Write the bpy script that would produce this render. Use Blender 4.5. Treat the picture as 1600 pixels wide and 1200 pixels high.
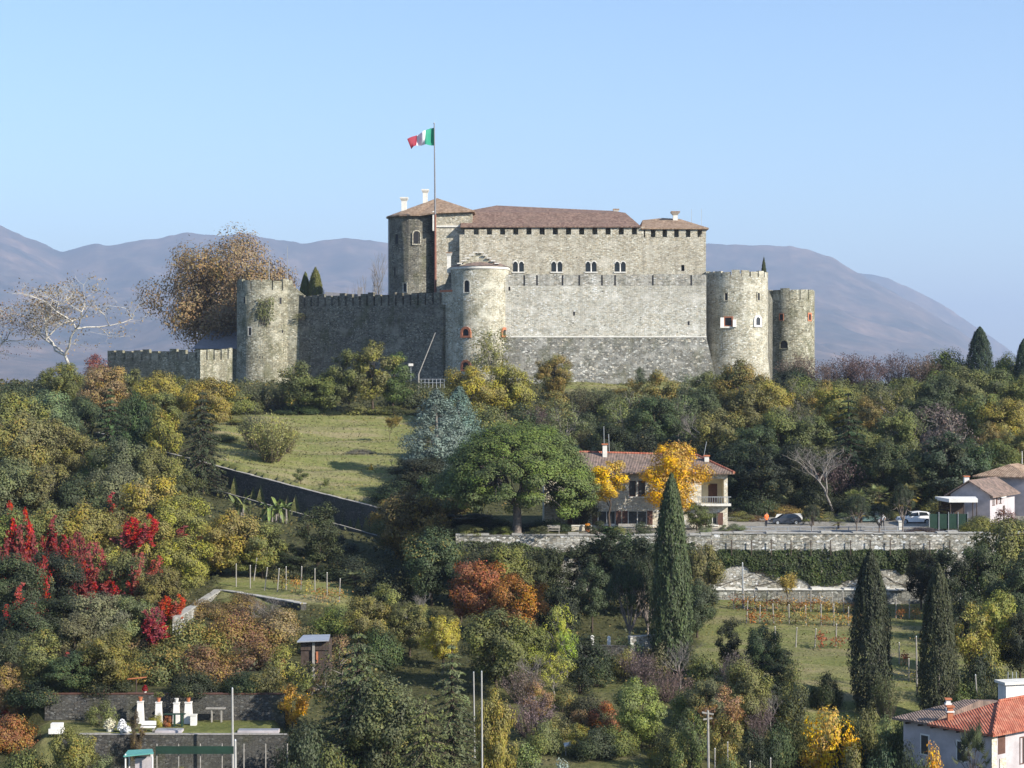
import bpy, math, random
import numpy as np
from mathutils import Vector, Matrix

for o in list(bpy.data.objects): bpy.data.objects.remove(o)
SC = bpy.context.scene
COL = SC.collection
R = math.radians

# ------------------------------------------------------------------ camera
F, CZ = 2986.0, 60.0            # focal length in photo pixels (1600 wide), eye height
cam = bpy.data.cameras.new('camera'); camo = bpy.data.objects.new('camera', cam); COL.objects.link(camo)
cam.sensor_width = 36.0; cam.lens = 36.0 * F / 1600.0
cam.clip_start = 1.0; cam.clip_end = 60000.0
camo.location = (0, 0, CZ); camo.rotation_euler = (R(90), 0, 0)
SC.camera = camo

# ------------------------------------------------------------------ sky, sun, exposure
SUN_EL, SUN_AZ = 29.0, 55.0      # azimuth measured to the right of the direction back to the camera
sx, sy, sz = math.cos(R(SUN_EL)) * math.sin(R(SUN_AZ)), -math.cos(R(SUN_EL)) * math.cos(R(SUN_AZ)), math.sin(R(SUN_EL))
world = bpy.data.worlds.new('World'); SC.world = world; world.use_nodes = True
wt = world.node_tree; wt.nodes.clear()
sky = wt.nodes.new('ShaderNodeTexSky'); sky.sky_type = 'NISHITA'; sky.sun_disc = False
sky.sun_elevation = R(SUN_EL); sky.sun_rotation = math.atan2(sx, sy)
sky.altitude = 100; sky.air_density = 1.0; sky.dust_density = 0.35; sky.ozone_density = 4.0
bg = wt.nodes.new('ShaderNodeBackground'); bg.inputs['Strength'].default_value = 0.108
wo = wt.nodes.new('ShaderNodeOutputWorld')
wt.links.new(sky.outputs[0], bg.inputs[0]); wt.links.new(bg.outputs[0], wo.inputs[0])
sun = bpy.data.lights.new('sun', 'SUN'); sun.energy = 5.0; sun.angle = R(0.53); sun.color = (1.0, 0.93, 0.82)
suno = bpy.data.objects.new('sun', sun); COL.objects.link(suno)
suno.location = (200, 0, 250)
suno.rotation_euler = Vector((sx, sy, sz)).to_track_quat('Z', 'Y').to_euler()
SC.view_settings.view_transform = 'Standard'; SC.view_settings.look = 'None'
SC.view_settings.exposure = 0.95; SC.view_settings.gamma = 1.0; SC.view_settings.use_curve_mapping = False
SC.render.engine = 'CYCLES'
cy = SC.cycles
cy.max_bounces = 5; cy.diffuse_bounces = 2; cy.glossy_bounces = 2; cy.transmission_bounces = 3; cy.transparent_max_bounces = 6
cy.volume_bounces = 0; cy.caustics_reflective = False; cy.caustics_refractive = False
cy.use_denoising = True
SC.render.film_transparent = False

# ------------------------------------------------------------------ helpers
def X(px, d): return (px - 800.0) / F * d
def Z(py, d): return CZ + (600.0 - py) / F * d
def P(px, py, d): return Vector((X(px, d), d, Z(py, d)))
def S(n, d): return n * d / F      # photo pixels -> metres at distance d

ORG = {}
def tag(o, label=None, cat=None, group=None, kind=None):
    if label: o['label'] = label
    if cat: o['category'] = cat
    if group: o['group'] = group
    if kind: o['kind'] = kind
    return o
def empty(name, loc, label=None, cat=None, group=None, rz=0.0):
    o = bpy.data.objects.new(name, None); COL.objects.link(o)
    o.location = loc; o.rotation_euler = (0, 0, rz); o.empty_display_size = 0.5
    ORG[o.name] = Vector(loc)
    return tag(o, label, cat, group, 'thing')

class MB:
    """collects shapes; build() links them as ONE mesh object"""
    def __init__(s): s.v = []; s.f = []; s.m = []
    def add(s, vs, fs, m=0):
        n = len(s.v); s.v += [tuple(v) for v in vs]
        for f in fs: s.f.append(tuple(i + n for i in f)); s.m.append(m)
        return s
    def box(s, x0, x1, y0, y1, z0, z1, m=0):
        return s.add([(x0,y0,z0),(x1,y0,z0),(x1,y1,z0),(x0,y1,z0),(x0,y0,z1),(x1,y0,z1),(x1,y1,z1),(x0,y1,z1)],
              [(0,3,2,1),(4,5,6,7),(0,1,5,4),(1,2,6,5),(2,3,7,6),(3,0,4,7)], m)
    def prism(s, pts, z0, z1, m=0, top=None):
        """pts counter-clockwise (x,y); z0/z1 numbers or per-point lists; top = other outline at the top"""
        n = len(pts); t = top or pts
        za = z0 if hasattr(z0, '__len__') else [z0]*n; zb = z1 if hasattr(z1, '__len__') else [z1]*n
        vs = [(p[0],p[1],za[i]) for i,p in enumerate(pts)] + [(p[0],p[1],zb[i]) for i,p in enumerate(t)]
        fs = [(i,(i+1)%n,(i+1)%n+n,i+n) for i in range(n)] + [tuple(range(n-1,-1,-1)), tuple(range(n,2*n))]
        return s.add(vs, fs, m)
    def obar(s, a, b, w, h, m=0):
        """square bar from a to b, w wide and h deep"""
        a = Vector(a); b = Vector(b); d = (b-a).normalized()
        up = Vector((0,0,1)) if abs(d.z) < .95 else Vector((0,1,0))
        r = d.cross(up).normalized()*w/2; u = r.cross(d).normalized()*h/2
        vs = [a-r-u,a+r-u,a+r+u,a-r+u,b-r-u,b+r-u,b+r+u,b-r+u]
        return s.add(vs, [(0,3,2,1),(4,5,6,7),(0,1,5,4),(1,2,6,5),(2,3,7,6),(3,0,4,7)], m)
    def tube(s, pts, rad, n=8, m=0, cap=True):
        pts = [Vector(p) for p in pts]
        rad = rad if hasattr(rad, '__len__') else [rad]*len(pts)
        vs = []; fs = []
        for i, p in enumerate(pts):
            d = (pts[min(i+1,len(pts)-1)] - pts[max(i-1,0)]).normalized()
            up = Vector((0,1,0)) if abs(d.z) > .9 else Vector((0,0,1))
            a = d.cross(up).normalized(); b = d.cross(a).normalized()
            for k in range(n):
                t = 2*math.pi*k/n; vs.append(p + a*math.cos(t)*rad[i] + b*math.sin(t)*rad[i])
        for i in range(len(pts)-1):
            for k in range(n): fs.append((i*n+k, i*n+(k+1)%n, (i+1)*n+(k+1)%n, (i+1)*n+k))
        if cap: fs.append(tuple(range(n-1,-1,-1))); fs.append(tuple((len(pts)-1)*n+k for k in range(n)))
        return s.add(vs, fs, m)
    def lathe(s, cx, cy_, prof, n=32, m=0, a0=0.0, cap=True):
        """prof: list of (radius, z), from bottom to top"""
        vs = []; fs = []
        for r, z in prof:
            for k in range(n):
                t = a0 + 2*math.pi*k/n; vs.append((cx + r*math.cos(t), cy_ + r*math.sin(t), z))
        for i in range(len(prof)-1):
            for k in range(n): fs.append((i*n+k, i*n+(k+1)%n, (i+1)*n+(k+1)%n, (i+1)*n+k))
        if cap: fs.append(tuple(range(n-1,-1,-1))); fs.append(tuple((len(prof)-1)*n+k for k in range(n)))
        return s.add(vs, fs, m)
    def sector(s, cx, cy_, r0, r1, a0, a1, z0, z1, n=3, m=0):
        """a piece of a ring wall"""
        pts = [(cx+r1*math.cos(a0+(a1-a0)*i/n), cy_+r1*math.sin(a0+(a1-a0)*i/n)) for i in range(n+1)]
        pts += [(cx+r0*math.cos(a1-(a1-a0)*i/n), cy_+r0*math.sin(a1-(a1-a0)*i/n)) for i in range(n+1)]
        return s.prism(pts, z0, z1, m)
    def ball(s, c, r, n=8, m=0, rz=None, jit=0.0, rng=None):
        rz = rz or r; vs = []; fs = []; k2 = n//2
        for i in range(k2+1):
            t = math.pi*i/k2
            for k in range(n):
                p = 2*math.pi*k/n; j = 1 + (rng.uniform(-jit, jit) if rng else 0)
                vs.append((c[0]+r*math.sin(t)*math.cos(p)*j, c[1]+r*math.sin(t)*math.sin(p)*j, c[2]-rz*math.cos(t)*j))
        for i in range(k2):
            for k in range(n): fs.append((i*n+k, i*n+(k+1)%n, (i+1)*n+(k+1)%n, (i+1)*n+k))
        return s.add(vs, fs, m)
    def build(s, name, mat, parent=None, local=False, smooth=False):
        o0 = Vector((0,0,0)) if (local or parent is None) else ORG.get(parent.name, Vector((0,0,0)))
        me = bpy.data.meshes.new(name)
        me.from_pydata([(v[0]-o0.x, v[1]-o0.y, v[2]-o0.z) for v in s.v], [], s.f)
        mats = mat if isinstance(mat, (list, tuple)) else [mat]
        for m_ in mats: me.materials.append(m_)
        if len(mats) > 1: me.polygons.foreach_set('material_index', s.m)
        if smooth: me.polygons.foreach_set('use_smooth', [True]*len(me.polygons))
        me.update()
        o = bpy.data.objects.new(name, me); COL.objects.link(o)
        if parent is not None: o.parent = parent
        ORG[o.name] = o0
        return o

# ------------------------------------------------------------------ materials
def N(t, typ, ins=None, **props):
    n = t.nodes.new(typ)
    for k, v in props.items(): setattr(n, k, v)
    for k, v in (ins or {}).items():
        sock = n.inputs[k]
        if isinstance(v, bpy.types.NodeSocket): t.links.new(v, sock)
        elif isinstance(v, bpy.types.Node): t.links.new(v.outputs[0], sock)
        else: sock.default_value = v
    return n
def newmat(name):
    m = bpy.data.materials.new(name); m.use_nodes = True; t = m.node_tree; t.nodes.clear()
    out = t.nodes.new('ShaderNodeOutputMaterial'); return m, t, out
def c4(c): return (c[0], c[1], c[2], 1.0)
def ramp(t, fac, stops, interp='LINEAR'):
    r = N(t, 'ShaderNodeValToRGB', {'Fac': fac}); cr = r.color_ramp; cr.interpolation = interp
    while len(cr.elements) < len(stops): cr.elements.new(0.5)
    for e, (p, c) in zip(cr.elements, stops):
        e.position = p; e.color = c4(c) if hasattr(c, '__len__') else (c, c, c, 1)
    return r
def mix(t, fac, a, b, mode='MIX'):
    n = t.nodes.new('ShaderNodeMix'); n.data_type = 'RGBA'; n.blend_type = mode
    for idx, v in ((0, fac), (6, a), (7, b)):
        s = n.inputs[idx]
        if isinstance(v, bpy.types.Node): v = v.outputs[0]
        if isinstance(v, bpy.types.NodeSocket): t.links.new(v, s)
        else: s.default_value = c4(v) if hasattr(v, '__len__') and len(v) == 3 else v
    return n.outputs[2]
def math_(t, op, a, b=0.5, clamp=False):
    n = t.nodes.new('ShaderNodeMath'); n.operation = op; n.use_clamp = clamp
    for i, v in enumerate((a, b)):
        if isinstance(v, bpy.types.Node): v = v.outputs[0]
        if isinstance(v, bpy.types.NodeSocket): t.links.new(v, n.inputs[i])
        else: n.inputs[i].default_value = v
    return n.outputs[0]
def coords(t, scale=(1,1,1)):
    tc = t.nodes.new('ShaderNodeTexCoord')
    return N(t, 'ShaderNodeMapping', {'Vector': tc.outputs['Object'], 'Scale': scale}).outputs[0]

def mat_plain(name, col, rough=0.8, var=0.25, scale=3.0, spec=0.3, metal=0.0, bump=0.0):
    m, t, out = newmat(name)
    nz = N(t, 'ShaderNodeTexNoise', {'Vector': coords(t), 'Scale': scale, 'Detail': 6.0, 'Roughness': .65})
    rp = ramp(t, nz, [(.3, [x*(1-var) for x in col]), (.7, [min(1, x*(1+var*.6)) for x in col])])
    b = N(t, 'ShaderNodeBsdfPrincipled', {'Base Color': rp, 'Roughness': rough, 'Specular IOR Level': spec, 'Metallic': metal})
    if bump:
        bp = N(t, 'ShaderNodeBump', {'Height': nz.outputs[0], 'Strength': bump, 'Distance': .05}); t.links.new(bp.outputs[0], b.inputs['Normal'])
    t.links.new(b.outputs[0], out.inputs[0]); return m

def mat_stone(name, dark, mid, light, size=0.45, flat=2.0, contrast=1.0, stain=(.10,.10,.085), stain_amt=.55, moss=0.0, bump=.6, streak=.35):
    """rubble masonry in rough courses: single stones of different tone, recessed joints, stains and moss"""
    m, t, out = newmat(name)
    v = coords(t, (1/size, 1/size, flat/size))
    wob = N(t, 'ShaderNodeTexNoise', {'Vector': v, 'Scale': .35, 'Detail': 3.0})
    vv = N(t, 'ShaderNodeVectorMath', {0: v}, operation='ADD')
    wv = N(t, 'ShaderNodeVectorMath', {0: wob.outputs[1], 1: (.9,.9,.9)}, operation='MULTIPLY'); t.links.new(wv.outputs[0], vv.inputs[1])
    vo = N(t, 'ShaderNodeTexVoronoi', {'Vector': vv.outputs[0], 'Scale': 1.0, 'Randomness': .85})
    ve = N(t, 'ShaderNodeTexVoronoi', {'Vector': vv.outputs[0], 'Scale': 1.0, 'Randomness': .85}, feature='DISTANCE_TO_EDGE')
    sep = N(t, 'ShaderNodeSeparateColor', {'Color': vo.outputs['Color']})
    c = .5*contrast
    stone = ramp(t, sep.outputs[0], [(.0, [x*(1-.35*contrast) for x in dark]), (.18, dark), (.45, mid), (.80, mid), (.90, light), (1.0, [min(.8, x*(1+.35*contrast)) for x in light])])
    tint = ramp(t, sep.outputs[1], [(.0, (1.0,.93,.82)), (.5, (1,1,1)), (1.0, (.95,1.0,1.03))])
    col = mix(t, 1.0, stone, tint, 'MULTIPLY')
    joint = ramp(t, ve.outputs['Distance'], [(.015, 0.0), (.085, 1.0)])
    col = mix(t, joint, [x*.78 for x in dark], col)
    o = coords(t)
    big = N(t, 'ShaderNodeTexNoise', {'Vector': o, 'Scale': .16, 'Detail': 5.0, 'Roughness': .6})
    st = ramp(t, big, [(.42, 0.0), (.68, stain_amt)])
    col = mix(t, st, col, stain)
    sk = N(t, 'ShaderNodeTexNoise', {'Vector': coords(t, (1.1, 1.1, .09)), 'Scale': 1.0, 'Detail': 4.0})
    skr = ramp(t, sk, [(.50, 0.0), (.72, streak)])
    col = mix(t, skr, col, [x*.8 for x in stain])
    pale = N(t, 'ShaderNodeTexNoise', {'Vector': coords(t, (.35,.35,.55)), 'Scale': 1.0, 'Detail': 5.0})
    col = mix(t, ramp(t, pale, [(.52, 0.0), (.70, .55)]), col, light)
    pit = N(t, 'ShaderNodeTexVoronoi', {'Vector': coords(t, (1,1,1.25)), 'Scale': .55, 'Randomness': 1.0})
    col = mix(t, ramp(t, pit.outputs['Distance'], [(.07, .85), (.12, 0.0)]), col, [x*.35 for x in dark])
    fine = N(t, 'ShaderNodeTexNoise', {'Vector': o, 'Scale': 5.0, 'Detail': 4.0})
    col = mix(t, .35, col, ramp(t, fine, [(.3, .35), (.7, 1.0)]), 'MULTIPLY')
    if moss:
        mo = N(t, 'ShaderNodeTexNoise', {'Vector': coords(t, (.5,.5,.3)), 'Scale': 1.0, 'Detail': 6.0})
        col = mix(t, ramp(t, mo, [(.52, 0.0), (.66, moss)]), col, (.07,.075,.025))
    b = N(t, 'ShaderNodeBsdfPrincipled', {'Base Color': col, 'Roughness': .9, 'Specular IOR Level': .15})
    hgt = math_(t, 'ADD', math_(t, 'MULTIPLY', joint, .7), math_(t, 'MULTIPLY', sep.outputs[2], .6))
    bp = N(t, 'ShaderNodeBump', {'Height': hgt, 'Strength': bump, 'Distance': .12})
    t.links.new(bp.outputs[0], b.inputs['Normal'])
    t.links.new(b.outputs[0], out.inputs[0]); return m

def mat_tiles(name, a, b_, c, ang=0.0, pitch=.28, lichen=.35):
    """rows of half-round clay tiles: ribs down the slope, per-tile tone, lichen"""
    m, t, out = newmat(name)
    tc = t.nodes.new('ShaderNodeTexCoord')
    mp = N(t, 'ShaderNodeMapping', {'Vector': tc.outputs['Object'], 'Rotation': (0,0,ang), 'Scale': (1/pitch, 1/.45, 1/.45)})
    vo = N(t, 'ShaderNodeTexVoronoi', {'Vector': mp.outputs[0], 'Scale': .8, 'Randomness': .55})
    sep = N(t, 'ShaderNodeSeparateColor', {'Color': vo.outputs['Color']})
    col = ramp(t, sep.outputs[0], [(0, a), (.5, b_), (1, c)])
    wv = N(t, 'ShaderNodeTexWave', {'Vector': mp.outputs[0], 'Scale': .5, 'Distortion': .8, 'Detail': 1.0}, wave_type='BANDS', bands_direction='X')
    nz = N(t, 'ShaderNodeTexNoise', {'Vector': coords(t), 'Scale': .55, 'Detail': 7.0, 'Roughness': .7})
    col = mix(t, ramp(t, nz, [(.45, 0.0), (.7, lichen)]), col, (.12,.105,.08))
    n2 = N(t, 'ShaderNodeTexNoise', {'Vector': coords(t), 'Scale': 2.6, 'Detail': 4.0})
    col = mix(t, .5, col, ramp(t, n2, [(.3, .55), (.7, 1.15)]), 'MULTIPLY')
    b = N(t, 'ShaderNodeBsdfPrincipled', {'Base Color': col, 'Roughness': .85, 'Specular IOR Level': .2})
    bp = N(t, 'ShaderNodeBump', {'Height': wv.outputs[0], 'Strength': .7, 'Distance': .08}); t.links.new(bp.outputs[0], b.inputs['Normal'])
    t.links.new(b.outputs[0], out.inputs[0]); return m

def mat_leaf(name, tint=(.21,.155,.055), trans=.22, var=.36):
    """leaves: colour of the tree (object colour), spread leaf by leaf and clump by clump; alpha = share of turned leaves"""
    m, t, out = newmat(name)
    oi = t.nodes.new('ShaderNodeObjectInfo')
    at = N(t, 'ShaderNodeAttribute', attribute_name='lc')
    sep = N(t, 'ShaderNodeSeparateColor', {'Color': at.outputs['Color']})
    turned = math_(t, 'ADD', math_(t, 'MULTIPLY', sep.outputs[0], .45), math_(t, 'MULTIPLY', sep.outputs[1], .75))
    th = math_(t, 'SUBTRACT', 1.2, math_(t, 'MULTIPLY', oi.outputs['Alpha'], 1.2))
    f = math_(t, 'MULTIPLY', math_(t, 'SUBTRACT', turned, th), 3.0, True)
    col = mix(t, f, oi.outputs['Color'], tint)
    val = math_(t, 'ADD', math_(t, 'MULTIPLY', sep.outputs[0], var), math_(t, 'MULTIPLY', sep.outputs[1], .55))
    val = math_(t, 'ADD', val, 1.0 - var/2 - .275)
    hs = N(t, 'ShaderNodeHueSaturation', {'Color': col, 'Value': val, 'Hue': math_(t, 'ADD', .478, math_(t, 'MULTIPLY', sep.outputs[2], .044)),
           'Saturation': math_(t, 'ADD', .85, math_(t, 'MULTIPLY', sep.outputs[1], .3))})
    b = N(t, 'ShaderNodeBsdfPrincipled', {'Base Color': hs, 'Roughness': .6, 'Specular IOR Level': .25})
    tr = N(t, 'ShaderNodeBsdfTranslucent', {'Color': hs})
    ms = N(t, 'ShaderNodeMixShader', {0: trans, 1: b.outputs[0], 2: tr.outputs[0]})
    t.links.new(ms.outputs[0], out.inputs[0]); return m

M = {}
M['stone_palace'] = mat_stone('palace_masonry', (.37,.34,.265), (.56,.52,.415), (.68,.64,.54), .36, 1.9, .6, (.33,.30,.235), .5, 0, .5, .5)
M['stone_wall'] = mat_stone('curtain_masonry', (.43,.415,.355), (.62,.60,.525), (.77,.75,.68), .38, 2.0, .7, (.37,.355,.30), .6, .12, .5, .5)
M['stone_weathered'] = mat_stone('weathered_masonry', (.31,.30,.262), (.49,.475,.42), (.68,.66,.60), .42, 2.0, .9, (.24,.23,.20), .6, .2, .6, .6)
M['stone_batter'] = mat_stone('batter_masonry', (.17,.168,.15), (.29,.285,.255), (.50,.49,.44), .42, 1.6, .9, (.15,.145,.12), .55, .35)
M['stone_tower'] = mat_stone('tower_masonry', (.38,.36,.28), (.59,.56,.45), (.76,.73,.61), .38, 2.1, .7, (.28,.26,.20), .5, .3, .5, .5)
M['stone_mossy'] = mat_stone('mossy_masonry', (.23,.22,.165), (.39,.375,.285), (.57,.55,.445), .38, 2.0, .75, (.18,.17,.12), .55, .5, .5, .5)
M['stone_shade'] = mat_stone('shaded_wall_masonry', (.14,.135,.11), (.24,.23,.19), (.35,.335,.275), .38, 2.0, .8, (.11,.10,.085), .55, .45)  # darker copy of the castle stone: shade put into the colour
M['stone_white'] = mat_stone('rubble_masonry', (.24,.23,.20), (.42,.405,.36), (.68,.66,.60), .34, 1.8, 1.2, (.20,.19,.15), .4, .35)
M['stone_garden'] = mat_stone('garden_wall_masonry', (.06,.058,.056), (.095,.09,.084), (.15,.145,.135), .22, 2.0, .8, (.10,.10,.085), .5, .3)  # darkened stone: tree shade on the garden walls put into the colour
M['brick'] = mat_plain('brick_red', (.45,.17,.09), .85, .35, 2.5)
M['limestone'] = mat_plain('dressed_limestone', (.66,.64,.58), .75, .2, 2.0)
M['white'] = mat_plain('white_plaster', (.72,.70,.66), .85, .22, .9)
M['cream'] = mat_plain('cream_plaster', (.70,.63,.47), .85, .15, 1.2)
M['dark'] = mat_plain('dark_opening', (.018,.018,.02), .6, .3, 2.0)
M['glass'] = mat_plain('window_glass', (.05,.055,.06), .15, .3, 1.0, .5)
M['coping'] = mat_plain('coping_stone_grey', (.36,.35,.32), .85, .3, 1.5)
M['wood_dark'] = mat_plain('dark_wood', (.07,.05,.04), .75, .4, 3.0)
M['wood_grey'] = mat_plain('weathered_wood', (.30,.28,.25), .85, .3, 4.0)
M['shutter'] = mat_plain('brown_shutter', (.11,.055,.04), .7, .3, 3.0)
M['metal'] = mat_plain('grey_metal', (.32,.34,.36), .5, .2, 3.0, .5, .3)
M['metal_rust'] = mat_plain('rust_painted_metal', (.22,.09,.06), .6, .3, 2.0)
M['pole'] = mat_plain('flagpole_paint', (.20,.20,.21), .5, .2, 2.0)
M['terracotta'] = mat_plain('terracotta', (.42,.15,.07), .85, .25, 3.0)
M['tiles_brown'] = mat_tiles('brown_clay_tiles', (.165,.10,.078), (.235,.155,.12), (.31,.205,.155))
M['tiles_tan'] = mat_tiles('tan_clay_tiles', (.26,.17,.11), (.36,.25,.17), (.46,.33,.23))
M['tiles_red'] = mat_tiles('red_clay_tiles', (.30,.09,.055), (.40,.13,.08), (.46,.19,.12), lichen=.25)
M['tiles_old'] = mat_tiles('old_clay_tiles', (.16,.12,.10), (.23,.17,.14), (.30,.21,.17), lichen=.5)
M['slate'] = mat_plain('slate_grey', (.22,.22,.24), .7, .2, 2.0)
M['bark'] = mat_plain('bark_brown', (.085,.065,.05), .9, .45, 5.0, .1, 0, .5)
M['bark_pale'] = mat_plain('bark_pale', (.50,.47,.41), .85, .4, 2.0, .1, 0, .4)
M['bark_grey'] = mat_plain('bark_grey', (.22,.20,.18), .9, .4, 4.0, .1, 0, .4)
M['bark_pine'] = mat_plain('bark_pine', (.20,.17,.15), .9, .5, 3.0, .1, 0, .5)
M['twig'] = mat_plain('twig_brown', (.13,.095,.085), .9, .4, 4.0, .1)
M['leaf'] = mat_leaf('foliage_leaf')
M['leaf_red'] = mat_leaf('foliage_red_turning', (.42,.03,.025))
M['needle'] = mat_leaf('foliage_needle', (.16,.13,.04), .15, .5)
# ------------------------------------------------------------------ the land
def hashnoise(x, y, s, seed=0):
    """smooth value noise, numpy"""
    x = np.asarray(x, float)/s + seed*17.3; y = np.asarray(y, float)/s + seed*9.7
    xi = np.floor(x); yi = np.floor(y); fx = x-xi; fy = y-yi
    fx = fx*fx*(3-2*fx); fy = fy*fy*(3-2*fy)
    def h(a, b): v = np.sin(a*127.1 + b*311.7 + seed*74.7)*43758.5453; return v - np.floor(v)
    return (h(xi,yi)*(1-fx)+h(xi+1,yi)*fx)*(1-fy) + (h(xi,yi+1)*(1-fx)+h(xi+1,yi+1)*fx)*fy

UP = {-200: [(330,59),(350,60.5)], 100: [(290,53.5),(335,59.5),(350,60.5)], 220: [(268,51.3),(303,55.5),(335,59.5),(345,60.3)],
      480: [(249,46.1),(303,54.4),(330,58),(345,60)], 600: [(240,44.3),(303,54.4),(330,57.5),(345,60)],
      722: [(203,43.9),(228,44),(270,49.5),(303,54.2),(330,57.6),(345,60)], 1000: [(203,43.9),(232,44.1),(270,50),(300,54.5),(330,58.3),(345,60.3)],
      1300: [(203,43.9),(232,44.1),(270,50.5),(300,54.8),(330,58.5),(345,60.3)], 1600: [(203,43.6),(230,44.5),(270,51.5),(300,55.5),(330,58.5),(345,60)]}
LO = {-200: [(60,24),(100,29),(125,33.5),(140,35.5),(165,38),(190,41),(225,45.5),(270,51),(330,58.4)],
      0: [(60,24),(100,29),(125,33.5),(140,35.5),(165,38),(190,40.5),(225,45),(270,50.5),(320,57)],
      220: [(60,24),(100,28),(130.5,33.4),(140,37.6),(165,37.0),(182,37.6),(194,38.2),(198,39.2),(225,43.5),(268,47.9)],
      400: [(60,24),(100,28),(130.5,33.2),(140,37.0),(165,36.8),(178,37.2),(190,38.9),(215,40.8),(255,44.2)],
      480: [(60,24),(100,28),(125,32),(140,34.6),(165,36.8),(190,38.9),(215,40.8),(249,42.7)],
      600: [(60,24),(100,28),(130,32.3),(150,34.5),(175,37),(200,39),(240,40.7)],
      722: [(60,24),(100,28),(130,32.3),(150,34.5),(175,36.8),(203,39)], 1000: [(60,24),(100,28),(130,32.5),(150,34.3),(170,35.8),(203,37.5)],
      1300: [(60,23),(100,26),(135,30.0),(143,31.2),(160,34.6),(203,37)], 1600: [(60,22),(100,24),(135,29.3),(150,32),(160,34),(203,37.2)]}
YWALL = ([-200,100,220,600,712,722,3000], [330,290,268,240,222,203,203])
FAR = [(345,60),(430,60),(500,50),(700,22),(1000,6),(2500,0),(60000,0)]
NEAR = [(-60000,10),(-400,18),(0,22),(60,24)]
def cols(tab, u, y):
    ks = sorted(tab); u = np.clip(u, ks[0], ks[-1]); zz = np.stack([np.interp(y, [p[0] for p in tab[k]], [p[1] for p in tab[k]]) for k in ks])
    j = np.clip(np.searchsorted(ks, u) - 1, 0, len(ks)-2); ka = np.array(ks, float)
    t = (u - ka[j])/(ka[j+1]-ka[j]); i = np.arange(len(u))
    return zz[j, i]*(1-t) + zz[j+1, i]*t
def ground(x, y):
    x = np.atleast_1d(np.asarray(x, float)); y = np.atleast_1d(np.asarray(y, float))
    yy = np.clip(y, 60, 345); u = 800 + x/np.maximum(y, 60)*F
    zu = cols(UP, u, yy); zl = cols(LO, u, yy)
    yw = np.interp(u, *YWALL); z = np.where(y > yw, zu, zl)
    # kitchen-garden terraces low on the left
    g = np.clip((u-40)/30, 0, 1)*np.clip((455-u)/25, 0, 1)
    tz = np.where(y > 137.2, np.maximum(37.6, zl), np.where(y > 131.2, 35.9, np.where(y > 110, 33.3, zl)))
    z = np.where((y > 112) & (y < 150) & (u < 600), z*(1-g) + tz*g, z)
    # small banks across the meadow
    lawn = np.clip((u-330)/60, 0, 1)*np.clip((690-u)/40, 0, 1)*((y > yw+2) & (y < 306))
    ph = (y - .12*x + 1.5*hashnoise(x, y, 14, 3))/11.0
    z = z + lawn*0.9*(np.abs((ph % 1) - .5)*2 - .5)
    z = np.where(y > 345, np.interp(y, [p[0] for p in FAR], [p[1] for p in FAR]), z)
    z = np.where(y < 60, np.interp(y, [p[0] for p in NEAR], [p[1] for p in NEAR]), z)
    side = np.clip((np.abs(x) - 150)/350, 0, 1); side = side*side*(3-2*side)
    z = z*(1-side) + np.minimum(z, 8 + .25*z)*side
    flat = (((y > yw) & (y < 232) & (u > 700)) | ((y > 108) & (y < 150) & (u > 40) & (u < 455)))
    z = z + np.where(flat | (y > 1500), 0, (hashnoise(x, y, 7, 1)-.5)*.5 + (hashnoise(x, y, 2.3, 2)-.5)*.16)
    return z
def gz(x, y): return float(ground(x, y)[0])

def axis(lo, hi, step, far, grow=1.18):
    a = list(np.arange(lo, hi+.01, step)); s = step; p = hi
    while p < far[1]: s *= grow; p += s; a.append(p)
    s = step; p = lo; pre = []
    while p > far[0]: s *= grow; p -= s; pre.append(p)
    return np.array(pre[::-1] + a)
xs = axis(-125, 125, 1.0, (-17000, 17000)); ys = axis(100, 400, 1.0, (-6000, 24000))
gx, gy = np.meshgrid(xs, ys); nx, ny = len(xs), len(ys)
zz = ground(gx.ravel(), gy.ravel())
me = bpy.data.meshes.new('ground')
me.vertices.add(nx*ny); me.vertices.foreach_set('co', np.stack([gx.ravel(), gy.ravel(), zz], 1).ravel())
idx = np.arange(nx*ny).reshape(ny, nx)
quads = np.stack([idx[:-1,:-1], idx[:-1,1:], idx[1:,1:], idx[1:,:-1]], -1).reshape(-1, 4)
me.loops.add(quads.size); me.loops.foreach_set('vertex_index', quads.ravel())
me.polygons.add(len(quads)); me.polygons.foreach_set('loop_start', np.arange(0, quads.size, 4)); me.polygons.foreach_set('loop_total', np.full(len(quads), 4))
me.polygons.foreach_set('use_smooth', np.ones(len(quads), bool))
# what grows where: r = mown grass, g = gravel and earth
uu = 800 + gx.ravel()/np.maximum(gy.ravel(), 60)*F; yv = gy.ravel(); yw = np.interp(uu, *YWALL)
grass = np.zeros(nx*ny); earth = np.zeros(nx*ny)
grass = np.maximum(grass, ((uu > 335) & (uu < 700) & (yv > yw) & (yv < 307)).astype(float))
grass = np.maximum(grass, ((uu > 870) & (uu < 1110) & (yv > 334)).astype(float))
grass = np.maximum(grass, ((uu > 1090) & (uu < 1600) & (yv < 202) & (yv > 150)).astype(float)*.85)
grass = np.maximum(grass, ((uu > 780) & (uu < 1090) & (yv < 160) & (yv > 128)).astype(float)*.35)
grass = np.maximum(grass, ((uu > 345) & (uu < 560) & (yv > 186) & (yv < 205)).astype(float))
grass = np.maximum(grass, ((uu > 60) & (uu < 450) & (yv > 128) & (yv < 137)).astype(float)*.7)
grass = np.maximum(grass, ((uu > 890) & (uu < 980) & (yv > 262) & (yv < 285)).astype(float))
earth = np.maximum(earth, ((uu > 905) & (yv > 203) & (yv < 229)).astype(float))  # no gravel under the pine: its shade put into the darker ground colour
ca = me.color_attributes.new('cover', 'FLOAT_COLOR', 'POINT')
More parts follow.
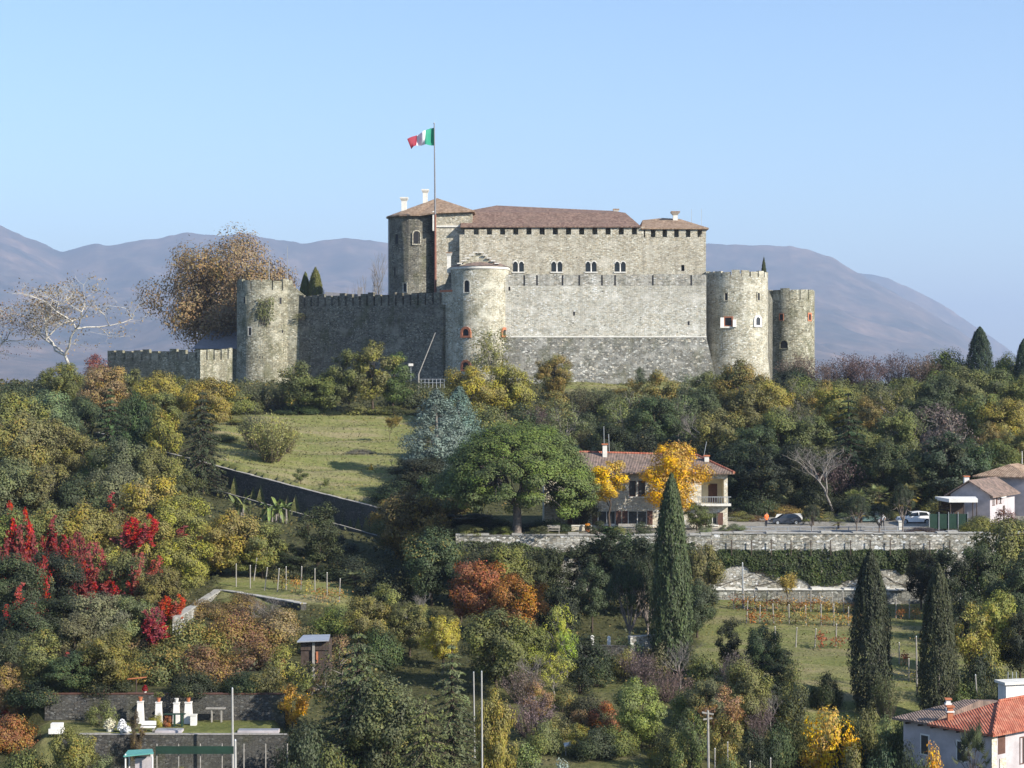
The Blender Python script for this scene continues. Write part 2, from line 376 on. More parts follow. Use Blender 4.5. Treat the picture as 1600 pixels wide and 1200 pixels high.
ca.data.foreach_set('color', np.stack([grass, earth, np.zeros(nx*ny), np.ones(nx*ny)], 1).ravel())
me.update(); me.validate()
m, t, out = newmat('hillside_ground')
at = N(t, 'ShaderNodeAttribute', attribute_name='cover'); sep = N(t, 'ShaderNodeSeparateColor', {'Color': at.outputs['Color']})
o = coords(t)
n1 = N(t, 'ShaderNodeTexNoise', {'Vector': o, 'Scale': .12, 'Detail': 6.0}); n2 = N(t, 'ShaderNodeTexNoise', {'Vector': o, 'Scale': 1.6, 'Detail': 6.0, 'Roughness': .7})
n4 = N(t, 'ShaderNodeTexNoise', {'Vector': o, 'Scale': 5.0, 'Detail': 5.0, 'Roughness': .8})
n3 = N(t, 'ShaderNodeTexNoise', {'Vector': coords(t, (.25, 1.6, 1)), 'Scale': .35, 'Detail': 5.0})
wild = ramp(t, n2, [(.3, (.035,.035,.018)), (.5, (.06,.062,.024)), (.72, (.11,.095,.045))])
gr = ramp(t, n2, [(.28, (.115,.13,.042)), (.5, (.185,.195,.066)), (.75, (.28,.255,.11))])
gr = mix(t, ramp(t, n3, [(.45, 0.0), (.65, .75)]), gr, (.29,.24,.14))
gr = mix(t, ramp(t, n1, [(.5, 0.0), (.7, .5)]), gr, (.13,.165,.038))
gr = mix(t, .6, gr, ramp(t, n4, [(.35, .45), (.65, 1.25)]), 'MULTIPLY')
ea = ramp(t, n2, [(.3, (.17,.155,.13)), (.7, (.33,.31,.27))])
col = mix(t, sep.outputs[0], wild, gr); col = mix(t, sep.outputs[1], col, ea)
b = N(t, 'ShaderNodeBsdfPrincipled', {'Base Color': col, 'Roughness': .95, 'Specular IOR Level': .1})
bp = N(t, 'ShaderNodeBump', {'Height': n2.outputs[0], 'Strength': .8, 'Distance': .25}); t.links.new(bp.outputs[0], b.inputs['Normal'])
t.links.new(b.outputs[0], out.inputs[0]); me.materials.append(m)
go = bpy.data.objects.new('ground', me); COL.objects.link(go); tag(go, kind='structure', label='wooded castle hill with meadows and terraces', cat='ground')

# mountains far behind: ridge height follows direction, spurs run down to the plain
def mountain(name, prof, d0, d1, d2, seed, label):
    U = np.linspace(-700, 2300, 560); D = np.concatenate([np.linspace(d0, d1, 110), np.linspace(d1, d2, 20)[1:]])
    ug, dg = np.meshgrid(U, D); py = np.interp(ug, [p[0] for p in prof], [p[1] for p in prof])
    py = py + (hashnoise(ug, ug*0, 26, seed)-.5)*4 + (hashnoise(ug, ug*0, 9, seed+1)-.5)*2
    ridge = CZ + (600-py)/F*d1
    k = np.clip((dg-d0)/(d1-d0), 0, 1); back = np.clip((dg-d1)/(d2-d1), 0, 1)
    q = 5200.0/d1; xw = (ug-800)/F*dg; xn = xw*q; dn = dg*q
    w = xn + .55*(dn-d0*q)
    sp = np.abs(hashnoise(w, dn*.35, 520, seed)-.5)*2*.6 + np.abs(hashnoise(w, dn*.6, 210, seed+2)-.5)*2*.34 + np.abs(hashnoise(w, dn*.8, 95, seed+6)-.5)*2*.16 + hashnoise(xn, dn, 45, seed+3)*.10
    edge = 4*k*(1-k)
    z = ridge*(k**1.1)*(1 - .56*edge*sp)*(1-back)
    z = z - 6*(k == 0)
    me = bpy.data.meshes.new(name); n_, m_ = U.size, D.size
    me.vertices.add(n_*m_); me.vertices.foreach_set('co', np.stack([xw.ravel(), dg.ravel(), z.ravel()], 1).ravel())
    ix = np.arange(n_*m_).reshape(m_, n_); q = np.stack([ix[:-1,:-1], ix[:-1,1:], ix[1:,1:], ix[1:,:-1]], -1).reshape(-1, 4)
    me.loops.add(q.size); me.loops.foreach_set('vertex_index', q.ravel()); me.polygons.add(len(q))
    me.polygons.foreach_set('loop_start', np.arange(0, q.size, 4)); me.polygons.foreach_set('loop_total', np.full(len(q), 4))
    me.polygons.foreach_set('use_smooth', np.ones(len(q), bool)); me.update(); me.validate()
    ob = bpy.data.objects.new(name, me); COL.objects.link(ob); me.materials.append(M['mountain'])
    tag(ob, label, 'mountain', kind='structure'); return ob
m, t, out = newmat('mountain_forest')
o = coords(t)
a1 = N(t, 'ShaderNodeTexNoise', {'Vector': o, 'Scale': .0028, 'Detail': 9.0, 'Roughness': .65}); a2 = N(t, 'ShaderNodeTexNoise', {'Vector': o, 'Scale': .016, 'Detail': 6.0})
col = ramp(t, a1, [(.34, (.03,.038,.034)), (.5, (.095,.075,.06)), (.66, (.19,.13,.095))])
col = mix(t, .5, col, ramp(t, a2, [(.3, .25), (.7, 1.3)]), 'MULTIPLY')
rk = N(t, 'ShaderNodeTexNoise', {'Vector': coords(t, (.005,.005,.013)), 'Scale': 1.0, 'Detail': 8.0, 'Roughness': .65})
col = mix(t, ramp(t, rk, [(.705, 0.0), (.73, .6)]), col, (.55,.52,.47))
b = N(t, 'ShaderNodeBsdfPrincipled', {'Base Color': col, 'Roughness': .95, 'Specular IOR Level': .05})
t.links.new(b.outputs[0], out.inputs[0]); M['mountain'] = m
mountain('mountain', [(-900,420),(-300,352),(-120,330),(0,352),(60,378),(97,394),(150,381),(185,382),(290,363),(340,368),(385,366),(470,381),(540,372),(600,379),(700,388),(800,392),(960,386),(1110,379),(1160,384),(1200,381),(1260,388),(1300,402),(1340,428),(1385,450),(1440,481),(1500,517),(1560,560),(1630,592),(1750,602),(2500,610)],
         6200, 12500, 16500, 5, 'hazy wooded mountain ridge with pale rock outcrops')
mountain('hill_ridge', [(-900,470),(900,470),(1100,452),(1250,430),(1340,426),(1385,434),(1440,458),(1490,487),(1540,520),(1600,562),(1680,590),(2500,606)],
         13500, 16000, 20000, 11, 'farther ridge showing above the right mountain shoulder')

# the air between
hm, t, out = newmat('haze_air')
pv = N(t, 'ShaderNodeVolumePrincipled', {'Color': (.59,.735,1.0,1), 'Density': 0.84e-4, 'Anisotropy': .1})
t.links.new(pv.outputs[0], out.inputs['Volume'])
hz = MB().box(-22000, 22000, -8000, 30000, -12, 1300).build('haze', hm); tag(hz, 'thin blue haze over the whole valley', 'haze', kind='stuff')
# ------------------------------------------------------------------ the castle
def holed_wall(mb, x0, x1, z0, z1, y, holes, depth=.5):
    """front wall (facing -y) with rectangular openings and their reveals"""
    xsn = sorted({x0, x1, *[h[0] for h in holes], *[h[1] for h in holes]}); zsn = sorted({z0, z1, *[h[2] for h in holes], *[h[3] for h in holes]})
    for a, b in zip(xsn, xsn[1:]):
        for c, d in zip(zsn, zsn[1:]):
            mx, mz = (a+b)/2, (c+d)/2
            if any(h[0] < mx < h[1] and h[2] < mz < h[3] for h in holes): continue
            mb.add([(a,y,c),(b,y,c),(b,y,d),(a,y,d)], [(0,1,2,3)])
    for a, b, c, d in holes:
        mb.add([(a,y,c),(b,y,c),(b,y,d),(a,y,d),(a,y+depth,c),(b,y+depth,c),(b,y+depth,d),(a,y+depth,d)],
               [(0,4,5,1),(1,5,6,2),(2,6,7,3),(3,7,4,0)])
    return mb
def arch_pts(x0, x1, zs, n=8):
    r = (x1-x0)/2; c = (x0+x1)/2
    return [(c + r*math.cos(math.pi*i/n), zs + r*math.sin(math.pi*i/n)) for i in range(n+1)]     # right to left over the top
def chimney(parent, px, py0, py1, d, w=1.0, cap=1.6, mats=('limestone','tiles_tan')):
    x = X(px, d); z0 = Z(py1, d)-1.2; z1 = Z(py0, d); s = w/2; c = cap/2
    mb = MB().box(x-s, x+s, d-s, d+s, z0, z1-.75)
    mb.prism([(x-s,d-s),(x+s,d-s),(x+s,d+s),(x-s,d+s)], z1-.75, z1-.25, 0, [(x-c,d-c),(x+c,d-c),(x+c,d+c),(x-c,d+c)])
    ch = mb.build('chimney', M[mats[0]], parent)
    MB().box(x-c, x+c, d-c, d+c, z1-.248, z1).build('chimney_cap', M[mats[1]], ch)
    return ch

# --- palace: long block with covered wall-walk
PD = 358.0
rt = empty('castle_palace', (X(910, PD), PD, 60), 'long stone palace block with brown roof and four paired white windows', 'castle')
px0, px1 = X(718, PD), X(1103, PD); zc = Z(370.5, PD); zb = 58.0
bif = [810, 870, 923.5, 969]; holes = []
for p in bif:
    holes.append((X(p-8.6, PD), X(p-1.1, PD), Z(424.5, PD), Z(408, PD))); holes.append((X(p+1.1, PD), X(p+8.6, PD), Z(424.5, PD), Z(408, PD)))
holes.append((X(1064.5, PD), X(1069.5, PD), Z(423.5, PD), Z(414, PD)))
mb = MB(); holed_wall(mb, px0, px1, zb, zc, PD, holes, .7)
mb.add([(px0,PD,zb),(px1,PD,zb),(px1,PD+24,zb),(px0,PD+24,zb),(px0,PD,zc),(px1,PD,zc),(px1,PD+24,zc),(px0,PD+24,zc)], [(4,5,6,7),(1,2,6,5),(2,3,7,6),(3,0,4,7)])
mb.build('wall', M['stone_palace'], rt)
for p in bif:
    wn = MB()
    for s in (-1, 1):
        a, b = sorted((X(p+s*1.1, PD), X(p+s*8.6, PD))); zs = Z(411.7, PD); zt = Z(407.4, PD)
        ap = arch_pts(a+.06, b-.06, zs)      # spandrel that rounds the head of the opening
        vs = [(x, PD+.12, z) for x, z in ap] + [(b, PD+.12, zt), (a, PD+.12, zt)]
        n = len(ap)
        for i in range(n-1):
            top = (n if i < n//2 else n+1)
            wn.add([vs[i], vs[i+1], vs[top]], [(0,2,1)])
        wn.add([vs[n//2], vs[n], vs[n+1]], [(0,1,2)])
    o = wn.build('window', M['limestone'], rt)
    wf = MB()
    for s in (-1, 1):
        a, b = sorted((X(p+s*.2, PD), X(p+s*9.2, PD))); r1 = (b-a)/2; r0 = r1-.19; c = (a+b)/2; zs = Z(411.7, PD)
        for i in range(8):
            t0, t1 = math.pi*i/8, math.pi*(i+1)/8
            q = [(c+r0*math.cos(t0), zs+r0*math.sin(t0)), (c+r1*math.cos(t0), zs+r1*math.sin(t0)), (c+r1*math.cos(t1), zs+r1*math.sin(t1)), (c+r0*math.cos(t1), zs+r0*math.sin(t1))]
            vs = [(x, PD-.10, z) for x, z in q] + [(x, PD+.1, z) for x, z in q]
            wf.add(vs, [(0,1,2,3),(1,5,6,2),(0,3,7,4)])
    wf.build('arch_frame', M['limestone'], o)
    MB().tube([(X(p,PD), PD+.1, Z(424.5,PD)), (X(p,PD), PD+.1, Z(412,PD))], [.15,.13], 10).build('column', M['white'], o)
    for s in (-1, 1): MB().box(X(p+s*4.85-3.7,PD), X(p+s*4.85+3.7,PD), PD+.6, PD+.65, Z(424.4,PD), Z(408,PD)).build('pane', M['glass'], o)
    MB().box(X(p-10,PD), X(p+10,PD), PD-.14, PD+.1, Z(426.4,PD), Z(424.6,PD)).build('sill', M['limestone'], o)
MB().box(X(1064.6,PD), X(1069.4,PD), PD+.5, PD+.55, Z(423.4,PD), Z(414.1,PD)).build('window', M['dark'], rt)
# covered wall-walk: merlons carry the eaves, a set-back wall shows in the gaps
MB().box(px0+.2, X(1001,PD), PD+1.6, PD+2.2, zc+.01, Z(352,PD)).build('inner_wall', M['stone_palace'], rt)
MB().box(X(1001,PD)+.01, px1-1.2, PD+1.6, PD+2.2, zc+.01, Z(354,PD)).build('inner_wall', M['stone_palace'], rt)
MB().box(px0, X(1003,PD), PD-.01, PD+.74, zc-.03, Z(366.5,PD)).build('parapet', M['stone_palace'], rt)
for p in np.arange(727.5, 996, 20.6):
    hi = Z(358.5 if p < 800 else 354.5, PD)
    MB().box(X(p-1.5,PD) if p < 740 else X(p,PD), X(p+12.6,PD), PD-.03, PD+.75, zc-.02, hi).build('merlon', M['stone_palace'], rt)
for i, p in enumerate(np.arange(1006, 1100, 18.2)):
    MB().box(X(p,PD), X(min(p+11.0, 1103.2),PD), PD-.03, PD+.75, zc-.02, Z(356.5,PD)).build('merlon', M['stone_palace'], rt)
for yy in np.arange(PD+2.2, PD+22, 3.2): MB().box(px1-.75, px1+.03, yy, yy+2.0, zc-.02, Z(356.5,PD)).build('merlon', M['stone_palace'], rt)
# roofs
ev = PD-.4
def roof_quad(mb, pts): mb.add(pts, [tuple(range(len(pts)))])
mb = MB(); e0, e1 = X(719.5,ev), X(1001.5,ev); ze = Z(353.5,ev); r0 = P(722,331,366); r1 = P(977,332.5,366); q0 = P(776,321,376); q1 = P(958,329.5,376)
b0 = Vector((e0, 387, ze)); b1 = Vector((e1, 387, ze))
roof_quad(mb, [(e0,ev,ze),(e1,ev,ze),r1,r0]); roof_quad(mb, [(e1,ev,ze),b1,q1,r1]); roof_quad(mb, [r0,r1,q1,q0]); roof_quad(mb, [q0,q1,b1,b0]); roof_quad(mb, [(e0,ev,ze),r0,q0,b0])
roof_quad(mb, [(e0,ev,ze-.22),b0-Vector((0,0,.22)),b1-Vector((0,0,.22)),(e1,ev,ze-.22)])
roof_quad(mb, [(e0,ev,ze-.22),(e1,ev,ze-.22),(e1,ev,ze),(e0,ev,ze)]); roof_quad(mb, [(e1,ev,ze-.22),b1-Vector((0,0,.22)),b1,(e1,ev,ze)]); roof_quad(mb, [b0-Vector((0,0,.22)),(e0,ev,ze-.22),(e0,ev,ze),b0])
rf = mb.build('roof', M['tiles_brown'], rt)
chimney(rf, 962.5, 326.5, 333, 374, .7, 1.2)
mb = MB(); e0, e1 = X(1002,ev), X(1107.5,ev); ze = Z(356,ev); pk = P(1036,340.5,368); pk2 = P(1062,342,368); b0 = (e0,383,ze); b1 = (e1,383,ze); pz = P(1004,344,368)
roof_quad(mb, [(e0,ev,ze),(e1,ev,ze),pk2,pk,pz]); roof_quad(mb, [(e1,ev,ze),b1,pk2]); roof_quad(mb, [pk2,b1,b0,pz,pk]); roof_quad(mb, [(e0,ev,ze),pz,b0])
lo = [(e0,ev,ze-.25),(e1,ev,ze-.25),(e1,383,ze-.25),(e0,383,ze-.25)]
roof_quad(mb, lo[::-1]); roof_quad(mb, [lo[0],lo[1],(e1,ev,ze),(e0,ev,ze)]); roof_quad(mb, [lo[1],lo[2],(e1,383,ze),(e1,ev,ze)])
rf = mb.build('roof', M['tiles_tan'], rt)
chimney(rf, 1055, 330.5, 344, 366, .85, 1.7)
for p, y0 in ((1080.5,327),(1096,326)):
    MB().tube([P(p,352,368), P(p,y0,368)], .035, 5).build('antenna', M['metal'], rf)

# --- corner keep: rounded tower joined to a square block under one hipped roof
rt = empty('castle_keep', (X(660,364), 364, 60), 'rounded keep tower with hipped tan roof beside the flagpole', 'tower')
KD = 365.0; cx = X(648.5, KD); kr = S(40.5, KD)
zt = Z(336, KD-kr)
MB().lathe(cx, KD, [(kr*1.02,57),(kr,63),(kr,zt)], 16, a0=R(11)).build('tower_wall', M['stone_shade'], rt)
BD = 359.5; bx0, bx1 = X(679.5,BD), X(738,BD)
mb = MB(); bl0, bl1, bz0, bz1 = bx0, X(722,BD), 57.0, Z(333.5,BD)
mb.prism([(bl0,BD),(bx1,BD),(bx1,BD+12),(bl0,BD+12)], bz0, bz1); mb.build('block_wall', M['stone_palace'], rt)
MB().box(bx0-.1, X(719,BD), BD-.22, BD+.1, Z(355,BD), Z(352.4,BD)).build('string_course', M['limestone'], rt)
def arched_win(parent, x, y, z0, z1, w, fmat, pmat='dark', fw=.22, proud=.12, ang=0.0, name='window', arch=True):
    """window set on a wall; frame proud of it, pane inside the frame. ang turns it about z (0 = faces -y)"""
    zs = z1 - w/2 if arch else z1
    inn = [(-w/2, z0), (w/2, z0)] + ([( w/2*math.cos(math.pi*i/8), zs + w/2*math.sin(math.pi*i/8)) for i in range(9)] if arch else [(w/2, z1), (-w/2, z1)])
    W = w/2+fw
    outp = [(-W, z0-fw*.8), (W, z0-fw*.8)] + ([(W*math.cos(math.pi*i/8), zs + W*math.sin(math.pi*i/8)) for i in range(9)] if arch else [(W, z1+fw), (-W, z1+fw)])
    ca, sa = math.cos(ang), math.sin(ang)
    def T(p, dy): return (x + p[0]*ca - dy*sa, y + p[0]*sa + dy*ca, p[1])
    n = len(inn); vs = [T(p,-proud) for p in inn] + [T(p,-proud) for p in outp] + [T(p,.25) for p in inn] + [T(p,.25) for p in outp]
    fs = []
    for i in range(n):
        j = (i+1) % n
        fs += [(i, i+n, j+n, j), (i+n, i+3*n, j+3*n, j+n), (i, j, j+2*n, i+2*n)]
    fr = MB().add(vs, fs).build(name, M[fmat], parent)
    MB().add([T(p,-proud*.25) for p in inn], [tuple(range(n))]).build('pane', M[pmat], fr)
    return fr
def on_round(cx, cy_, r, px, py, k=0):
    """point on a round tower seen at photo column px: x, y, facing angle"""
    d = cy_ - r
    for _ in range(6):
        x = X(px, d); dx = max(-r*.995, min(r*.995, x-cx)); d = cy_ - math.sqrt(r*r-dx*dx)
    return cx+dx, d, math.asin(dx/r)
for px, y0, y1, w, mt in ((651,361,381,1.25,'stone_palace'),(620.5,366,381,.7,'stone_shade'),(617.5,418,431,.5,'stone_shade'),(633,443,456,.55,'stone_palace')):
    x, y, a = on_round(cx, KD, kr-.05, px, y0); arched_win(rt, x, y, Z(y1,y), Z(y0,y), w, mt, ang=a, arch=w > 1)
MB().tube([(cx-kr-.05, KD-.6, 62), (cx-kr-.05, KD-.6, zt-.4), (cx-kr-.35, KD-.8, zt)], .11, 6).build('downpipe', M['metal'], rt)
MB().box(X(675.8,BD-.5), X(680,BD-.5), BD-.45, BD-.02, Z(361,BD), Z(330,BD)).build('flue', M['limestone'], rt)
# roof over both
zr = zt + .05; er = kr+.55; ring = [(cx+er*math.cos(R(a)), KD+er*math.sin(R(a))) for a in range(100, 286, 14)]   # left half, back to front
ring = ring + [(X(680,BD-.7), BD-.7), (bx1+.45, BD-.7), (bx1+.45, BD+13), (cx, BD+13)]
zz_ = [zr]*(len(ring)-4) + [Z(332,BD), Z(329.5,BD), Z(329.5,BD), zr]
pk = P(683, 309.5, 367); n = len(ring); mb = MB()
mb.add([(p[0],p[1],z) for p,z in zip(ring,zz_)] + [(p[0],p[1],z-.25) for p,z in zip(ring,zz_)] + [tuple(pk)],
       [(i,(i+1)%n,2*n) for i in range(n)] + [(i+n,(i+1)%n+n,(i+1)%n,i) for i in range(n)] + [tuple(range(2*n-1,n-1,-1))])
rf = mb.build('roof', M['tiles_tan'], rt)
chimney(rf, 631.5, 308.5, 327, 364, 1.0, 1.55, ('limestone','limestone')); chimney(rf, 664.5, 296, 315, 366, .9, 1.4, ('limestone','limestone'))

# --- outer curtain wall with battered foot
CD = 349.5
rt = empty('curtain_wall', (X(950,CD), CD, 60), 'broad pale outer curtain wall with sloping grey foot below the palace', 'wall')
x0, x1 = X(786,CD), X(1103.5,CD); zt, zm = Z(430,CD), Z(527,CD)
MB().box(x0, x1, CD, CD+2.4, 57, zt).build('wall', M['stone_wall'], rt)
MB().box(x0+.1, x1+.05, CD-.12, CD+.5, zm-.02, zm+.2).build('string_course', M['limestone'], rt)
# former merlons, their gaps filled with slits left between
slits = [793, 819, 839, 879, 905, 940.5, 961, 1020, 1080, 1103.4]
for a, b in zip(slits, slits[1:]):
    MB().box(X(a,CD)+.16, X(b,CD)-.16, CD-.02, CD+.9, zt-1.9, zt+.16+.09*math.sin(a)).build('merlon', M['stone_weathered'], rt)
# slits are uncut: dark boxes stand in for the shade between merlons
for a in slits[1:-1]:
    MB().box(X(a,CD)-.17, X(a,CD)+.17, CD-.012, CD+.4, zt-1.9, zt+.01).build('slit', M['dark'], rt)
zb_ = 57.0; bd = (zm-zb_)*.05
mb = MB(); o1 = 3.0
f = [(x0,CD-.02,zm),(x1+.02,CD-.02,zm),(x1+.02,CD+6,zm),(x0,CD+6,zm),(x0,CD-o1,zb_),(x1+2.4,CD-o1,zb_),(x1+2.4,CD+6,zb_),(x0,CD+6,zb_)]
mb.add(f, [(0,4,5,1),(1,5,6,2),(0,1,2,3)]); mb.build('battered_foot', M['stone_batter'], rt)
for px, py in ((796,451),(1076,505),(897,490)): MB().box(X(px-1.5,CD), X(px+1.5,CD), CD-.013, CD+.3, Z(py+3,CD), Z(py-3,CD)).build('slit', M['dark'], rt)

# --- round towers
def round_tower(name, label, px, d, rpx, ytop, ybot, nm, gap, mh, mat, flare=0.0, floor=56.0):
    rt = empty(name, (X(px,d), d, 60), label, 'tower', 'round towers of the castle')
    cx, r = X(px,d), S(rpx,d); zt = Z(ytop, d-r); z0 = zt-mh
    prof = [(r*(1+flare),floor),(r*(1+flare*.55),floor+5),(r,floor+10),(r,z0)]
    MB().lathe(cx, d, prof, 64).build('wall', M[mat], rt)
    for i in range(nm):
        a0 = 2*math.pi*i/nm + gap/2; a1 = 2*math.pi*(i+1)/nm - gap/2
        MB().sector(cx, d, r-.7, r+.015, a0, a1, z0-.02, zt + .16*math.sin(i*2.3)+.1*math.sin(i*5.1), 3).build('merlon', M[mat], rt)
    return rt, cx, r
rt, cx, r = round_tower('round_tower', 'mossy round tower with two thin poles, leftmost of the big towers', 414, 374, 43.5, 437, 600, 16, .055, 2.0, 'stone_mossy', .04)
for px, y0, y1, w, m_ in ((438,465,475,.5,'stone_mossy'),(390.5,512,524,.55,'stone_wall'),(382,464,474,.4,'stone_mossy'),(441,516,520,.4,'stone_mossy'),(408,557,570,.7,'stone_mossy')):
    x, y, a = on_round(cx, 374, r, px, y0); arched_win(rt, x, y, Z(y1,y), Z(y0,y), w, m_, ang=a, arch=False, proud=.05)
for px, y0 in ((420.5,385),(449,385)):
    o = MB().tube([P(px,445,372), P(px,y0,372)], [.08,.05], 6).build('antenna_pole', M['metal'], None); tag(o, 'taller left pole on mossy round tower' if px < 430 else 'thin right pole on mossy round tower', 'pole', 'poles on the mossy tower')
# sloping shoulder wall to its right
a = P(446,437,372); b = P(477,463,371)
MB().add([(a.x,371.3,62),(b.x,371.4,62),(b.x,371.4,b.z),(a.x,371.3,a.z+.2),(a.x,372.5,62),(b.x,372.6,62),(b.x,372.6,b.z),(a.x,372.5,a.z+.2)],
         [(0,1,2,3),(1,5,6,2),(5,4,7,6),(3,2,6,7)]).build('shoulder_wall', M['stone_mossy'], rt)

rt, cx, r = round_tower('round_tower', 'round tower with brick-arched openings and stepped conical top beside curtain wall', 750, 352, 45, 417, 600, 12, 0.0, .4, 'stone_tower', .02)
ztp = Z(417, 352-r)
mb = MB(); mb.lathe(cx, 352, [(r+.16,ztp-.28),(r+.2,ztp-.05),(r+.1,ztp+.18)], 48); mb.build('cornice', M['limestone'], rt)
mb = MB()
for k in range(30):                                # low cone roof, right half tiled
    a0, a1 = 2*math.pi*k/30, 2*math.pi*(k+1)/30
    mb.add([(cx+(r+.3)*math.cos(a0),352+(r+.3)*math.sin(a0),ztp+.2),(cx+(r+.3)*math.cos(a1),352+(r+.3)*math.sin(a1),ztp+.2),(cx+.2,352,ztp+2.3)], [(0,1,2)])
rf = mb.build('roof', M['tiles_old'], rt)
for k, (hw, yb) in enumerate(((3.4,416.5),(2.7,412.5),(2.0,408),(1.25,403.5),(.55,399))):      # stepped stones in front of the cone
    c = X(747,347.5)
    MB().box(c-hw, c+hw, 348.2+k*.35, 351, Z(yb,347.5)-.3, Z(yb-4.2,347.5)+.02*k).build('step_stone', M['stone_tower'], rf)
    for s in (-1, 1): MB().box(c+s*hw-.42, c+s*hw+.42, 347.7+k*.35, 349.6, Z(yb-4.3,347.5)+.02*k, Z(yb-6.0,347.5)+.02*k).build('cap_stone', M['limestone'], rf)
chimney(rt, 701.5, 394, 416, 352, .7, 1.15)
for px, y0, y1, w, m_ in ((729.5,438,456.5,1.0,'stone_wall'),(790,440,455,.5,'stone_tower')):
    x, y, a = on_round(cx, 352, r, px, y0); arched_win(rt, x, y, Z(y1,y), Z(y0,y), w, m_, ang=a, proud=.1)
for px, y0, y1 in ((728,514,524.5),(788,515,524),(728,566,577),(788,566,575)):
    x, y, a = on_round(cx, 352, r, px, y0); arched_win(rt, x, y, Z(y1,y), Z(y0,y), 1.25, 'brick', ang=a, fw=.45, proud=.14)
rt2 = empty('buttress_wall', (X(697,350), 350, 60), 'narrow shaded buttress wall left of the brick-arched tower', 'wall')
an = R(36); c0 = P(690,600,350.3)
pts = [(c0.x-.4, c0.y+1.7), (c0.x-.4+3.2*math.cos(an), c0.y+1.7-3.2*math.sin(an)), (c0.x+5.5, c0.y+1.6), (c0.x+1.0, c0.y+3.6)]
MB().prism(pts, 56, Z(456,350)).build('wall', M['stone_tower'], rt2)
MB().prism([(p[0]*.999, p[1]+.02) for p in pts], Z(456,350)+.01, Z(452.5,350)).build('brick_band', M['brick'], rt2)
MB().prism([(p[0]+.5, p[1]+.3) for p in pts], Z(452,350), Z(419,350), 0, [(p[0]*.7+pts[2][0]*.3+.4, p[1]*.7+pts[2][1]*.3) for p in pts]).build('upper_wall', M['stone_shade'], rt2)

rt, cx, r = round_tower('round_tower', 'round tower with white-framed windows at right end of curtain wall', 1151.5, 357, 48, 423, 600, 20, .05, 1.1, 'stone_tower', .17, 55.0)
for px, y0, y1, w, m_, fw in ((1135,458,469,.55,'stone_tower',.2),(1185,458,469,.5,'stone_tower',.2)):
    x, y, a = on_round(cx, 357, r, px, y0); arched_win(rt, x, y, Z(y1,y), Z(y0,y), w, m_, ang=a, arch=False, fw=fw)
x, y, a = on_round(cx, 357, r, 1184, 497); arched_win(rt, x, y, Z(508,y), Z(495.5,y), 1.0, 'white', 'glass', .45, .14, a)
x, y, a = on_round(cx, 357, r, 1138, 500)
wf = arched_win(rt, x, y, Z(508.5,y), Z(496.5,y), 1.25, 'brick', 'dark', .25, .06, a, arch=False)
for s in (-1, 1): MB().box(x+s*1.1-.33, x+s*1.1+.33, y-.2+s*1.1*math.sin(a), y+.4, Z(511,y), Z(496,y)-.4*(s > 0)).build('jamb', M['white'], wf)
MB().box(x-1.5, x+1.5, y-.22, y+.4, Z(512.5,y), Z(510,y)).build('sill', M['limestone'], wf)

rt, cx, r = round_tower('round_tower', 'small far round tower with red brick window at right edge of castle', 1237, 386, 35.5, 452, 600, 14, .045, 2.0, 'stone_mossy', .03)
for px, y0, y1, w, m_, fw in ((1221,491,500,.7,'brick',.15),(1265,491,500,.6,'brick',.3),(1225,532,544,1.5,'stone_mossy',.2)):
    x, y, a = on_round(cx, 386, r, px, y0); arched_win(rt, x, y, Z(y1,y), Z(y0,y), w, m_, ang=a, arch=w > 1.2, fw=fw, proud=.08)
rtl = empty('link_wall', (X(1202,372), 372, 60), 'sloping wall linking the two right round towers', 'wall')
a = P(1190,428,362); b = P(1207,468,380)
MB().add([(a.x,a.y,57),(b.x,b.y,57),(b.x,b.y,b.z),(a.x,a.y,a.z),(a.x-1.6,a.y+.8,57),(b.x-1.6,b.y+.8,57),(b.x-1.6,b.y+.8,b.z),(a.x-1.6,a.y+.8,a.z)],
         [(0,1,2,3),(1,5,6,2),(5,4,7,6),(4,0,3,7),(3,2,6,7)]).build('wall', M['stone_shade'], rtl)

# --- crenellated walls in shade on the left
def crenel_wall(name, label, A, B, za, zb, mw, gap, mh, mat, thick=1.4, z0=56.0, skip_end=0.0):
    A = Vector((A[0],A[1],0)); B = Vector((B[0],B[1],0)); L = (B-A).length; u = (B-A)/L; nrm = Vector((u.y,-u.x,0))
    rt = empty(name, (A.x, A.y, 60), label, 'wall', 'crenellated outer walls')
    def quad(s0, s1, lo0, lo1, hi0, hi1, t0, t1):
        p = []
        for s, lo, hi in ((s0,lo0,hi0),(s1,lo1,hi1)):
            for tt in (t0, t1):
                q = A+u*s-nrm*tt; p.append((q.x,q.y,lo)); p.append((q.x,q.y,hi))
        return p, [(0,4,5,1),(2,3,7,6),(0,1,3,2),(4,6,7,5),(1,5,7,3),(0,2,6,4)]
    mb = MB(); mb.add(*quad(0, L, z0, z0, za-mh, zb-mh, 0, thick)); mb.build('wall', M[mat], rt)
    s = 0.0; i = 0
    while s < L-.4:
        e = min(s+mw, L); h0 = za+(zb-za)*s/L; h1 = za+(zb-za)*e/L; j = .2*math.sin(i*1.9)+.14*math.sin(i*4.7)
        mb = MB(); mb.add(*quad(s, e, h0-mh-.02, h1-mh-.02, h0+j, h1+j, -.012, .6)); mb.build('merlon', M[mat], rt)
        s += mw+gap; i += 1
    return rt
pa, pb = P(456,462,372.5), P(692,457,350.6)
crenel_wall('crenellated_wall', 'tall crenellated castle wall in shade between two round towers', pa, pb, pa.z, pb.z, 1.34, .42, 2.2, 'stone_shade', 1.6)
pa, pb = P(168,547,366), P(313,547,352)
crenel_wall('crenellated_wall', 'low crenellated wall in shade below the bare white sycamore', pa, pb, Z(547,360), Z(547,352), 1.75, .62, 1.9, 'stone_mossy', 1.0)
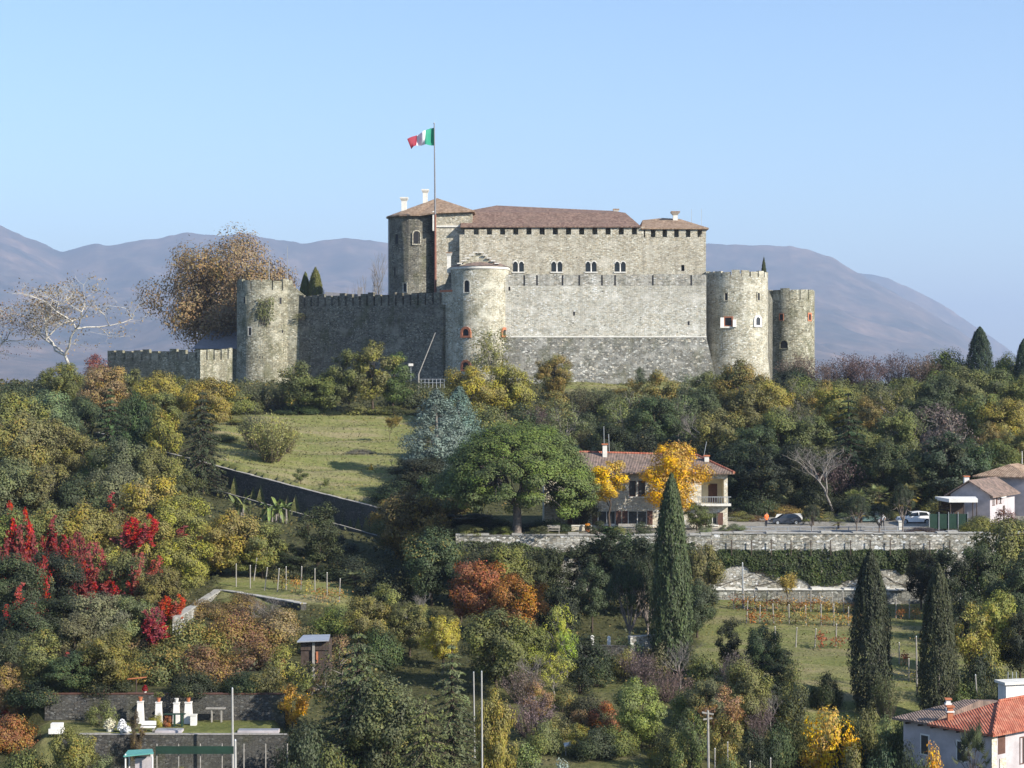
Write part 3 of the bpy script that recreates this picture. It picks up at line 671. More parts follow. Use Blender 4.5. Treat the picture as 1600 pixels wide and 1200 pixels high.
pa, pb = P(313,547,352), P(363,547,358.5)
crenel_wall('crenellated_wall', 'short sunlit crenellated wall left of the mossy tower', pa, pb, Z(547,352), Z(545,358), 1.5, .3, 1.9, 'stone_mossy', 1.0)
# slate-roofed building behind
rt = empty('slate_roofed_house', (X(338,382), 382, 60), 'grey pyramid-roofed building behind the low crenellated wall', 'building')
h0, h1 = P(300,545,380), P(378,545,380)
MB().box(h0.x+.6, h1.x, 380, 391, 60, h0.z).build('wall', M['stone_mossy'], rt)
mb = MB(); hz_ = h0.z; pk0, pk1 = P(334,512,386), P(366,512,386)
mb.add([(h0.x,379.4,hz_),(h1.x+.4,379.4,hz_),(h1.x+.4,392,hz_),(h0.x,392,hz_),tuple(pk0),tuple(pk1)], [(0,1,5,4),(1,2,5),(2,3,4,5),(3,0,4),(3,2,1,0)])
mb.build('roof', M['slate'], rt)
rt = empty('parapet_wall', (X(548,395), 395, 60), 'dark distant parapet roof behind the shaded crenellated wall', 'wall')
MB().prism([(X(508,393),393),(X(560,393),393),(X(560,393),394),(X(508,393),394)], 58, [Z(456,393),Z(460,393),Z(460,393),Z(456,393)]).build('wall', M['slate'], rt)
MB().prism([(X(559,392),392),(X(566,392),392),(X(566,392),393),(X(559,392),393)], 58, Z(449,392)).build('pier', M['slate'], rt)

# --- flag
fd = 356.0
rt = empty('flagpole', (X(679.5,fd), fd, 60.0), 'tall thin flagpole in front of the keep', 'flagpole')
MB().tube([P(680.5,600,fd), P(680.3,420,fd)], [.26,.22], 8).build('lower_mast', M['metal_rust'], rt)
MB().tube([P(680.3,420,fd), P(680,335,fd)], [.22,.2], 8).build('middle_mast', M['metal_rust'], rt)
MB().tube([P(680,335,fd), P(678.5,193.5,fd)], [.17,.09], 8).build('upper_mast', M['pole'], rt)
MB().ball(P(678.5,192.6,fd), .16).build('finial', M['metal'], rt)
M['flag_green'] = mat_plain('flag_green_cloth', (.02,.24,.15), .7, .06, 1.0); M['flag_white'] = mat_plain('flag_white_cloth', (.85,.82,.84), .7, .04, 1.0); M['flag_red'] = mat_plain('flag_red_cloth', (.24,.02,.04), .7, .06, 1.0)
ft = empty('flag', tuple(P(678,215,fd)), 'green white and red flag blowing left from the flagpole', 'flag')
top = [(678,199.5),(672,200.5),(665,204),(659,208),(652,211.5),(645,214),(637,219)]; bot = [(678,227.5),(671,227),(664,226.5),(658,228),(651,227),(646,231),(643,234)]
for k, (nm, mt) in enumerate((('green_band','flag_green'),('white_band','flag_white'),('red_band','flag_red'))):
    vs = []; fs = []; nu, nv = 7, 7
    for i in range(nu):
        s = k*2 + 2*i/(nu-1)
        a = [np.interp(s, range(7), [p[j] for p in top]) for j in (0,1)]; b = [np.interp(s, range(7), [p[j] for p in bot]) for j in (0,1)]
        for j in range(nv):
            f_ = j/(nv-1); q = P(a[0]*(1-f_)+b[0]*f_, a[1]*(1-f_)+b[1]*f_, fd)
            q.y += .55*math.sin(s*1.9+f_*1.3)*min(1, s/1.2) - .35*s*.5 + .18*math.sin(s*4.1-f_*2.0); vs.append(q)
    for i in range(nu-1):
        for j in range(nv-1): fs.append((i*nv+j, (i+1)*nv+j, (i+1)*nv+j+1, i*nv+j+1))
    MB().add(vs, fs).build(nm, M[mt], ft, smooth=True)
# crooked pole with stay, lamp and railing at the foot of the wall
rt = empty('crooked_pole', tuple(P(654,640,318)), 'wooden post with a long slanting stay below shaded castle wall', 'pole')
MB().tube([Vector((X(654,318),318,gz(X(654,318),318)-.3)), P(654,585,318)], [.15,.13], 8).build('post', M['wood_grey'], rt)
MB().tube([P(654,585,318), P(680,520,318)], [.1,.07], 8).build('stay', M['wood_grey'], rt)
rt = empty('street_lamp', tuple(P(642,610,330)), 'small grey lamp standing left of the crooked pole', 'street lamp')
MB().tube([Vector((X(642,330),330,gz(X(642,330),330)-.2)), P(642,572,330)], .06, 6).build('post', M['metal'], rt)
MB().box(X(638.5,330), X(645.5,330), 329.7, 330.3, Z(572,330), Z(568,330)).build('lamp_head', M['limestone'], rt)
rt = empty('railing', tuple(P(675,600,334)), 'low grey railing at foot of the shaded buttress', 'railing')
for p in range(658, 698, 6): MB().tube([P(p,606,334), P(p,592,334)], .05, 5).build('post', M['metal'], rt)
for y in (592.5, 598): MB().tube([P(656,y,334), P(697,y,334)], .045, 5).build('rail', M['metal'], rt)
# ------------------------------------------------------------------ plants: one template per habit, copied for every plant
RS = np.random.RandomState
def leaf_mesh(name, C, Nn, size, lc, mat, aspect=.62, up=None, extra=None):
    """diamond leaves (or needle tufts) at C facing Nn; up = wanted long direction"""
    n = len(C); Nn = Nn/(np.linalg.norm(Nn, axis=1, keepdims=True)+1e-9)
    rng = RS(n % 9973)
    u = rng.normal(size=(n,3)) if up is None else up + rng.normal(size=(n,3))*.25
    a = u - Nn*np.sum(u*Nn, 1, keepdims=True); a /= (np.linalg.norm(a, axis=1, keepdims=True)+1e-9)
    b = np.cross(Nn, a); s = np.asarray(size).reshape(-1,1)*np.ones((n,1)); w = s*aspect
    V = np.stack([C-a*s*.5, C+b*w*.5-Nn*s*.08, C+a*s*.5, C-b*w*.5-Nn*s*.08], 1).reshape(-1,3)
    me = bpy.data.meshes.new(name); me.vertices.add(4*n); me.vertices.foreach_set('co', V.ravel())
    me.loops.add(4*n); me.loops.foreach_set('vertex_index', np.arange(4*n)); me.polygons.add(n)
    me.polygons.foreach_set('loop_start', np.arange(0, 4*n, 4)); me.polygons.foreach_set('loop_total', np.full(n, 4))
    at = me.attributes.new('lc', 'FLOAT_COLOR', 'FACE'); at.data.foreach_set('color', np.concatenate([lc, np.ones((n,1))], 1).ravel())
    me.materials.append(M[mat]); me.update(); return me
def seg_mesh(name, segs, mat):
    """tapered limbs; segs = (p0, p1, r0, r1)"""
    P0 = np.array([s[0] for s in segs], float); P1 = np.array([s[1] for s in segs], float); r0 = np.array([s[2] for s in segs]); r1 = np.array([s[3] for s in segs])
    V = []; Fc = []; off = 0
    for sel, k in ((r0 > .05, 6), (r0 <= .05, 3)):
        if not sel.any(): continue
        p0, p1, a0, a1 = P0[sel], P1[sel], r0[sel], r1[sel]; n = len(p0)
        d = p1-p0; d /= (np.linalg.norm(d, axis=1, keepdims=True)+1e-9); h = np.where(np.abs(d[:,2:3]) > .9, [[0,1.,0]], [[0,0,1.]])
        a = np.cross(d, h); a /= np.linalg.norm(a, axis=1, keepdims=True); b = np.cross(d, a)
        th = 2*np.pi*np.arange(k)/k; ring = a[:,None,:]*np.cos(th)[None,:,None] + b[:,None,:]*np.sin(th)[None,:,None]
        v = np.stack([p0[:,None,:]+ring*a0[:,None,None], p1[:,None,:]+ring*a1[:,None,None]], 1).reshape(-1,3); V.append(v)
        base = off + np.arange(n)[:,None]*2*k; j = np.arange(k)
        Fc.append(np.stack([base+j, base+(j+1)%k, base+k+(j+1)%k, base+k+j], -1).reshape(-1,4)); off += n*2*k
    V = np.concatenate(V); Fc = np.concatenate(Fc); n = len(Fc)
    me = bpy.data.meshes.new(name); me.vertices.add(len(V)); me.vertices.foreach_set('co', V.ravel()); me.loops.add(4*n); me.loops.foreach_set('vertex_index', Fc.ravel())
    me.polygons.add(n); me.polygons.foreach_set('loop_start', np.arange(0, 4*n, 4)); me.polygons.foreach_set('loop_total', np.full(n, 4))
    me.polygons.foreach_set('use_smooth', np.ones(n, bool)); me.materials.append(M[mat]); me.update(); return me
def bend(p0, p1, r0, r1, rng, k=4, wob=.12, sag=0.0):
    p0 = np.array(p0, float); p1 = np.array(p1, float); L = np.linalg.norm(p1-p0); out = []; q = p0; 
    for i in range(1, k+1):
        t = i/k; w = p0+(p1-p0)*t + (rng.normal(size=3)*wob*L/k if i < k else 0) + np.array([0,0,sag*L*math.sin(math.pi*t)])
        out.append((q, w, r0+(r1-r0)*(i-1)/k, r0+(r1-r0)*t)); q = w
    return out
def sph(rng, n):
    v = rng.normal(size=(n,3)); return v/np.linalg.norm(v, axis=1, keepdims=True)
def clumps(rng, cen, rad, per, size, centre, inner=.55, flat=.85, upb=.3, rnd=.75):
    """leaves round clump centres"""
    C = []; Nn = []; lc = []; S_ = []
    for c, r in zip(cen, rad):
        n = max(8, int(per*r*r)); d = sph(rng, n); rr = r*(inner+(1-inner)*rng.rand(n,1)**.6)*(1+.18*rng.normal(size=(n,1)))
        p = c + d*rr*np.array([1,1,flat]); C.append(p); o = p-centre; o /= np.linalg.norm(o, axis=1, keepdims=True)+1e-9
        Nn.append(d*.85 + o*.75 + rng.normal(size=(n,3))*rnd*.55 + np.array([0,0,upb])); g = rng.rand()
        lc.append(np.stack([rng.rand(n), np.clip(g+rng.normal(size=n)*.12, 0, 1), rng.rand(n)], 1)); S_.append(size*(.6+.8*rng.rand(n)))
    return np.concatenate(C), np.concatenate(Nn), np.concatenate(S_), np.concatenate(lc)

TPL = {}
def reg(kind, parts, W, H): TPL.setdefault(kind, []).append((parts, W, H))
def t_broad(seed, W, H, tf=.25, lobes=7, minor=6, per=130, size=.34, kind='broad', mat='leaf', bark='bark', shape=1.0, sparse=1.0, limbs=True, twigs=4):
    rng = RS(seed); Hc = H*(1-tf); zc = H*tf+Hc*.52; R_ = W/2
    cen = []; rad = []; big = []
    for i in range(lobes):
        a = 2.4*i+rng.rand()*.8; z = (i+.5)/lobes; rr = math.sqrt(max(0, 1-(2*z-1)**2*shape))*.62*(.75+.45*rng.rand())
        big.append((np.array([R_*rr*math.cos(a), R_*rr*math.sin(a), H*tf+Hc*(.10+.80*z)]), R_*(.34+.14*rng.rand())))
    for c, r in big:
        for k in range(minor):
            d = sph(rng, 1)[0]; d[2] = d[2]*.8+.1
            cen.append(c+d*r*.85*np.array([1,1,.85])); rad.append(r*(.36+.30*rng.rand()))
        if sparse > .8: cen.append(c); rad.append(r*.75)
    cen = np.array(cen); rad = np.array(rad)
    C, Nn, S_, lc = clumps(rng, cen, rad, per*sparse, size, np.array([0,0,zc]))
    k = C[:,2] > .05; C, Nn, S_, lc = C[k], Nn[k], S_[k], lc[k]
    segs = []
    tr = max(.07, W*.022); segs += bend((0,0,-.4), (rng.normal()*.2*W/8, rng.normal()*.2*W/8, H*(tf+.25)), tr*1.3, tr*.65, rng, 5, .05)
    if limbs:
        for c, r in big:
            b0 = np.array([0,0,H*tf*(.75+.5*rng.rand())+.15*H*rng.rand()]); segs += bend(b0, c, tr*.55, tr*.16, rng, 4, .12, .05)
            for _ in range(twigs): segs += bend(c-(c-b0)*.3*rng.rand(), c+sph(rng,1)[0]*r*.9, tr*.2, .012, rng, 2, .15)
    reg(kind, [('trunk', seg_mesh('trunk', segs, bark)), ('crown', leaf_mesh('crown', C, Nn, S_, lc, mat))], W, H)
def t_bush(seed, W, H, per=120, size=.3, kind='bush', mat='leaf', n=16):
    rng = RS(seed); cen = []; rad = []
    for i in range(n):
        a = rng.rand()*6.283; q = math.sqrt(rng.rand()); z = rng.rand()
        lim = math.sqrt(max(.05, 1-q*q)); cen.append([W*.40*q*math.cos(a), W*.40*q*math.sin(a), H*(.12+.72*z*lim)]); rad.append(W*(.10+.08*rng.rand()))
    C, Nn, S_, lc = clumps(rng, np.array(cen), np.array(rad), per, size, np.array([0,0,H*.3]))
    C[:,2] = np.abs(C[:,2])
    segs = []
    for c in cen[:10]: segs += bend((rng.normal()*.05*W,rng.normal()*.05*W,-.2), c, W*.012+.02, .012, rng, 3, .15)
    reg(kind, [('stem', seg_mesh('stem', segs, 'bark')), ('foliage', leaf_mesh('foliage', C, Nn, S_, lc, mat))], W, H)
def t_cypress(seed, W, H, n=21000, kind='cypress'):
    rng = RS(seed); t = rng.rand(n)**.85; th = rng.rand(n)*6.283
    prof = np.interp(t, [0,.08,.28,.52,.74,.89,.96,1], [.7,.92,1.04,.96,.76,.48,.26,.04])
    k1, k2, k3 = rng.rand(3)*6
    lump = 1 + .07*np.sin(th*2+k1+t*4) + .06*np.sin(th*5+k2-t*11) + .06*np.sin(th*8+t*24+k3)
    tuft = hashnoise(th*12, t*H*1.6, 1.6, seed % 7)
    rr = W/2*prof*lump*(.62+.40*rng.rand(n)**.5)*(.86+.24*tuft)
    C = np.stack([rr*np.cos(th), rr*np.sin(th), .3+t*(H-.4)+.15*rng.normal(size=n)], 1)
    Nn = np.stack([np.cos(th), np.sin(th), .25+0*th], 1) + rng.normal(size=(n,3))*.45
    up = np.stack([.25*np.cos(th), .25*np.sin(th), 1+0*th], 1)
    lc = np.stack([rng.rand(n), np.clip(tuft+rng.normal(size=n)*.1, 0, 1), rng.rand(n)], 1)
    segs = bend((0,0,-.4), (0,0,H*.9), W*.07, .03, rng, 4, .01)
    reg(kind, [('trunk', seg_mesh('trunk', segs, 'bark_grey')), ('crown', leaf_mesh('crown', C, Nn, .25*(.6+.8*rng.rand(n)), lc, 'needle', .42, up))], W, H)
def t_conifer(seed, W, H, whorl=16, per=7, droop=.25, lift=.0, dens=26, size=.30, kind='spruce', powr=.85, low=.08, round_=0.0):
    rng = RS(seed); C = []; Nn = []; lc = []; U = []; segs = bend((0,0,-.4), (0,0,H*.98), W*.035+.05, .03, rng, 6, .01)
    for i in range(whorl):
        z = low+(1-low)*((i+.3)/whorl); L0 = W/2*((1-z)**powr+.03)
        if round_: L0 = W/2*math.sin(math.pi*min(1, .12+.88*(1-z)**.8))*.9+.1
        for k in range(per):
            a = 6.283*(k+rng.rand()*.8)/per+i*.9; L = L0*(.7+.45*rng.rand()); g = rng.rand()
            tip = np.array([math.cos(a)*L, math.sin(a)*L, H*z - droop*L + lift*L*rng.rand()]); root = np.array([0,0,H*z+.06*L])
            segs.append((root, tip, .02+.012*L, .012)); n = int(dens*L+6); t = rng.rand(n)**.7
            side = np.array([-math.sin(a), math.cos(a), 0]); wd = (1-t)*.30*L+.10
            p = root+(tip-root)*t[:,None] + side*(rng.rand(n,1)*2-1)*wd[:,None] + np.stack([0*t,0*t,-.10*L*np.abs(rng.normal(size=n))*(.3+droop)], 1)
            C.append(p); Nn.append(np.tile([math.cos(a)*.5, math.sin(a)*.5, .9], (n,1))+rng.normal(size=(n,3))*.45)
            U.append(np.tile(tip-root, (n,1))/max(L,.1)+side*(rng.rand(n,1)*2-1)*.8); lc.append(np.stack([rng.rand(n), np.clip(g+rng.normal(size=n)*.1,0,1), rng.rand(n)], 1))
    C = np.concatenate(C); n = len(C)
    reg(kind, [('trunk', seg_mesh('trunk', segs, 'bark')), ('crown', leaf_mesh('crown', C, np.concatenate(Nn), size*(.6+.8*rng.rand(n)), np.concatenate(lc), 'needle', .45, np.concatenate(U)))], W, H)
def t_umbrella(seed, W, H, kind='umbrella_pine', dome=.75, n=80, tf=.42, per=150, size=.26, bark='bark_pine', r=.085, lobes=False):
    rng = RS(seed); cen = []; rad = []; R_ = W/2
    if lobes:                                   # lower boughs left and right
        for lx, ly, lz, sx_, sz_, m in ((-.52,-.35,.43,.30,.13,46),(-.25,-.5,.36,.14,.07,12),(.72,-.2,.38,.22,.15,46),(.15,-.55,.34,.12,.06,10),(-.8,.1,.42,.16,.10,18)):
            for _ in range(m):
                v = sph(rng,1)[0]; cen.append([R_*(lx+sx_*v[0]), R_*(ly+sx_*v[1]), H*(lz+sz_*v[2])]); rad.append(W*r*(.65+.5*rng.rand()))
    for i in range(n):
        q = math.sqrt((i+.5)/n); a = 2.39996*i+rng.rand()*.5
        top = H*(tf+(1-tf)*math.sqrt(max(0, 1-(q*.98)**2))**dome); z = top-H*.05-(rng.rand()**1.6)*H*((.34 if math.cos(a-2.6) < .4 else .44)*(1 if i % 2 else .35) if n > 100 else .16)
        cen.append([R_*q*.92*math.cos(a), R_*q*.92*math.sin(a), z]); rad.append(W*r*(.7+.6*rng.rand()))
    cen = np.array(cen); C, Nn, S_, lc = clumps(rng, cen, np.array(rad), per, size, np.array([0,0,H*tf]), .5, .62, .55, .6)
    fork = np.array([0,0,H*tf*.62]); segs = bend((0,0,-.4), fork, W*.030, W*.024, rng, 4, .03)
    mids = []
    for k in range(8):
        a = 6.283*k/8+rng.rand()*.5; q = .25+.35*rng.rand(); m_ = np.array([R_*q*math.cos(a), R_*q*math.sin(a), H*(tf*.75+.16+.16*rng.rand())]); mids.append(m_)
        segs += bend(fork, m_, W*.016, W*.009, rng, 4, .12)
    for c in cen:
        m_ = min(mids, key=lambda q: np.sum((q-c)**2)); segs += bend(m_, c, W*.006, .02, rng, 3, .12)
    reg(kind, [('trunk', seg_mesh('trunk', segs, bark)), ('crown', leaf_mesh('crown', C, Nn, S_, lc, 'needle', .5))], W, H)
def t_bare(seed, W, H, kind='bare', bark='bark_grey', tf=.2, leafn=0, lsize=.3, spread=.55, depth=5, upl=.35, thick=.022, mat='leaf', multi=1, wig=.16):
    """branching tree; a few leaves at the twig ends"""
    rng = RS(seed); segs = []; tips = []
    def grow(p, d, L, r, lv):
        q = p; k = 3 if lv < 3 else 2
        for i in range(k):
            d = d+rng.normal(size=3)*wig+np.array([0,0,.05]); d /= np.linalg.norm(d); w = q+d*L/k
            segs.append((q, w, r*(1-.35*i/k), r*(1-.35*(i+1)/k))); q = w
            if lv >= 2 and rng.rand() < .7 and lv < depth:
                s = sph(rng, 1)[0]; nd = d*.5+s*spread+np.array([0,0,upl*.5]); grow(q, nd/np.linalg.norm(nd), L*(.45+.25*rng.rand()), r*.42, lv+1)
        if lv >= depth: tips.append(q); return
        for k_ in range(3 if lv < 2 else 2):
            a = rng.rand()*6.283; s = np.array([math.cos(a), math.sin(a), 0.0]); nd = d*.75+s*spread+np.array([0,0,upl]); nd /= np.linalg.norm(nd)
            grow(q, nd, L*(.62+.22*rng.rand()), r*.62, lv+1)
    for m_ in range(multi):
        a = 6.283*m_/max(1,multi); s = np.array([math.cos(a), math.sin(a), 0])*(.0 if multi == 1 else .35); d = np.array([0,0,1.0])+s; d /= np.linalg.norm(d)
        grow(np.array([s[0]*.2, s[1]*.2, -.3]), d, H*max(tf,.12)+.3, H*thick, 0)
    A = np.array([s_[1] for s_ in segs]); sc = np.array([W/2/np.percentile(np.abs(A[:,0]), 97), W/2/np.percentile(np.abs(A[:,1]), 97), H/A[:,2].max()])
    segs = [(s_[0]*sc, s_[1]*sc, s_[2], max(.008, s_[3])) for s_ in segs]; tips = np.array(tips)*sc
    cut = H*thick*.30; parts = [('trunk', seg_mesh('trunk', [s_ for s_ in segs if s_[2] > cut], bark)), ('twigs', seg_mesh('twigs', [s_ for s_ in segs if s_[2] <= cut], bark))]
    if leafn:
        n = len(tips)*leafn; C = np.repeat(tips, leafn, 0)+rng.normal(size=(n,3))*lsize*.9; g = np.repeat(rng.rand(len(tips)), leafn)
        lc = np.stack([rng.rand(n), np.clip(g+rng.normal(size=n)*.1,0,1), rng.rand(n)], 1)
        parts.append(('crown', leaf_mesh('crown', C, rng.normal(size=(n,3))+np.array([.2,-.2,.6]), lsize*(.6+.8*rng.rand(n)), lc, mat)))
    reg(kind, parts, W, H)
def t_palm(seed, W, H, kind='palm', fronds=34):
    rng = RS(seed); top = H*.72; segs = bend((0,0,-.3), (rng.normal()*.1,rng.normal()*.1,top), .17, .20, rng, 4, .02); C = []; Nn = []; U = []; lc = []; sz = []
    for k in range(fronds):
        a = 2.39996*k; el = R(75-125*(k/fronds)); L = W/2*(.55+.15*rng.rand()); d = np.array([math.cos(a)*math.cos(el), math.sin(a)*math.cos(el), math.sin(el)])
        b = np.array([0,0,top])+d*L; segs.append((np.array([0,0,top-.1]), b, .02, .012)); g = rng.rand()*.6+(.4 if k > fronds*.7 else 0)
        side = np.cross(d, [0,0,1.0]); side /= np.linalg.norm(side)+1e-9; nrm = np.cross(side, d)
        for j in range(17):
            f = R(-85+170*j/16); u = d*math.cos(f)+side*math.sin(f)+np.array([0,0,-.25]); l = W*.22*(1-.25*abs(j-8)/8)
            C.append(b+u*l*.5); U.append(u); Nn.append(nrm+side*.3*math.sin(f)); lc.append([rng.rand(), g, rng.rand()]); sz.append(l)
    n = len(C); C = np.array(C)
    reg(kind, [('trunk', seg_mesh('trunk', segs, 'bark')), ('crown', leaf_mesh('crown', C, np.array(Nn), np.array(sz), np.array(lc), 'leaf', .10, np.array(U)*4))], W, H)
def t_banana(seed, W, H, kind='banana_plant'):
    rng = RS(seed); mb = MB(); st = MB(); V = []; Fc = []
    for s in range(7):
        ox, oy = rng.normal()*W*.22, rng.normal()*W*.15; hs = H*(.35+.2*rng.rand()); st.tube([(ox,oy,-.3),(ox,oy,hs)], [.16,.11], 7)
        for k in range(5):
            a = rng.rand()*6.283; L = H*(.5+.2*rng.rand()); up = 1.3-.25*k; pts = []
            for i in range(7):
                t = i/6; pts.append(Vector((ox+math.cos(a)*L*t*.75, oy+math.sin(a)*L*t*.75, hs+L*(up*t-1.15*t*t*(.5+.14*k)))))
            side = Vector((-math.sin(a), math.cos(a), 0)); w = [.03,.14,.20,.21,.19,.12,.02]
            for i in range(6):
                n = len(V); V += [pts[i]-side*w[i]+Vector((0,0,.12*w[i]*4)), pts[i], pts[i]+side*w[i]+Vector((0,0,.12*w[i]*4)), pts[i+1]-side*w[i+1]+Vector((0,0,.12*w[i+1]*4)), pts[i+1], pts[i+1]+side*w[i+1]+Vector((0,0,.12*w[i+1]*4))]
                Fc += [(n,n+1,n+4,n+3),(n+1,n+2,n+5,n+4)]
    me = bpy.data.meshes.new('leaf'); me.from_pydata([tuple(v) for v in V], [], Fc); at = me.attributes.new('lc', 'FLOAT_COLOR', 'FACE')
    at.data.foreach_set('color', np.concatenate([np.repeat(rng.rand(len(Fc)//2,3), 2, 0)[:len(Fc)], np.ones((len(Fc),1))], 1).ravel()); me.materials.append(M['leaf']); me.update()
    m2 = bpy.data.meshes.new('stem'); m2.from_pydata(st.v, [], st.f); m2.materials.append(M['bark_grey']); m2.update()
    reg(kind, [('stem', m2), ('leaf_crown', me)], W, H)
def t_creeper(seed, W, H, kind='creeper', n=2600, size=.22):
    """curtain of creeper hanging down over a tree"""
    rng = RS(seed); C = []; lc = []
    k = 11; per = n//k
    for i in range(k):
        x = (rng.rand()-.5)*W; y = rng.normal()*.5; top = H*(.45+.55*rng.rand()); bot = top*rng.rand()*.5; t = rng.rand(per); g = rng.rand()
        wd = .10*W*(.4+.6*np.sin(math.pi*np.clip(t,.05,1)))
        C.append(np.stack([x+rng.normal(size=per)*wd*.55+.25*np.sin(t*6+i), y+rng.normal(size=per)*.28-.25*t, top+(bot-top)*t], 1)); lc.append(np.stack([rng.rand(per), np.clip(g+rng.normal(size=per)*.15,0,1), rng.rand(per)], 1))
    C = np.concatenate(C); Nn = rng.normal(size=C.shape)*.6+np.array([.3,-.9,.4])
    segs = []
    for i in range(6):
        x = (rng.rand()-.5)*W*.8; segs += bend((x*.3,.3,-.2), (x,.1,H*.9), .04, .015, rng, 5, .08)
    reg(kind, [('stem', seg_mesh('stem', segs, 'bark')), ('foliage', leaf_mesh('foliage', C, Nn, size*(.6+.8*rng.rand(len(C))), np.concatenate(lc), 'leaf_red'))], W, H)

for s in range(5): t_broad(10+s, 8, 8.5, .16, 9+s%3, 7, 250, .235, kind='broad')
for s in range(3): t_broad(30+s, 6, 10, .18, 10, 6, 270, .23, kind='tall')
for s in range(3): t_broad(40+s, 5, 6, .22, 7, 6, 340, .19, kind='small')
for s in range(3): t_broad(50+s, 7, 7.5, .2, 9, 8, 125, .21, kind='airy', twigs=9, sparse=.7, bark='bark_grey')
for s in range(4): t_bush(60+s, 5, 4, 300, .19, n=20)
for s in range(2): t_bush(75+s, 9, 6, 230, .24, kind='dome_pine', mat='needle', n=44)
for s in range(2): t_bush(70+s, 8, 4.2, 210, .22, kind='thicket', n=34)
for s in range(4): t_cypress(80+s, 3.6, 14)
t_conifer(90, 7, 11, kind='spruce'); t_conifer(91, 6, 11, 18, 7, .35, kind='spruce')
t_conifer(93, 9, 12, 15, 8, .30, .15, 30, .30, kind='fir', powr=.7)
def t_cone(seed, W, H, kind, n=360, per=190, size=.26):
    rng = RS(seed); t = np.sort(rng.rand(n)**1.35); th = 2.39996*np.arange(n)+rng.rand(n); rr = W/2*np.interp(t, [0,.12,.35,.6,.85,1], [.8,.95,.86,.62,.30,.03])*(.35+.67*rng.rand(n)**.6)
    cen = np.stack([rr*np.cos(th), rr*np.sin(th), H*(.03+.95*t)], 1); rad = W*.085*(1.15-.55*t)*(.7+.6*rng.rand(n)); C, Nn, S_, lc = clumps(rng, cen, rad, per, size, np.array([0,0,H*.3]), .35, 1.25, .35, .7)
    o = C.copy(); o[:,2] = 0; o /= np.linalg.norm(o, axis=1, keepdims=True)+1e-9; up = o*.8+np.array([0,0,.9]); C[:,2] = np.abs(C[:,2])
    segs = bend((0,0,-.4), (0,0,H*.96), W*.03+.05, .03, rng, 5, .01)+[s for c in cen[::5] for s in bend((0,0,max(.3,c[2]-.6)), c, .05, .02, rng, 2, .05)]
    reg(kind, [('trunk', seg_mesh('trunk', segs, 'bark_grey')), ('crown', leaf_mesh('crown', C, Nn, S_, lc, 'needle', .45, up))], W, H)
t_cone(95, 7.5, 12.5, 'blue_cedar'); t_cone(97, 7.5, 12.5, 'blue_cedar')
t_conifer(96, 6, 8, 14, 8, -.35, .2, 34, .27, kind='upright_conifer', powr=.45)
t_umbrella(100, 16, 13.3, n=300, tf=.38, dome=1.0, per=260, r=.062, size=.22, lobes=True); t_umbrella(101, 12, 8, n=80, tf=.42, per=150, kind='umbrella_small', r=.08, size=.24)
for s in range(2): t_broad(165+s, 6.4, 9.4, .24, 11, 8, 320, .19, kind='oval')
for s in range(2): t_bare(110+s, 9, 9, 'bare', 'bark_grey', .2, 0, depth=5)
t_bare(113, 22, 17, 'sycamore', 'bark_pale', .16, 2, .34, .75, 6, .18, .020, wig=.22)
t_broad(115, 22, 18, .30, 18, 11, 60, .33, kind='plane_tree', sparse=.75, twigs=1)
def t_feather(seed, W, H, kind='wispy', n=5200):
    rng = RS(seed); k = 60; th = rng.rand(k)*6.283; q = np.sqrt(rng.rand(k)); C = []; U = []; lc = []; segs = []
    for i in range(k):
        tip = np.array([W/2*q[i]*math.cos(th[i]), W/2*q[i]*math.sin(th[i]), H*(1-.45*q[i]**2)*(.75+.25*rng.rand())]); b0 = tip*np.array([.22,.22,0]); m = n//k; t = rng.rand(m)**.8; g = rng.rand()
        p = b0+(tip-b0)*t[:,None]+np.stack([0*t,0*t,.25*H*np.sin(t*3.14)*.3], 1)+rng.normal(size=(m,3))*.16*(.4+t[:,None]); C.append(p); U.append(np.tile((tip-b0)/np.linalg.norm(tip-b0), (m,1))+rng.normal(size=(m,3))*.5)
        lc.append(np.stack([rng.rand(m), np.clip(g+rng.normal(size=m)*.1,0,1), rng.rand(m)], 1)); segs += bend(b0, tip, .03, .008, rng, 3, .08)
    C = np.concatenate(C); C[:,2] = np.abs(C[:,2]); m = len(C)
    reg(kind, [('stem', seg_mesh('stem', segs, 'twig')), ('foliage', leaf_mesh('foliage', C, rng.normal(size=(m,3))+np.array([.2,-.3,.5]), .2*(.6+.8*rng.rand(m)), np.concatenate(lc), 'leaf', .4, np.concatenate(U)))], W, H)
for s in range(3): t_feather(117+s, 5, 5)
for s in range(3): t_feather(120+s, 6, 5, 'purple_scrub', 3600)
t_bare(123, 5, 5.5, 'vase_tree', 'bark', .22, 5, .22, .32, 5, .55, .014)
t_palm(130, 3.6, 4.6); t_palm(131, 3.4, 3.8)
t_banana(140, 4.5, 3.6)
for s in range(4): t_creeper(150+s, 2.6, 6)
for s in range(2): t_broad(160+s, 5, 9, .42, 8, 7, 330, .2, kind='lollipop')
def t_vine(seed, kind='vine'):
    rng = RS(seed); n = 150; C = np.stack([rng.normal(size=n)*.75, rng.normal(size=n)*.22, .95+rng.normal(size=n)*.33+.1*rng.rand(n)], 1); C[:,2] = np.clip(C[:,2], .1, 1.9)
    segs = bend((0,0,-.2), (.05,0,.8), .04, .03, rng, 3, .1)+bend((0,0,.8), (-1.0,0,1.1), .02, .01, rng, 3, .1)+bend((0,0,.8), (1.0,0,1.1), .02, .01, rng, 3, .1)
    reg(kind, [('stem', seg_mesh('stem', segs, 'bark')), ('foliage', leaf_mesh('foliage', C, rng.normal(size=(n,3))+np.array([.2,-.6,.4]), .2*(.6+.8*rng.rand(n)), rng.rand(n,3), 'leaf'))], 2.4, 1.7)
for s in range(3): t_vine(170+s)

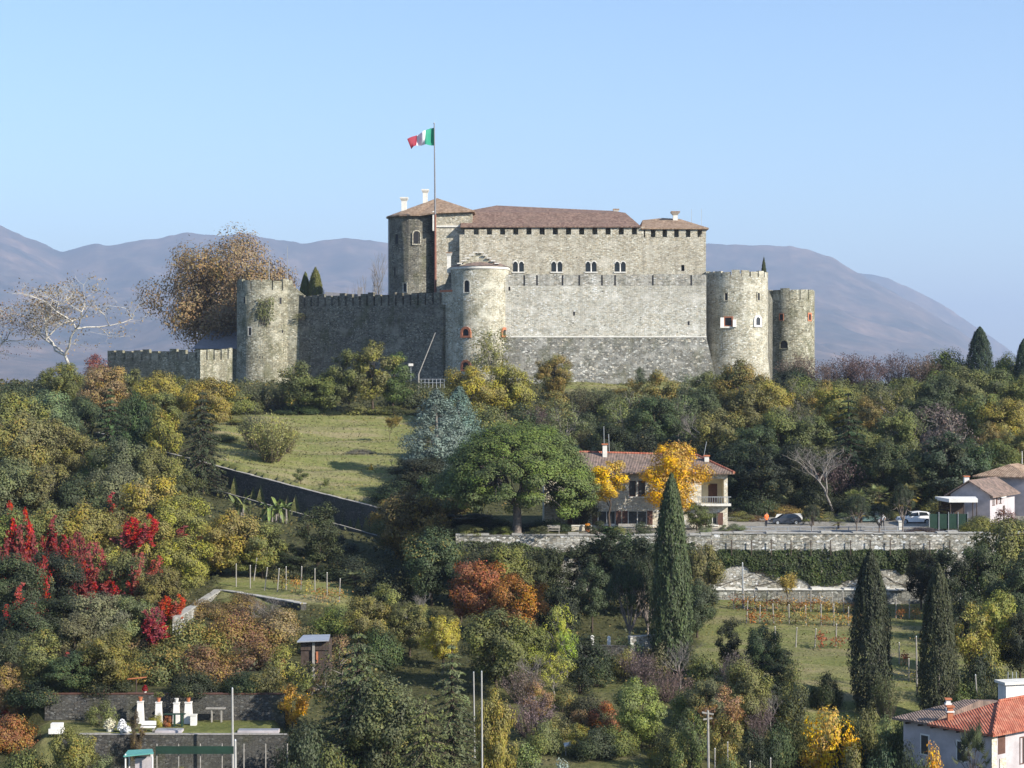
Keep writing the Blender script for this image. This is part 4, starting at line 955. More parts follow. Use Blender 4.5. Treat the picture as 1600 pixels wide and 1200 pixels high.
NAMES = {'broad':'broadleaf_tree','tall':'broadleaf_tree','small':'broadleaf_tree','airy':'broadleaf_tree','bush':'bush','thicket':'thicket_bush','cypress':'cypress_tree','spruce':'spruce_tree','fir':'fir_tree',
  'blue_cedar':'blue_cedar','upright_conifer':'conifer','umbrella_pine':'umbrella_pine','umbrella_small':'umbrella_pine','bare':'bare_tree','sycamore':'sycamore_tree','plane_tree':'plane_tree','wispy':'wispy_shrub',
  'purple_scrub':'purple_shrub','vase_tree':'young_tree','palm':'palm_tree','banana_plant':'banana_plant','creeper':'red_creeper','lollipop':'broadleaf_tree','oval':'broadleaf_tree','dome_pine':'dome_pine','vine':'grape_vine'}
SHRUBS = {'bush','thicket','wispy','purple_scrub','banana_plant','creeper'}
CNT = {}; PLACED = []
FIT = {'bare':.95,'broad':.95,'tall':.9,'small':.95,'airy':.95,'bush':.9,'thicket':.95,'spruce':.9,'fir':.9,'upright_conifer':.9,'purple_scrub':.8,'wispy':.8}
def plant(kind, px, top, w, d, col, label, turned=.15, group=None, cat=None, base=None, rot=None, h=None):
    """kind, photo column, photo row of its top, photo width, distance: stands on the ground there"""
    lst = TPL[kind]; i = CNT.get(kind, 0); CNT[kind] = i+1; parts, W, H = lst[i % len(lst)]
    yw = float(np.interp(px, *YWALL)); meadow = 335 < px < 700 and yw < d < 305; terrace = px > 712 and 203 < d < 232
    if kind in FIT and base is None and h is None and not meadow and not terrace:      # stand it low enough on the slope for its full height
        dmin = max(d-48, 308 if (335 < px < 700 and d > 305) else 232 if (px > 705 and d > 203) else 202 if (320 < px < 570 and d >= 200) else 139 if (40 < px < 455 and d >= 138) else 118)
        while d > dmin and Z(top, d)-gz(X(px, d), d) < S(w, d)*H/W*FIT[kind]: d -= 1.5
    x = X(px, d); z = gz(x, d) if base is None else base; hh = h if h else max(.8, Z(top, d)-z); ww = S(w, d)
    rng = random.Random(int(px*7+top*13+w*3)); rng.random()
    e = empty(NAMES[kind], (x, d, z-.05), label, cat or ('palm' if kind == 'palm' else 'creeper' if kind == 'creeper' else 'shrub' if kind in SHRUBS else 'tree'), group, rot if rot is not None else (0 if kind == 'creeper' else rng.uniform(0, 6.28)))
    e.scale = (ww/W, ww/W, hh/H); PLACED.append((x, d, ww, z, z+hh))
    g = (.95 if col[0] < .25 else .62) if kind == 'creeper' else 1.12 if max(col) > .38 else 1.0 if max(col) < .048 else 1.2 if (max(col) < .07 or col[0] > col[1]*1.45) else 1.28
    j = [g*(1+rng.uniform(-.10,.10)+s_*.03*rng.uniform(-1,1)) for s_ in (1,0,-1)]; lum = 1+rng.uniform(-.16,.16); col = [min(.7, c_*k_*lum) for c_, k_ in zip(col, j)]; turned = max(0, turned+rng.uniform(-.06,.06)) if turned else 0
    for nm, me in parts:
        o = bpy.data.objects.new(nm, me); COL.objects.link(o); o.parent = e; o.color = (col[0], col[1], col[2], turned)
    return e
OL=(.125,.13,.042); DG=(.052,.066,.03); MG=(.09,.105,.034); YG=(.205,.185,.042); YE=(.58,.38,.03); OR=(.52,.25,.02); RU=(.26,.10,.035); BR=(.15,.09,.045)
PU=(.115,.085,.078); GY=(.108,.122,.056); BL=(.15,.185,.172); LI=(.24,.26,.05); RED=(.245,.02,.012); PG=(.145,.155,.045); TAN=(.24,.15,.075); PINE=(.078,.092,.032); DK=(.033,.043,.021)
# ------------------------------------------------------------------ walls, houses and small things on the hillside
M['villa'] = mat_stone('villa_stone', (.56,.51,.41), (.70,.65,.53), (.80,.76,.66), .27, 1.8, .6, (.52,.47,.37), .3, 0, .4, .15)
M['asphalt'] = mat_plain('asphalt_grey', (.11,.11,.115), .9, .25, 2.0)
M['tin'] = mat_plain('tin_sheet', (.42,.43,.46), .4, .2, 1.0, .5, .4)
M['net_green'] = mat_plain('green_netting', (.014,.042,.028), .8, .3, 1.0)
M['turquoise'] = mat_plain('turquoise_cloth', (.12,.36,.32), .7, .15, 1.0)
M['lilac'] = mat_plain('pale_plaster', (.46,.42,.43), .85, .25, .8)
M['car_white'] = mat_plain('white_car_paint', (.80,.80,.80), .25, .03, 1.0, .6); M['car_green'] = mat_plain('grey_green_car_paint', (.10,.16,.15), .25, .05, 1.0, .6)
M['car_dark'] = mat_plain('dark_car_paint', (.03,.035,.05), .25, .05, 1.0, .6); M['car_glass'] = mat_plain('car_glass', (.02,.025,.03), .08, .1, 1.0, .7); M['rubber'] = mat_plain('tyre_rubber', (.02,.02,.02), .85, .1, 3.0)
M['orange_cloth'] = mat_plain('orange_jacket', (.75,.16,.04), .8, .1, 4.0); M['white_cloth'] = mat_plain('white_shirt', (.75,.75,.75), .8, .08, 4.0); M['dark_cloth'] = mat_plain('dark_trousers', (.025,.028,.04), .85, .2, 4.0)
M['skin'] = mat_plain('skin', (.45,.27,.19), .6, .1, 5.0); M['hair'] = mat_plain('dark_hair', (.03,.02,.015), .7, .2, 8.0); M['red_cloth'] = mat_plain('red_cloth', (.5,.03,.03), .8, .15, 3.0)
M['rock'] = mat_plain('pale_rock', (.55,.53,.48), .9, .4, 1.5, .2, 0, .6); M['concrete'] = mat_plain('concrete_pole', (.38,.37,.35), .8, .15, 3.0)

def wall_run(name, label, pts, z0s, z1s, thick, mat, capmat=None, cap=.14, cat='wall', group=None):
    """a garden wall along pts (x,y); z0s/z1s bottom and top at each point; coping stones are children"""
    rt = empty(name, (pts[0][0], pts[0][1], z0s[0]), label, cat, group)
    for i in range(len(pts)-1):
        a, b = Vector(pts[i]).to_2d(), Vector(pts[i+1]).to_2d(); u = (b-a).normalized(); n = Vector((-u.y, u.x))*thick
        MB().prism([(a.x,a.y),(b.x,b.y),(b.x+n.x,b.y+n.y),(a.x+n.x,a.y+n.y)], [z0s[i],z0s[i+1],z0s[i+1],z0s[i]], [z1s[i],z1s[i+1],z1s[i+1],z1s[i]]).build('wall_face', M[mat], rt)
        if capmat:
            L = (b-a).length; k = max(1, int(L/1.1))
            for j in range(k):
                s0, s1 = j/k, (j+.97)/k; p = a+(b-a)*s0-n*.12; q = a+(b-a)*s1-n*.12; h0 = z1s[i]+(z1s[i+1]-z1s[i])*s0; h1 = z1s[i]+(z1s[i+1]-z1s[i])*s1; e = (.03 if thick < .85 else .13)*math.sin(j*2.7)*math.cos(j*1.3+i)+(.0 if thick < .85 else .05*math.sin(j*5.9))
                MB().prism([(p.x,p.y),(q.x,q.y),(q.x+n.x*1.24,q.y+n.y*1.24),(p.x+n.x*1.24,p.y+n.y*1.24)], [h0+.003,h1+.003,h1+.003,h0+.003], [h0+cap+e,h1+cap+e,h1+cap+e,h0+cap+e]).build('coping_stone', M[capmat], rt)
    return rt
def xy(px, d): return (X(px,d), d)
# long retaining wall below the meadow
lw = [xy(150,281), xy(220,267.6), xy(355,257.6), xy(480,248.4), xy(600,239.6), xy(712,221.6)]
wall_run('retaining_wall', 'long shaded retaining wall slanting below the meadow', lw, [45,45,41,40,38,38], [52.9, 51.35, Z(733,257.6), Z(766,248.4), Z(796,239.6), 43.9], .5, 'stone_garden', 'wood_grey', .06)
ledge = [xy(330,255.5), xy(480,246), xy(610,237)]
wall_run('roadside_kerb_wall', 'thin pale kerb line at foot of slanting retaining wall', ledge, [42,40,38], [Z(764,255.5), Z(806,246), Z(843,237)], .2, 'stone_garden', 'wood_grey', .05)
# terrace wall in front of the villa
TD = 202.5
tw = [xy(712,TD), xy(905,TD), xy(1112,TD)]
wall_run('terrace_wall', 'pale stone terrace wall below the villa garden', tw, [36.5]*3, [43.95]*3, .9, 'stone_white', 'coping', .14)
tw = [xy(1112,TD), xy(1300,TD), xy(1530,TD), xy(1700,TD)]
wall_run('terrace_wall', 'long rubble terrace wall with ivy below the driveway', tw, [36.0]*4, [44.15]*4, .9, 'stone_white', 'coping', .12)
tw = [xy(1100,TD-1.3), xy(1420,TD-1.3), xy(1480,TD-1.3)]
wall_run('lower_terrace_wall', 'low grey wall with white ledge at top of the vineyard', tw, [35.5]*3, [Z(922,TD-1.3)]*3, 1.2, 'stone_batter', 'limestone', .1)
rt = empty('post_fence', (X(1140,TD-.4), TD-.4, 42), 'row of thin dark fence posts along the ivy wall', 'fence')
for p in range(1112, 1500, 31): MB().tube([(X(p,TD-.4),TD-.4,Z(868,TD-.4)), (X(p,TD-.4),TD-.4,Z(844,TD-.4))], .055, 6).build('post', M['wood_dark'], rt)
for y in (846, 853): MB().tube([P(1112,y,TD-.4), P(1484,y,TD-.4)], .014, 4).build('wire', M['metal'], rt)
# ivy hanging over the wall
def ivy(name, label, p0, p1, d, topf, botf, n, col, size=.3):
    rng = RS(int(p0)); u = p0+(p1-p0)*rng.rand(n); t = rng.rand(n); tp = topf(u); bt = botf(u); y = tp+(bt-tp)*t
    bul = .12+.55*np.sin(np.pi*np.clip(t,0,1))*hashnoise(u, y, 14, 4)
    C = np.stack([(u-800)/F*d, d-bul*rng.rand(n)**.5, CZ+(600-y)/F*d], 1); g = hashnoise(u, y, 11, 5)
    o = empty(name, (X((p0+p1)/2,d), d, 38), label, 'ivy')
    me = leaf_mesh('foliage', C-np.array([[X((p0+p1)/2,d), d, 38]]), rng.normal(size=(n,3))*.45+np.array([.1,-.9,.35]), size*(.6+.8*rng.rand(n)), np.stack([rng.rand(n), g, rng.rand(n)], 1), 'leaf')
    f = bpy.data.objects.new('foliage', me); COL.objects.link(f); f.parent = o; f.color = (*col, .12)
    segs = [s for k in range(14) for s in bend((X(p0+(p1-p0)*rng.rand(),d)-X((p0+p1)/2,d), -.08, Z(float(botf(np.array([(p0+p1)/2.]))[0]),d)-38), (X(p0+(p1-p0)*rng.rand(),d)-X((p0+p1)/2,d), -.08, Z(float(topf(np.array([(p0+p1)/2.]))[0])+4,d)-38), .03, .012, rng, 4, .12)]
    s_ = bpy.data.objects.new('stem', seg_mesh('stem', segs, 'bark')); COL.objects.link(s_); s_.parent = o
def ib(u): return np.interp(u, [1095,1130,1165,1200,1225,1250,1285,1310,1335,1370,1400,1440,1470,1500],[915,884,885,904,905,903,918,915,905,886,890,905,920,920]) + (hashnoise(u, u*0, 9, 2)-.5)*14
ivy('ivy_curtain', 'dark green ivy curtain hanging over the driveway wall', 1095, 1480, TD-.02, lambda u: 858+3*hashnoise(u,u*0,16,8), ib, 9000, (.045,.062,.02))

def ib2(u): return np.interp(u, [700,780,860,880,900,920,1000,1100],[925,925,915,872,868,905,925,925]) + (hashnoise(u, u*0, 9, 3)-.5)*16
ivy('ivy_curtain', 'ivy and shrubs covering the terrace wall below the pine', 706, 1090, TD-.02, lambda u: np.interp(u,[706,820,868,905,925,1090],[843,846,862,864,846,847])+5*hashnoise(u,u*0,16,8), ib2, 9000, (.06,.075,.03))

# --- villa
VD = 213.0
rt = empty('villa', (X(1020,VD), VD, 43.9), 'two-storey stone villa with red-edged roof behind the yellow trees', 'house')
zb, ze = 43.2, Z(740,VD); holes = []
def HB(a, b, y0, y1): return (X(a,VD), X(b,VD), Z(y1,VD), Z(y0,VD))
WN = [(983,993.5,751,776),(997,1008,751,776),(981,1011,798,820),(934,962,798,820),(1106,1121,801,820),(1096,1131,748,787),(1040,1052,801,832),(895,909,798,820),(938,948,751,776),(1045,1056,751,776)]
holes = [HB(*w) for w in WN]
x0, x1 = X(850,VD), X(1137,VD)
mb = MB(); holed_wall(mb, x0, x1, zb, ze, VD, holes, .35)
mb.add([(x0,VD,zb),(x1,VD,zb),(x1,VD+10,zb),(x0,VD+10,zb),(x0,VD,ze),(x1,VD,ze),(x1,VD+10,ze),(x0,VD+10,ze)], [(1,2,6,5),(2,3,7,6),(3,0,4,7),(4,5,6,7)])
mb.build('wall', M['villa'], rt)
for i, w in enumerate(WN):
    a, b, c, d_ = HB(*w)
    if i == 5: continue
    nm = 'door' if i == 6 else 'window'
    fr = MB(); t_ = .09
    fr.box(a, a+t_, VD+.16, VD+.26, c, d_); fr.box(b-t_, b, VD+.16, VD+.26, c, d_); fr.box(a+t_, b-t_, VD+.16, VD+.26, d_-t_, d_); fr.box(a+t_, b-t_, VD+.16, VD+.26, c, c+t_)
    if b-a > .9: fr.box((a+b)/2-.04, (a+b)/2+.04, VD+.17, VD+.25, c+t_, d_-t_)
    o = fr.build(nm, M['white' if i in (2,3,4) else 'shutter'], rt)
    MB().box(a, b, VD+.28, VD+.33, c, d_).build('pane', M['glass'], o)
    MB().box(a-.15, b+.15, VD-.12, VD+.1, c-.14, c-.003).build('sill', M['limestone'], o)
    if i in (2,3,4,7):
        for s in (-1, 1):
            q = a if s < 0 else b; lo, hi = (q-.62, q-.02) if s < 0 else (q+.02, q+.62)
            MB().box(lo, hi, VD-.06, VD-.012, c, d_).build('shutter', M['shutter'], o)
a, b, c, d_ = HB(*WN[5])     # loggia
MB().add([(a,VD+2.4,c),(b,VD+2.4,c),(b,VD+2.4,d_),(a,VD+2.4,d_),(a,VD+.35,c),(b,VD+.35,c),(b,VD+.35,d_),(a,VD+.35,d_)], [(0,1,2,3),(4,0,3,7),(1,5,6,2),(4,5,1,0),(3,2,6,7)]).build('loggia', M['cream'], rt)
MB().box(X(1110,VD), X(1124,VD), VD+2.3, VD+2.38, c+.05, c+2.1).build('door', M['shutter'], rt)
bl = MB().box(X(1088,VD), X(1141,VD), VD-.9, VD-.004, Z(790,VD), Z(786.5,VD)).build('balcony', M['limestone'], rt)
for p in np.arange(1090, 1140, 3.6): MB().box(X(p,VD), X(p+.7,VD), VD-.86, VD-.8, Z(786.5,VD), Z(776.5,VD)).build('baluster', M['metal'], bl)
MB().box(X(1088,VD), X(1141,VD), VD-.88, VD-.78, Z(776.4,VD), Z(775.2,VD)).build('handrail', M['metal'], bl)
MB().box(X(1107,VD), X(1114,VD), VD-.02, VD+.1, Z(743.5,VD), Z(741,VD)).build('vent', M['dark'], rt)
e0, e1, ey0, ey1 = X(845,VD), X(1147,VD-.7), VD-.75, VD+10.7; zz0 = Z(738.5,VD-.7); k0, k1 = P(912,706,VD+5), P(1088,711,VD+5); k0.x = X(905,VD+5)
mb = MB(); ring = [(e0,ey0,zz0),(e1,ey0,zz0),(e1,ey1,zz0),(e0,ey1,zz0)]
mb.add(ring+[tuple(k0),tuple(k1)]+[(p[0],p[1],p[2]-.18) for p in ring], [(0,1,5,4),(1,2,5),(2,3,4,5),(3,0,4),(6,7,1,0),(7,8,2,1),(8,9,3,2),(9,6,0,3),(9,8,7,6)])
rf = mb.build('roof', M['tiles_old'], rt)
for a, b in ((k0,k1),(k1,Vector(ring[1])),(k0,Vector(ring[0]))): MB().tube([a,b], .16, 6).build('ridge_tiles', M['tiles_red'], rf)
for px, y0, y1, d_ in ((945,695,709,217),(1104,713,722,216)):
    ch = MB().box(X(px,d_)-.25, X(px,d_)+.25, d_-.25, d_+.25, Z(y1,d_)-.5, Z(y0,d_)).build('chimney', M['limestone'], rf); MB().box(X(px,d_)-.36, X(px,d_)+.36, d_-.36, d_+.36, Z(y0,d_)+.003, Z(y0,d_)+.14).build('chimney_cap', M['terracotta'], ch)
for a, b in ((P(944,700,217),P(943.5,666,217)),(P(952,706,217),P(951,678,217)),(P(1099,716,217),P(1104,690,217))): MB().tube([a,b], .035, 5).build('antenna', M['metal'], rf)
rt = empty('flower_trough', tuple(P(1108,838,208)), 'long white flower trough in front of villa', 'planter')
MB().box(X(1083,208), X(1121,208), 207.6, 208.2, 43.85, Z(833,208)).build('trough', M['white'], rt); MB().box(X(1084,208), X(1120,208), 207.7, 208.1, Z(833,208)+.002, Z(832,208)).build('soil', M['terracotta'], rt)
wall_run('garden_wall', 'short cream stone garden wall left of the villa door', [xy(893,209), xy(925,209)], [43.5]*2, [Z(822,209)]*2, .5, 'villa', 'limestone', .1)
rt = empty('flower_pot', (X(918,208), 208, 43.9), 'orange round flower bush in a pot by the cream wall', 'flower pot')
MB().lathe(X(918,208), 208, [(.22,43.85),(.32,44.35)], 10).build('pot', M['terracotta'], rt)
rng = RS(5); nn = 260; dd = sph(rng, nn); me = leaf_mesh('blossom', dd*.32*(.7+.3*rng.rand(nn,1))+np.array([0,0,.65]), dd+rng.normal(size=(nn,3))*.3, .16*np.ones(nn), rng.rand(nn,3), 'leaf'); o = bpy.data.objects.new('blossom', me); COL.objects.link(o); o.parent = rt; o.color = (.75,.33,.05,0)
def bench(px, d, w, label):
    rt = empty('garden_bench', (X(px,d), d, 43.9), label, 'bench', 'garden furniture by the villa'); x = X(px,d)
    MB().box(x-w/2, x+w/2, d-.25, d+.2, 44.3, 44.36).build('seat', M['wood_grey'], rt); MB().box(x-w/2, x+w/2, d+.2, d+.26, 44.5, 44.85).build('backrest', M['wood_grey'], rt)
    for s in (-1, 1): MB().box(x+s*w*.42-.04, x+s*w*.42+.04, d-.2, d+.26, 43.8, 44.5).build('leg', M['wood_grey'], rt)
bench(980, 207, 1.9, 'dark garden bench in front of the villa windows'); bench(865, 205, 1.4, 'low bench at the terrace edge right of the pine trunk')
rt = empty('red_planter', (X(768,205.2), 205.2, 43.9), 'low red planter box left of the pine trunk', 'planter')
MB().box(X(757,205.2), X(782,205.2), 204.9, 205.5, 43.8, Z(842,205.2)).build('box', M['red_cloth'], rt)

# --- drive: shelter, railing, cars, people
rt = empty('stone_shelter', (X(1232,222), 222, 43.9), 'low shelter with grey slab roof beside the driveway', 'shelter')
MB().prism([xy(1210,221),xy(1254,221),xy(1251,224),xy(1214,224)], [Z(814,221),Z(811.5,221),Z(811,221)+.2,Z(812,221)+.2], [Z(811,221),Z(808.5,221),Z(805,221),Z(806,221)]).build('roof_slab', M['limestone'], rt)
for p, d_ in ((1213,221.3),(1250,221.3),(1216,223.6),(1248,223.6)): MB().box(X(p,d_)-.1, X(p,d_)+.1, d_-.1, d_+.1, 43.7, Z(813.5,d_)).build('post', M['metal'], rt)
wall_run('bank_wall', 'low brownish bank wall behind the driveway', [xy(1190,230), xy(1300,230), xy(1340,229)], [43.5]*3, [Z(802,230),Z(804,230),Z(806,230)], .6, 'stone_garden', None)
rt = empty('drive_railing', (X(1225,209), 209, 43.9), 'long grey pipe railing along the driveway edge', 'railing')
for p in range(1155, 1440, 19): MB().tube([(X(p,209),209,43.7), (X(p,209),209,Z(823,209))], .05, 6).build('post', M['metal'], rt)
for y in (823.5, 829): MB().tube([P(1153,y,209), P(1437,y,209)], .045, 6).build('rail', M['metal'], rt)
def car(name, label, px, d, L, col, base, flip=False):
    """hatchback seen from the side; nose to the left"""
    rt = empty(name, (X(px,d), d, base), label, 'car', 'cars on the driveway', rz=math.pi if flip else R(4)); h = L/4.1; W_ = .86
    def ext(prof, w0, w1=None):
        n = len(prof); w1 = w1 or w0; zt = max(p[1] for p in prof); zb = min(p[1] for p in prof); vs = []
        for s in (-1, 1):
            for x, z in prof: w = w0+(w1-w0)*(z-zb)/(zt-zb); vs.append((x*h, s*w*h, z*h))
        return vs, [tuple(range(n-1,-1,-1))[::1], tuple(range(n,2*n))] + [(i,(i+1)%n,(i+1)%n+n,i+n) for i in range(n)]
    body = [(-2.05,.35),(-2.08,.62),(-1.95,.80),(-1.15,.95),(1.95,1.02),(2.05,.80),(2.05,.35),(1.68,.30),(1.62,.55),(1.30,.66),(.98,.55),(.92,.30),(-.98,.30),(-1.04,.55),(-1.36,.66),(-1.68,.55),(-1.74,.30)]
    MB().add(*ext(body, W_, W_*.96)).build('body', M[col], rt, local=True)
    cab = [(-1.15,.95),(-.45,1.44),(.55,1.53),(1.45,1.46),(1.95,1.02)]
    MB().add(*ext(cab, W_*.95, W_*.74)).build('cabin', M[col], rt, local=True)
    for s in (-1, 1):
        def q(x, z): return (x*h, s*(W_*(.95-.21*(z-.95)/.58)+.012)*h, z*h)
        for g in ([(-.98,.99),(-.42,1.38),(.28,1.45),(.28,1.0)], [(.36,1.0),(.36,1.455),(.62,1.46),(1.28,1.41),(1.55,1.04)]):
            MB().add([q(*p) for p in g], [(0,1,2,3,4)[:len(g)] if s > 0 else (4,3,2,1,0)[5-len(g):]]).build('side_window', M['car_glass'], rt, local=True)
        for wx in (-1.36, 1.30):
            wm = MB(); vs = []; n = 16
            for yy_ in (s*.60, s*.85):
                for k in range(n): vs.append((wx*h+.33*h*math.cos(6.283*k/n), yy_*h, .33*h+.33*h*math.sin(6.283*k/n)))
            wm.add(vs, [(k,(k+1)%n,(k+1)%n+n,k+n) for k in range(n)]+[tuple(range(n)), tuple(range(2*n-1,n-1,-1))]); w_ = wm.build('wheel', M['rubber'], rt, local=True)
            vs = [(wx*h+.2*h*math.cos(6.283*k/n), s*.865*h, .33*h+.2*h*math.sin(6.283*k/n)) for k in range(n)]; MB().add(vs, [tuple(range(n))]).build('rim', M['metal'], w_, local=True)
        MB().box(-2.07*h, -1.98*h, (s*.62-.16)*h, (s*.62+.16)*h, .62*h, .74*h).build('headlight', M['glass'], rt, local=True)
        MB().box(1.98*h, 2.06*h, (s*.68-.1)*h, (s*.68+.1)*h, .72*h, .92*h).build('tail_light', M['red_cloth'], rt, local=True)
    def wq(a, b): return [(a[0]*h, -.66*h, a[1]*h), (a[0]*h, .66*h, a[1]*h), (b[0]*h, .6*h, b[1]*h), (b[0]*h, -.6*h, b[1]*h)]
    MB().add(wq((-1.10,1.0),(-.50,1.42)), [(0,1,2,3)]).build('windscreen', M['car_glass'], rt, local=True); MB().add(wq((1.93,1.06),(1.50,1.44)), [(0,1,2,3)]).build('rear_window', M['car_glass'], rt, local=True)
car('parked_car', 'white hatchback parked nose left on the driveway', 1429, 219.5, 3.95, 'car_white', 43.93)
car('parked_car', 'grey green car parked behind the dark terrace trees', 1356, 221, 3.7, 'car_green', 43.93)
car('parked_car', 'dark car parked left under the slab-roofed shelter', 1228, 218.5, 3.3, 'car_dark', 43.93)
def person(label, px, d, base, top_mat, h=1.72, face=0.0, lean=0.0):
    """one continuous skinned figure, jacket and hair as children"""
    e = empty('person', (X(px,d), d, base), label, 'person', rz=face); k = h/1.72
    J = {'pelvis':(0,0,.95),'chest':(.02,lean,1.30),'neck':(.02,lean*1.2,1.46),'head0':(.02,lean*1.3-.02,1.56),'head1':(.02,lean*1.3-.02,1.68),
         'hl':(-.10,0,.90),'kl':(-.12,-.06,.50),'al':(-.12,.04,.08),'tl':(-.12,-.12,.04),'hr':(.10,0,.90),'kr':(.12,.02,.50),'ar':(.13,.10,.08),'tr':(.13,-.05,.04),
         'sl':(-.19,lean,1.38),'el':(-.26,lean+.02,1.10),'wl':(-.24,lean-.12,.88),'fl':(-.23,lean-.15,.79),'sr':(.21,lean,1.38),'er':(.30,lean+.04,1.12),'wr':(.27,lean-.16,.93),'fr':(.26,lean-.20,.85)}
    rad = {'pelvis':.15,'chest':.16,'neck':.06,'head0':.085,'head1':.085,'hl':.10,'kl':.065,'al':.045,'tl':.04,'hr':.10,'kr':.065,'ar':.045,'tr':.04,'sl':.07,'el':.05,'wl':.035,'fl':.03,'sr':.07,'er':.05,'wr':.035,'fr':.03}
    ks = list(J); E = [('pelvis','chest'),('chest','neck'),('neck','head0'),('head0','head1'),('pelvis','hl'),('hl','kl'),('kl','al'),('al','tl'),('pelvis','hr'),('hr','kr'),('kr','ar'),('ar','tr'),('chest','sl'),('sl','el'),('el','wl'),('wl','fl'),('chest','sr'),('sr','er'),('er','wr'),('wr','fr')]
    me = bpy.data.meshes.new('body'); me.from_pydata([tuple(c*k for c in J[q]) for q in ks], [(ks.index(a), ks.index(b)) for a, b in E], [])
    o = bpy.data.objects.new('body', me); COL.objects.link(o); o.modifiers.new('skin', 'SKIN'); o.modifiers.new('sub', 'SUBSURF').levels = 1; o.modifiers['sub'].render_levels = 1
    for i, q in enumerate(ks): me.skin_vertices[0].data[i].radius = (rad[q]*k, rad[q]*k); me.skin_vertices[0].data[i].use_root = (q == 'pelvis')
    bpy.context.view_layer.update(); dg = bpy.context.evaluated_depsgraph_get(); m2 = bpy.data.meshes.new_from_object(o.evaluated_get(dg)); bpy.data.objects.remove(o)
    m2.name = 'body'; m2.materials.clear(); m2.materials.append(M['skin']); m2.materials.append(M['dark_cloth'])
    for p in m2.polygons: p.material_index = 1 if p.center.z < .98*k else 0; p.use_smooth = True
    for p in m2.polygons:
        if .72*k < p.center.z < 1.0*k and abs(p.center.x) > .2*k: p.material_index = 0
    b = bpy.data.objects.new('body', m2); COL.objects.link(b); b.parent = e
    jk = MB(); n = 12; prof = [(.19,.86),(.195,1.0),(.19,1.15),(.205,1.32),(.15,1.44),(.075,1.50)]; vs = []
    for r_, z in prof:
        for i in range(n): a = 6.283*i/n; f_ = max(0, min(1, (z-.9)/.5)); vs.append((.02+r_*1.12*math.cos(a)*k, lean*f_+r_*.78*math.sin(a)*k, z*k))
    jk.add(vs, [(i*n+j, i*n+(j+1)%n, (i+1)*n+(j+1)%n, (i+1)*n+j) for i in range(len(prof)-1) for j in range(n)])
    for s_, e_, w_ in (('sl','el','wl'),('sr','er','wr')): jk.tube([tuple(c*k for c in J[s_]), tuple(c*k for c in J[e_]), tuple(c*k for c in J[w_])], [.085*k,.07*k,.055*k], 8)
    jk.build('jacket', M[top_mat], e, local=True, smooth=True)
    MB().ball((.02*k, (lean*1.3+.005)*k, 1.665*k), .102*k, 10, rz=.085*k).build('hair', M['hair'], e, local=True, smooth=True)
person('person in an orange jacket standing by the driveway railing', 1197, 214, 43.92, 'orange_cloth', 1.75, .6, -.05)
person('person in white shirt and dark trousers beside the white car', 1379, 213, 43.92, 'white_cloth', 1.75, -.4)
rt = empty('stone_bollard', (X(1407,209.6), 209.6, 43.9), 'pale square gate post left of the white car', 'post')
MB().box(X(1404,209.6), X(1410,209.6), 209.4, 209.8, 43.7, Z(815,209.6)).build('shaft', M['limestone'], rt); MB().box(X(1403,209.6), X(1411,209.6), 209.3, 209.9, Z(815,209.6)+.002, Z(813.5,209.6)).build('cap', M['limestone'], rt)
rt = empty('green_mesh_fence', (X(1480,209.5), 209.5, 43.9), 'green mesh fence right of the white car', 'fence')
for a in range(1452, 1516, 15): MB().tube([(X(a,209.5),209.5,43.6), (X(a,209.5),209.5,Z(800,209.5))], .045, 6).build('post', M['metal'], rt)
MB().box(X(1452,209.5), X(1512,209.5), 209.56, 209.59, Z(826,209.5), Z(803,209.5)).build('netting', M['net_green'], rt)
# carport and the white house at the right edge
rt = empty('carport', (X(1495,214), 214, 44), 'flat white-roofed carport left of the white house', 'carport')
MB().prism([xy(1483,211.5),xy(1528,211.5),xy(1524,216),xy(1461,216)], Z(785,211.5), Z(779.5,211.5)).build('roof', M['white'], rt)
for p, d_ in ((1485,211.8),(1506,211.8),(1526,211.8),(1468,215.6),(1520,215.4)): MB().tube([(X(p,d_),d_,43.6),(X(p,d_),d_,Z(785,211.5))], .06, 6).build('post', M['wood_dark'], rt)
MB().box(X(1470,216), X(1505,216), 216.0, 216.1, 43.6, Z(786,212)).build('back_wall', M['wood_dark'], rt)
rt = empty('red_machine', (X(1488,213.5), 213.5, 44), 'small red garden machine under the carport', 'machine')
MB().box(X(1484,213.5), X(1492,213.5), 213.2, 213.9, 44.9, 45.4).build('body', M['red_cloth'], rt); MB().tube([P(1486,801,213.5), (X(1486,213.5),213.5,44)], .06, 6).build('leg', M['metal'], rt); MB().tube([P(1490,801,213.5), (X(1490,213.5),213.5,44)], .06, 6).build('leg', M['metal'], rt)
def rot_house(name, label, C0, ang, Lu, Lv, zb, ze, rise, over, wm, rm, cat='house', gable=True, ridge_along='u'):
    """corner C0 nearest the camera; u runs back-left, v runs back-right"""
    u = Vector((-math.cos(ang), math.sin(ang))); v = Vector((math.sin(ang), math.cos(ang))); C0 = Vector(C0)
    rt = empty(name, (C0.x, C0.y, zb), label, cat)
    def q(a, b, z): p = C0+u*a+v*b; return (p.x, p.y, z)
    mb = MB(); mb.add([q(0,0,zb),q(Lu,0,zb),q(Lu,Lv,zb),q(0,Lv,zb),q(0,0,ze),q(Lu,0,ze),q(Lu,Lv,ze),q(0,Lv,ze)], [(0,4,5,1),(1,5,6,2),(2,6,7,3),(3,7,4,0),(4,7,6,5)])
    return rt, q, mb
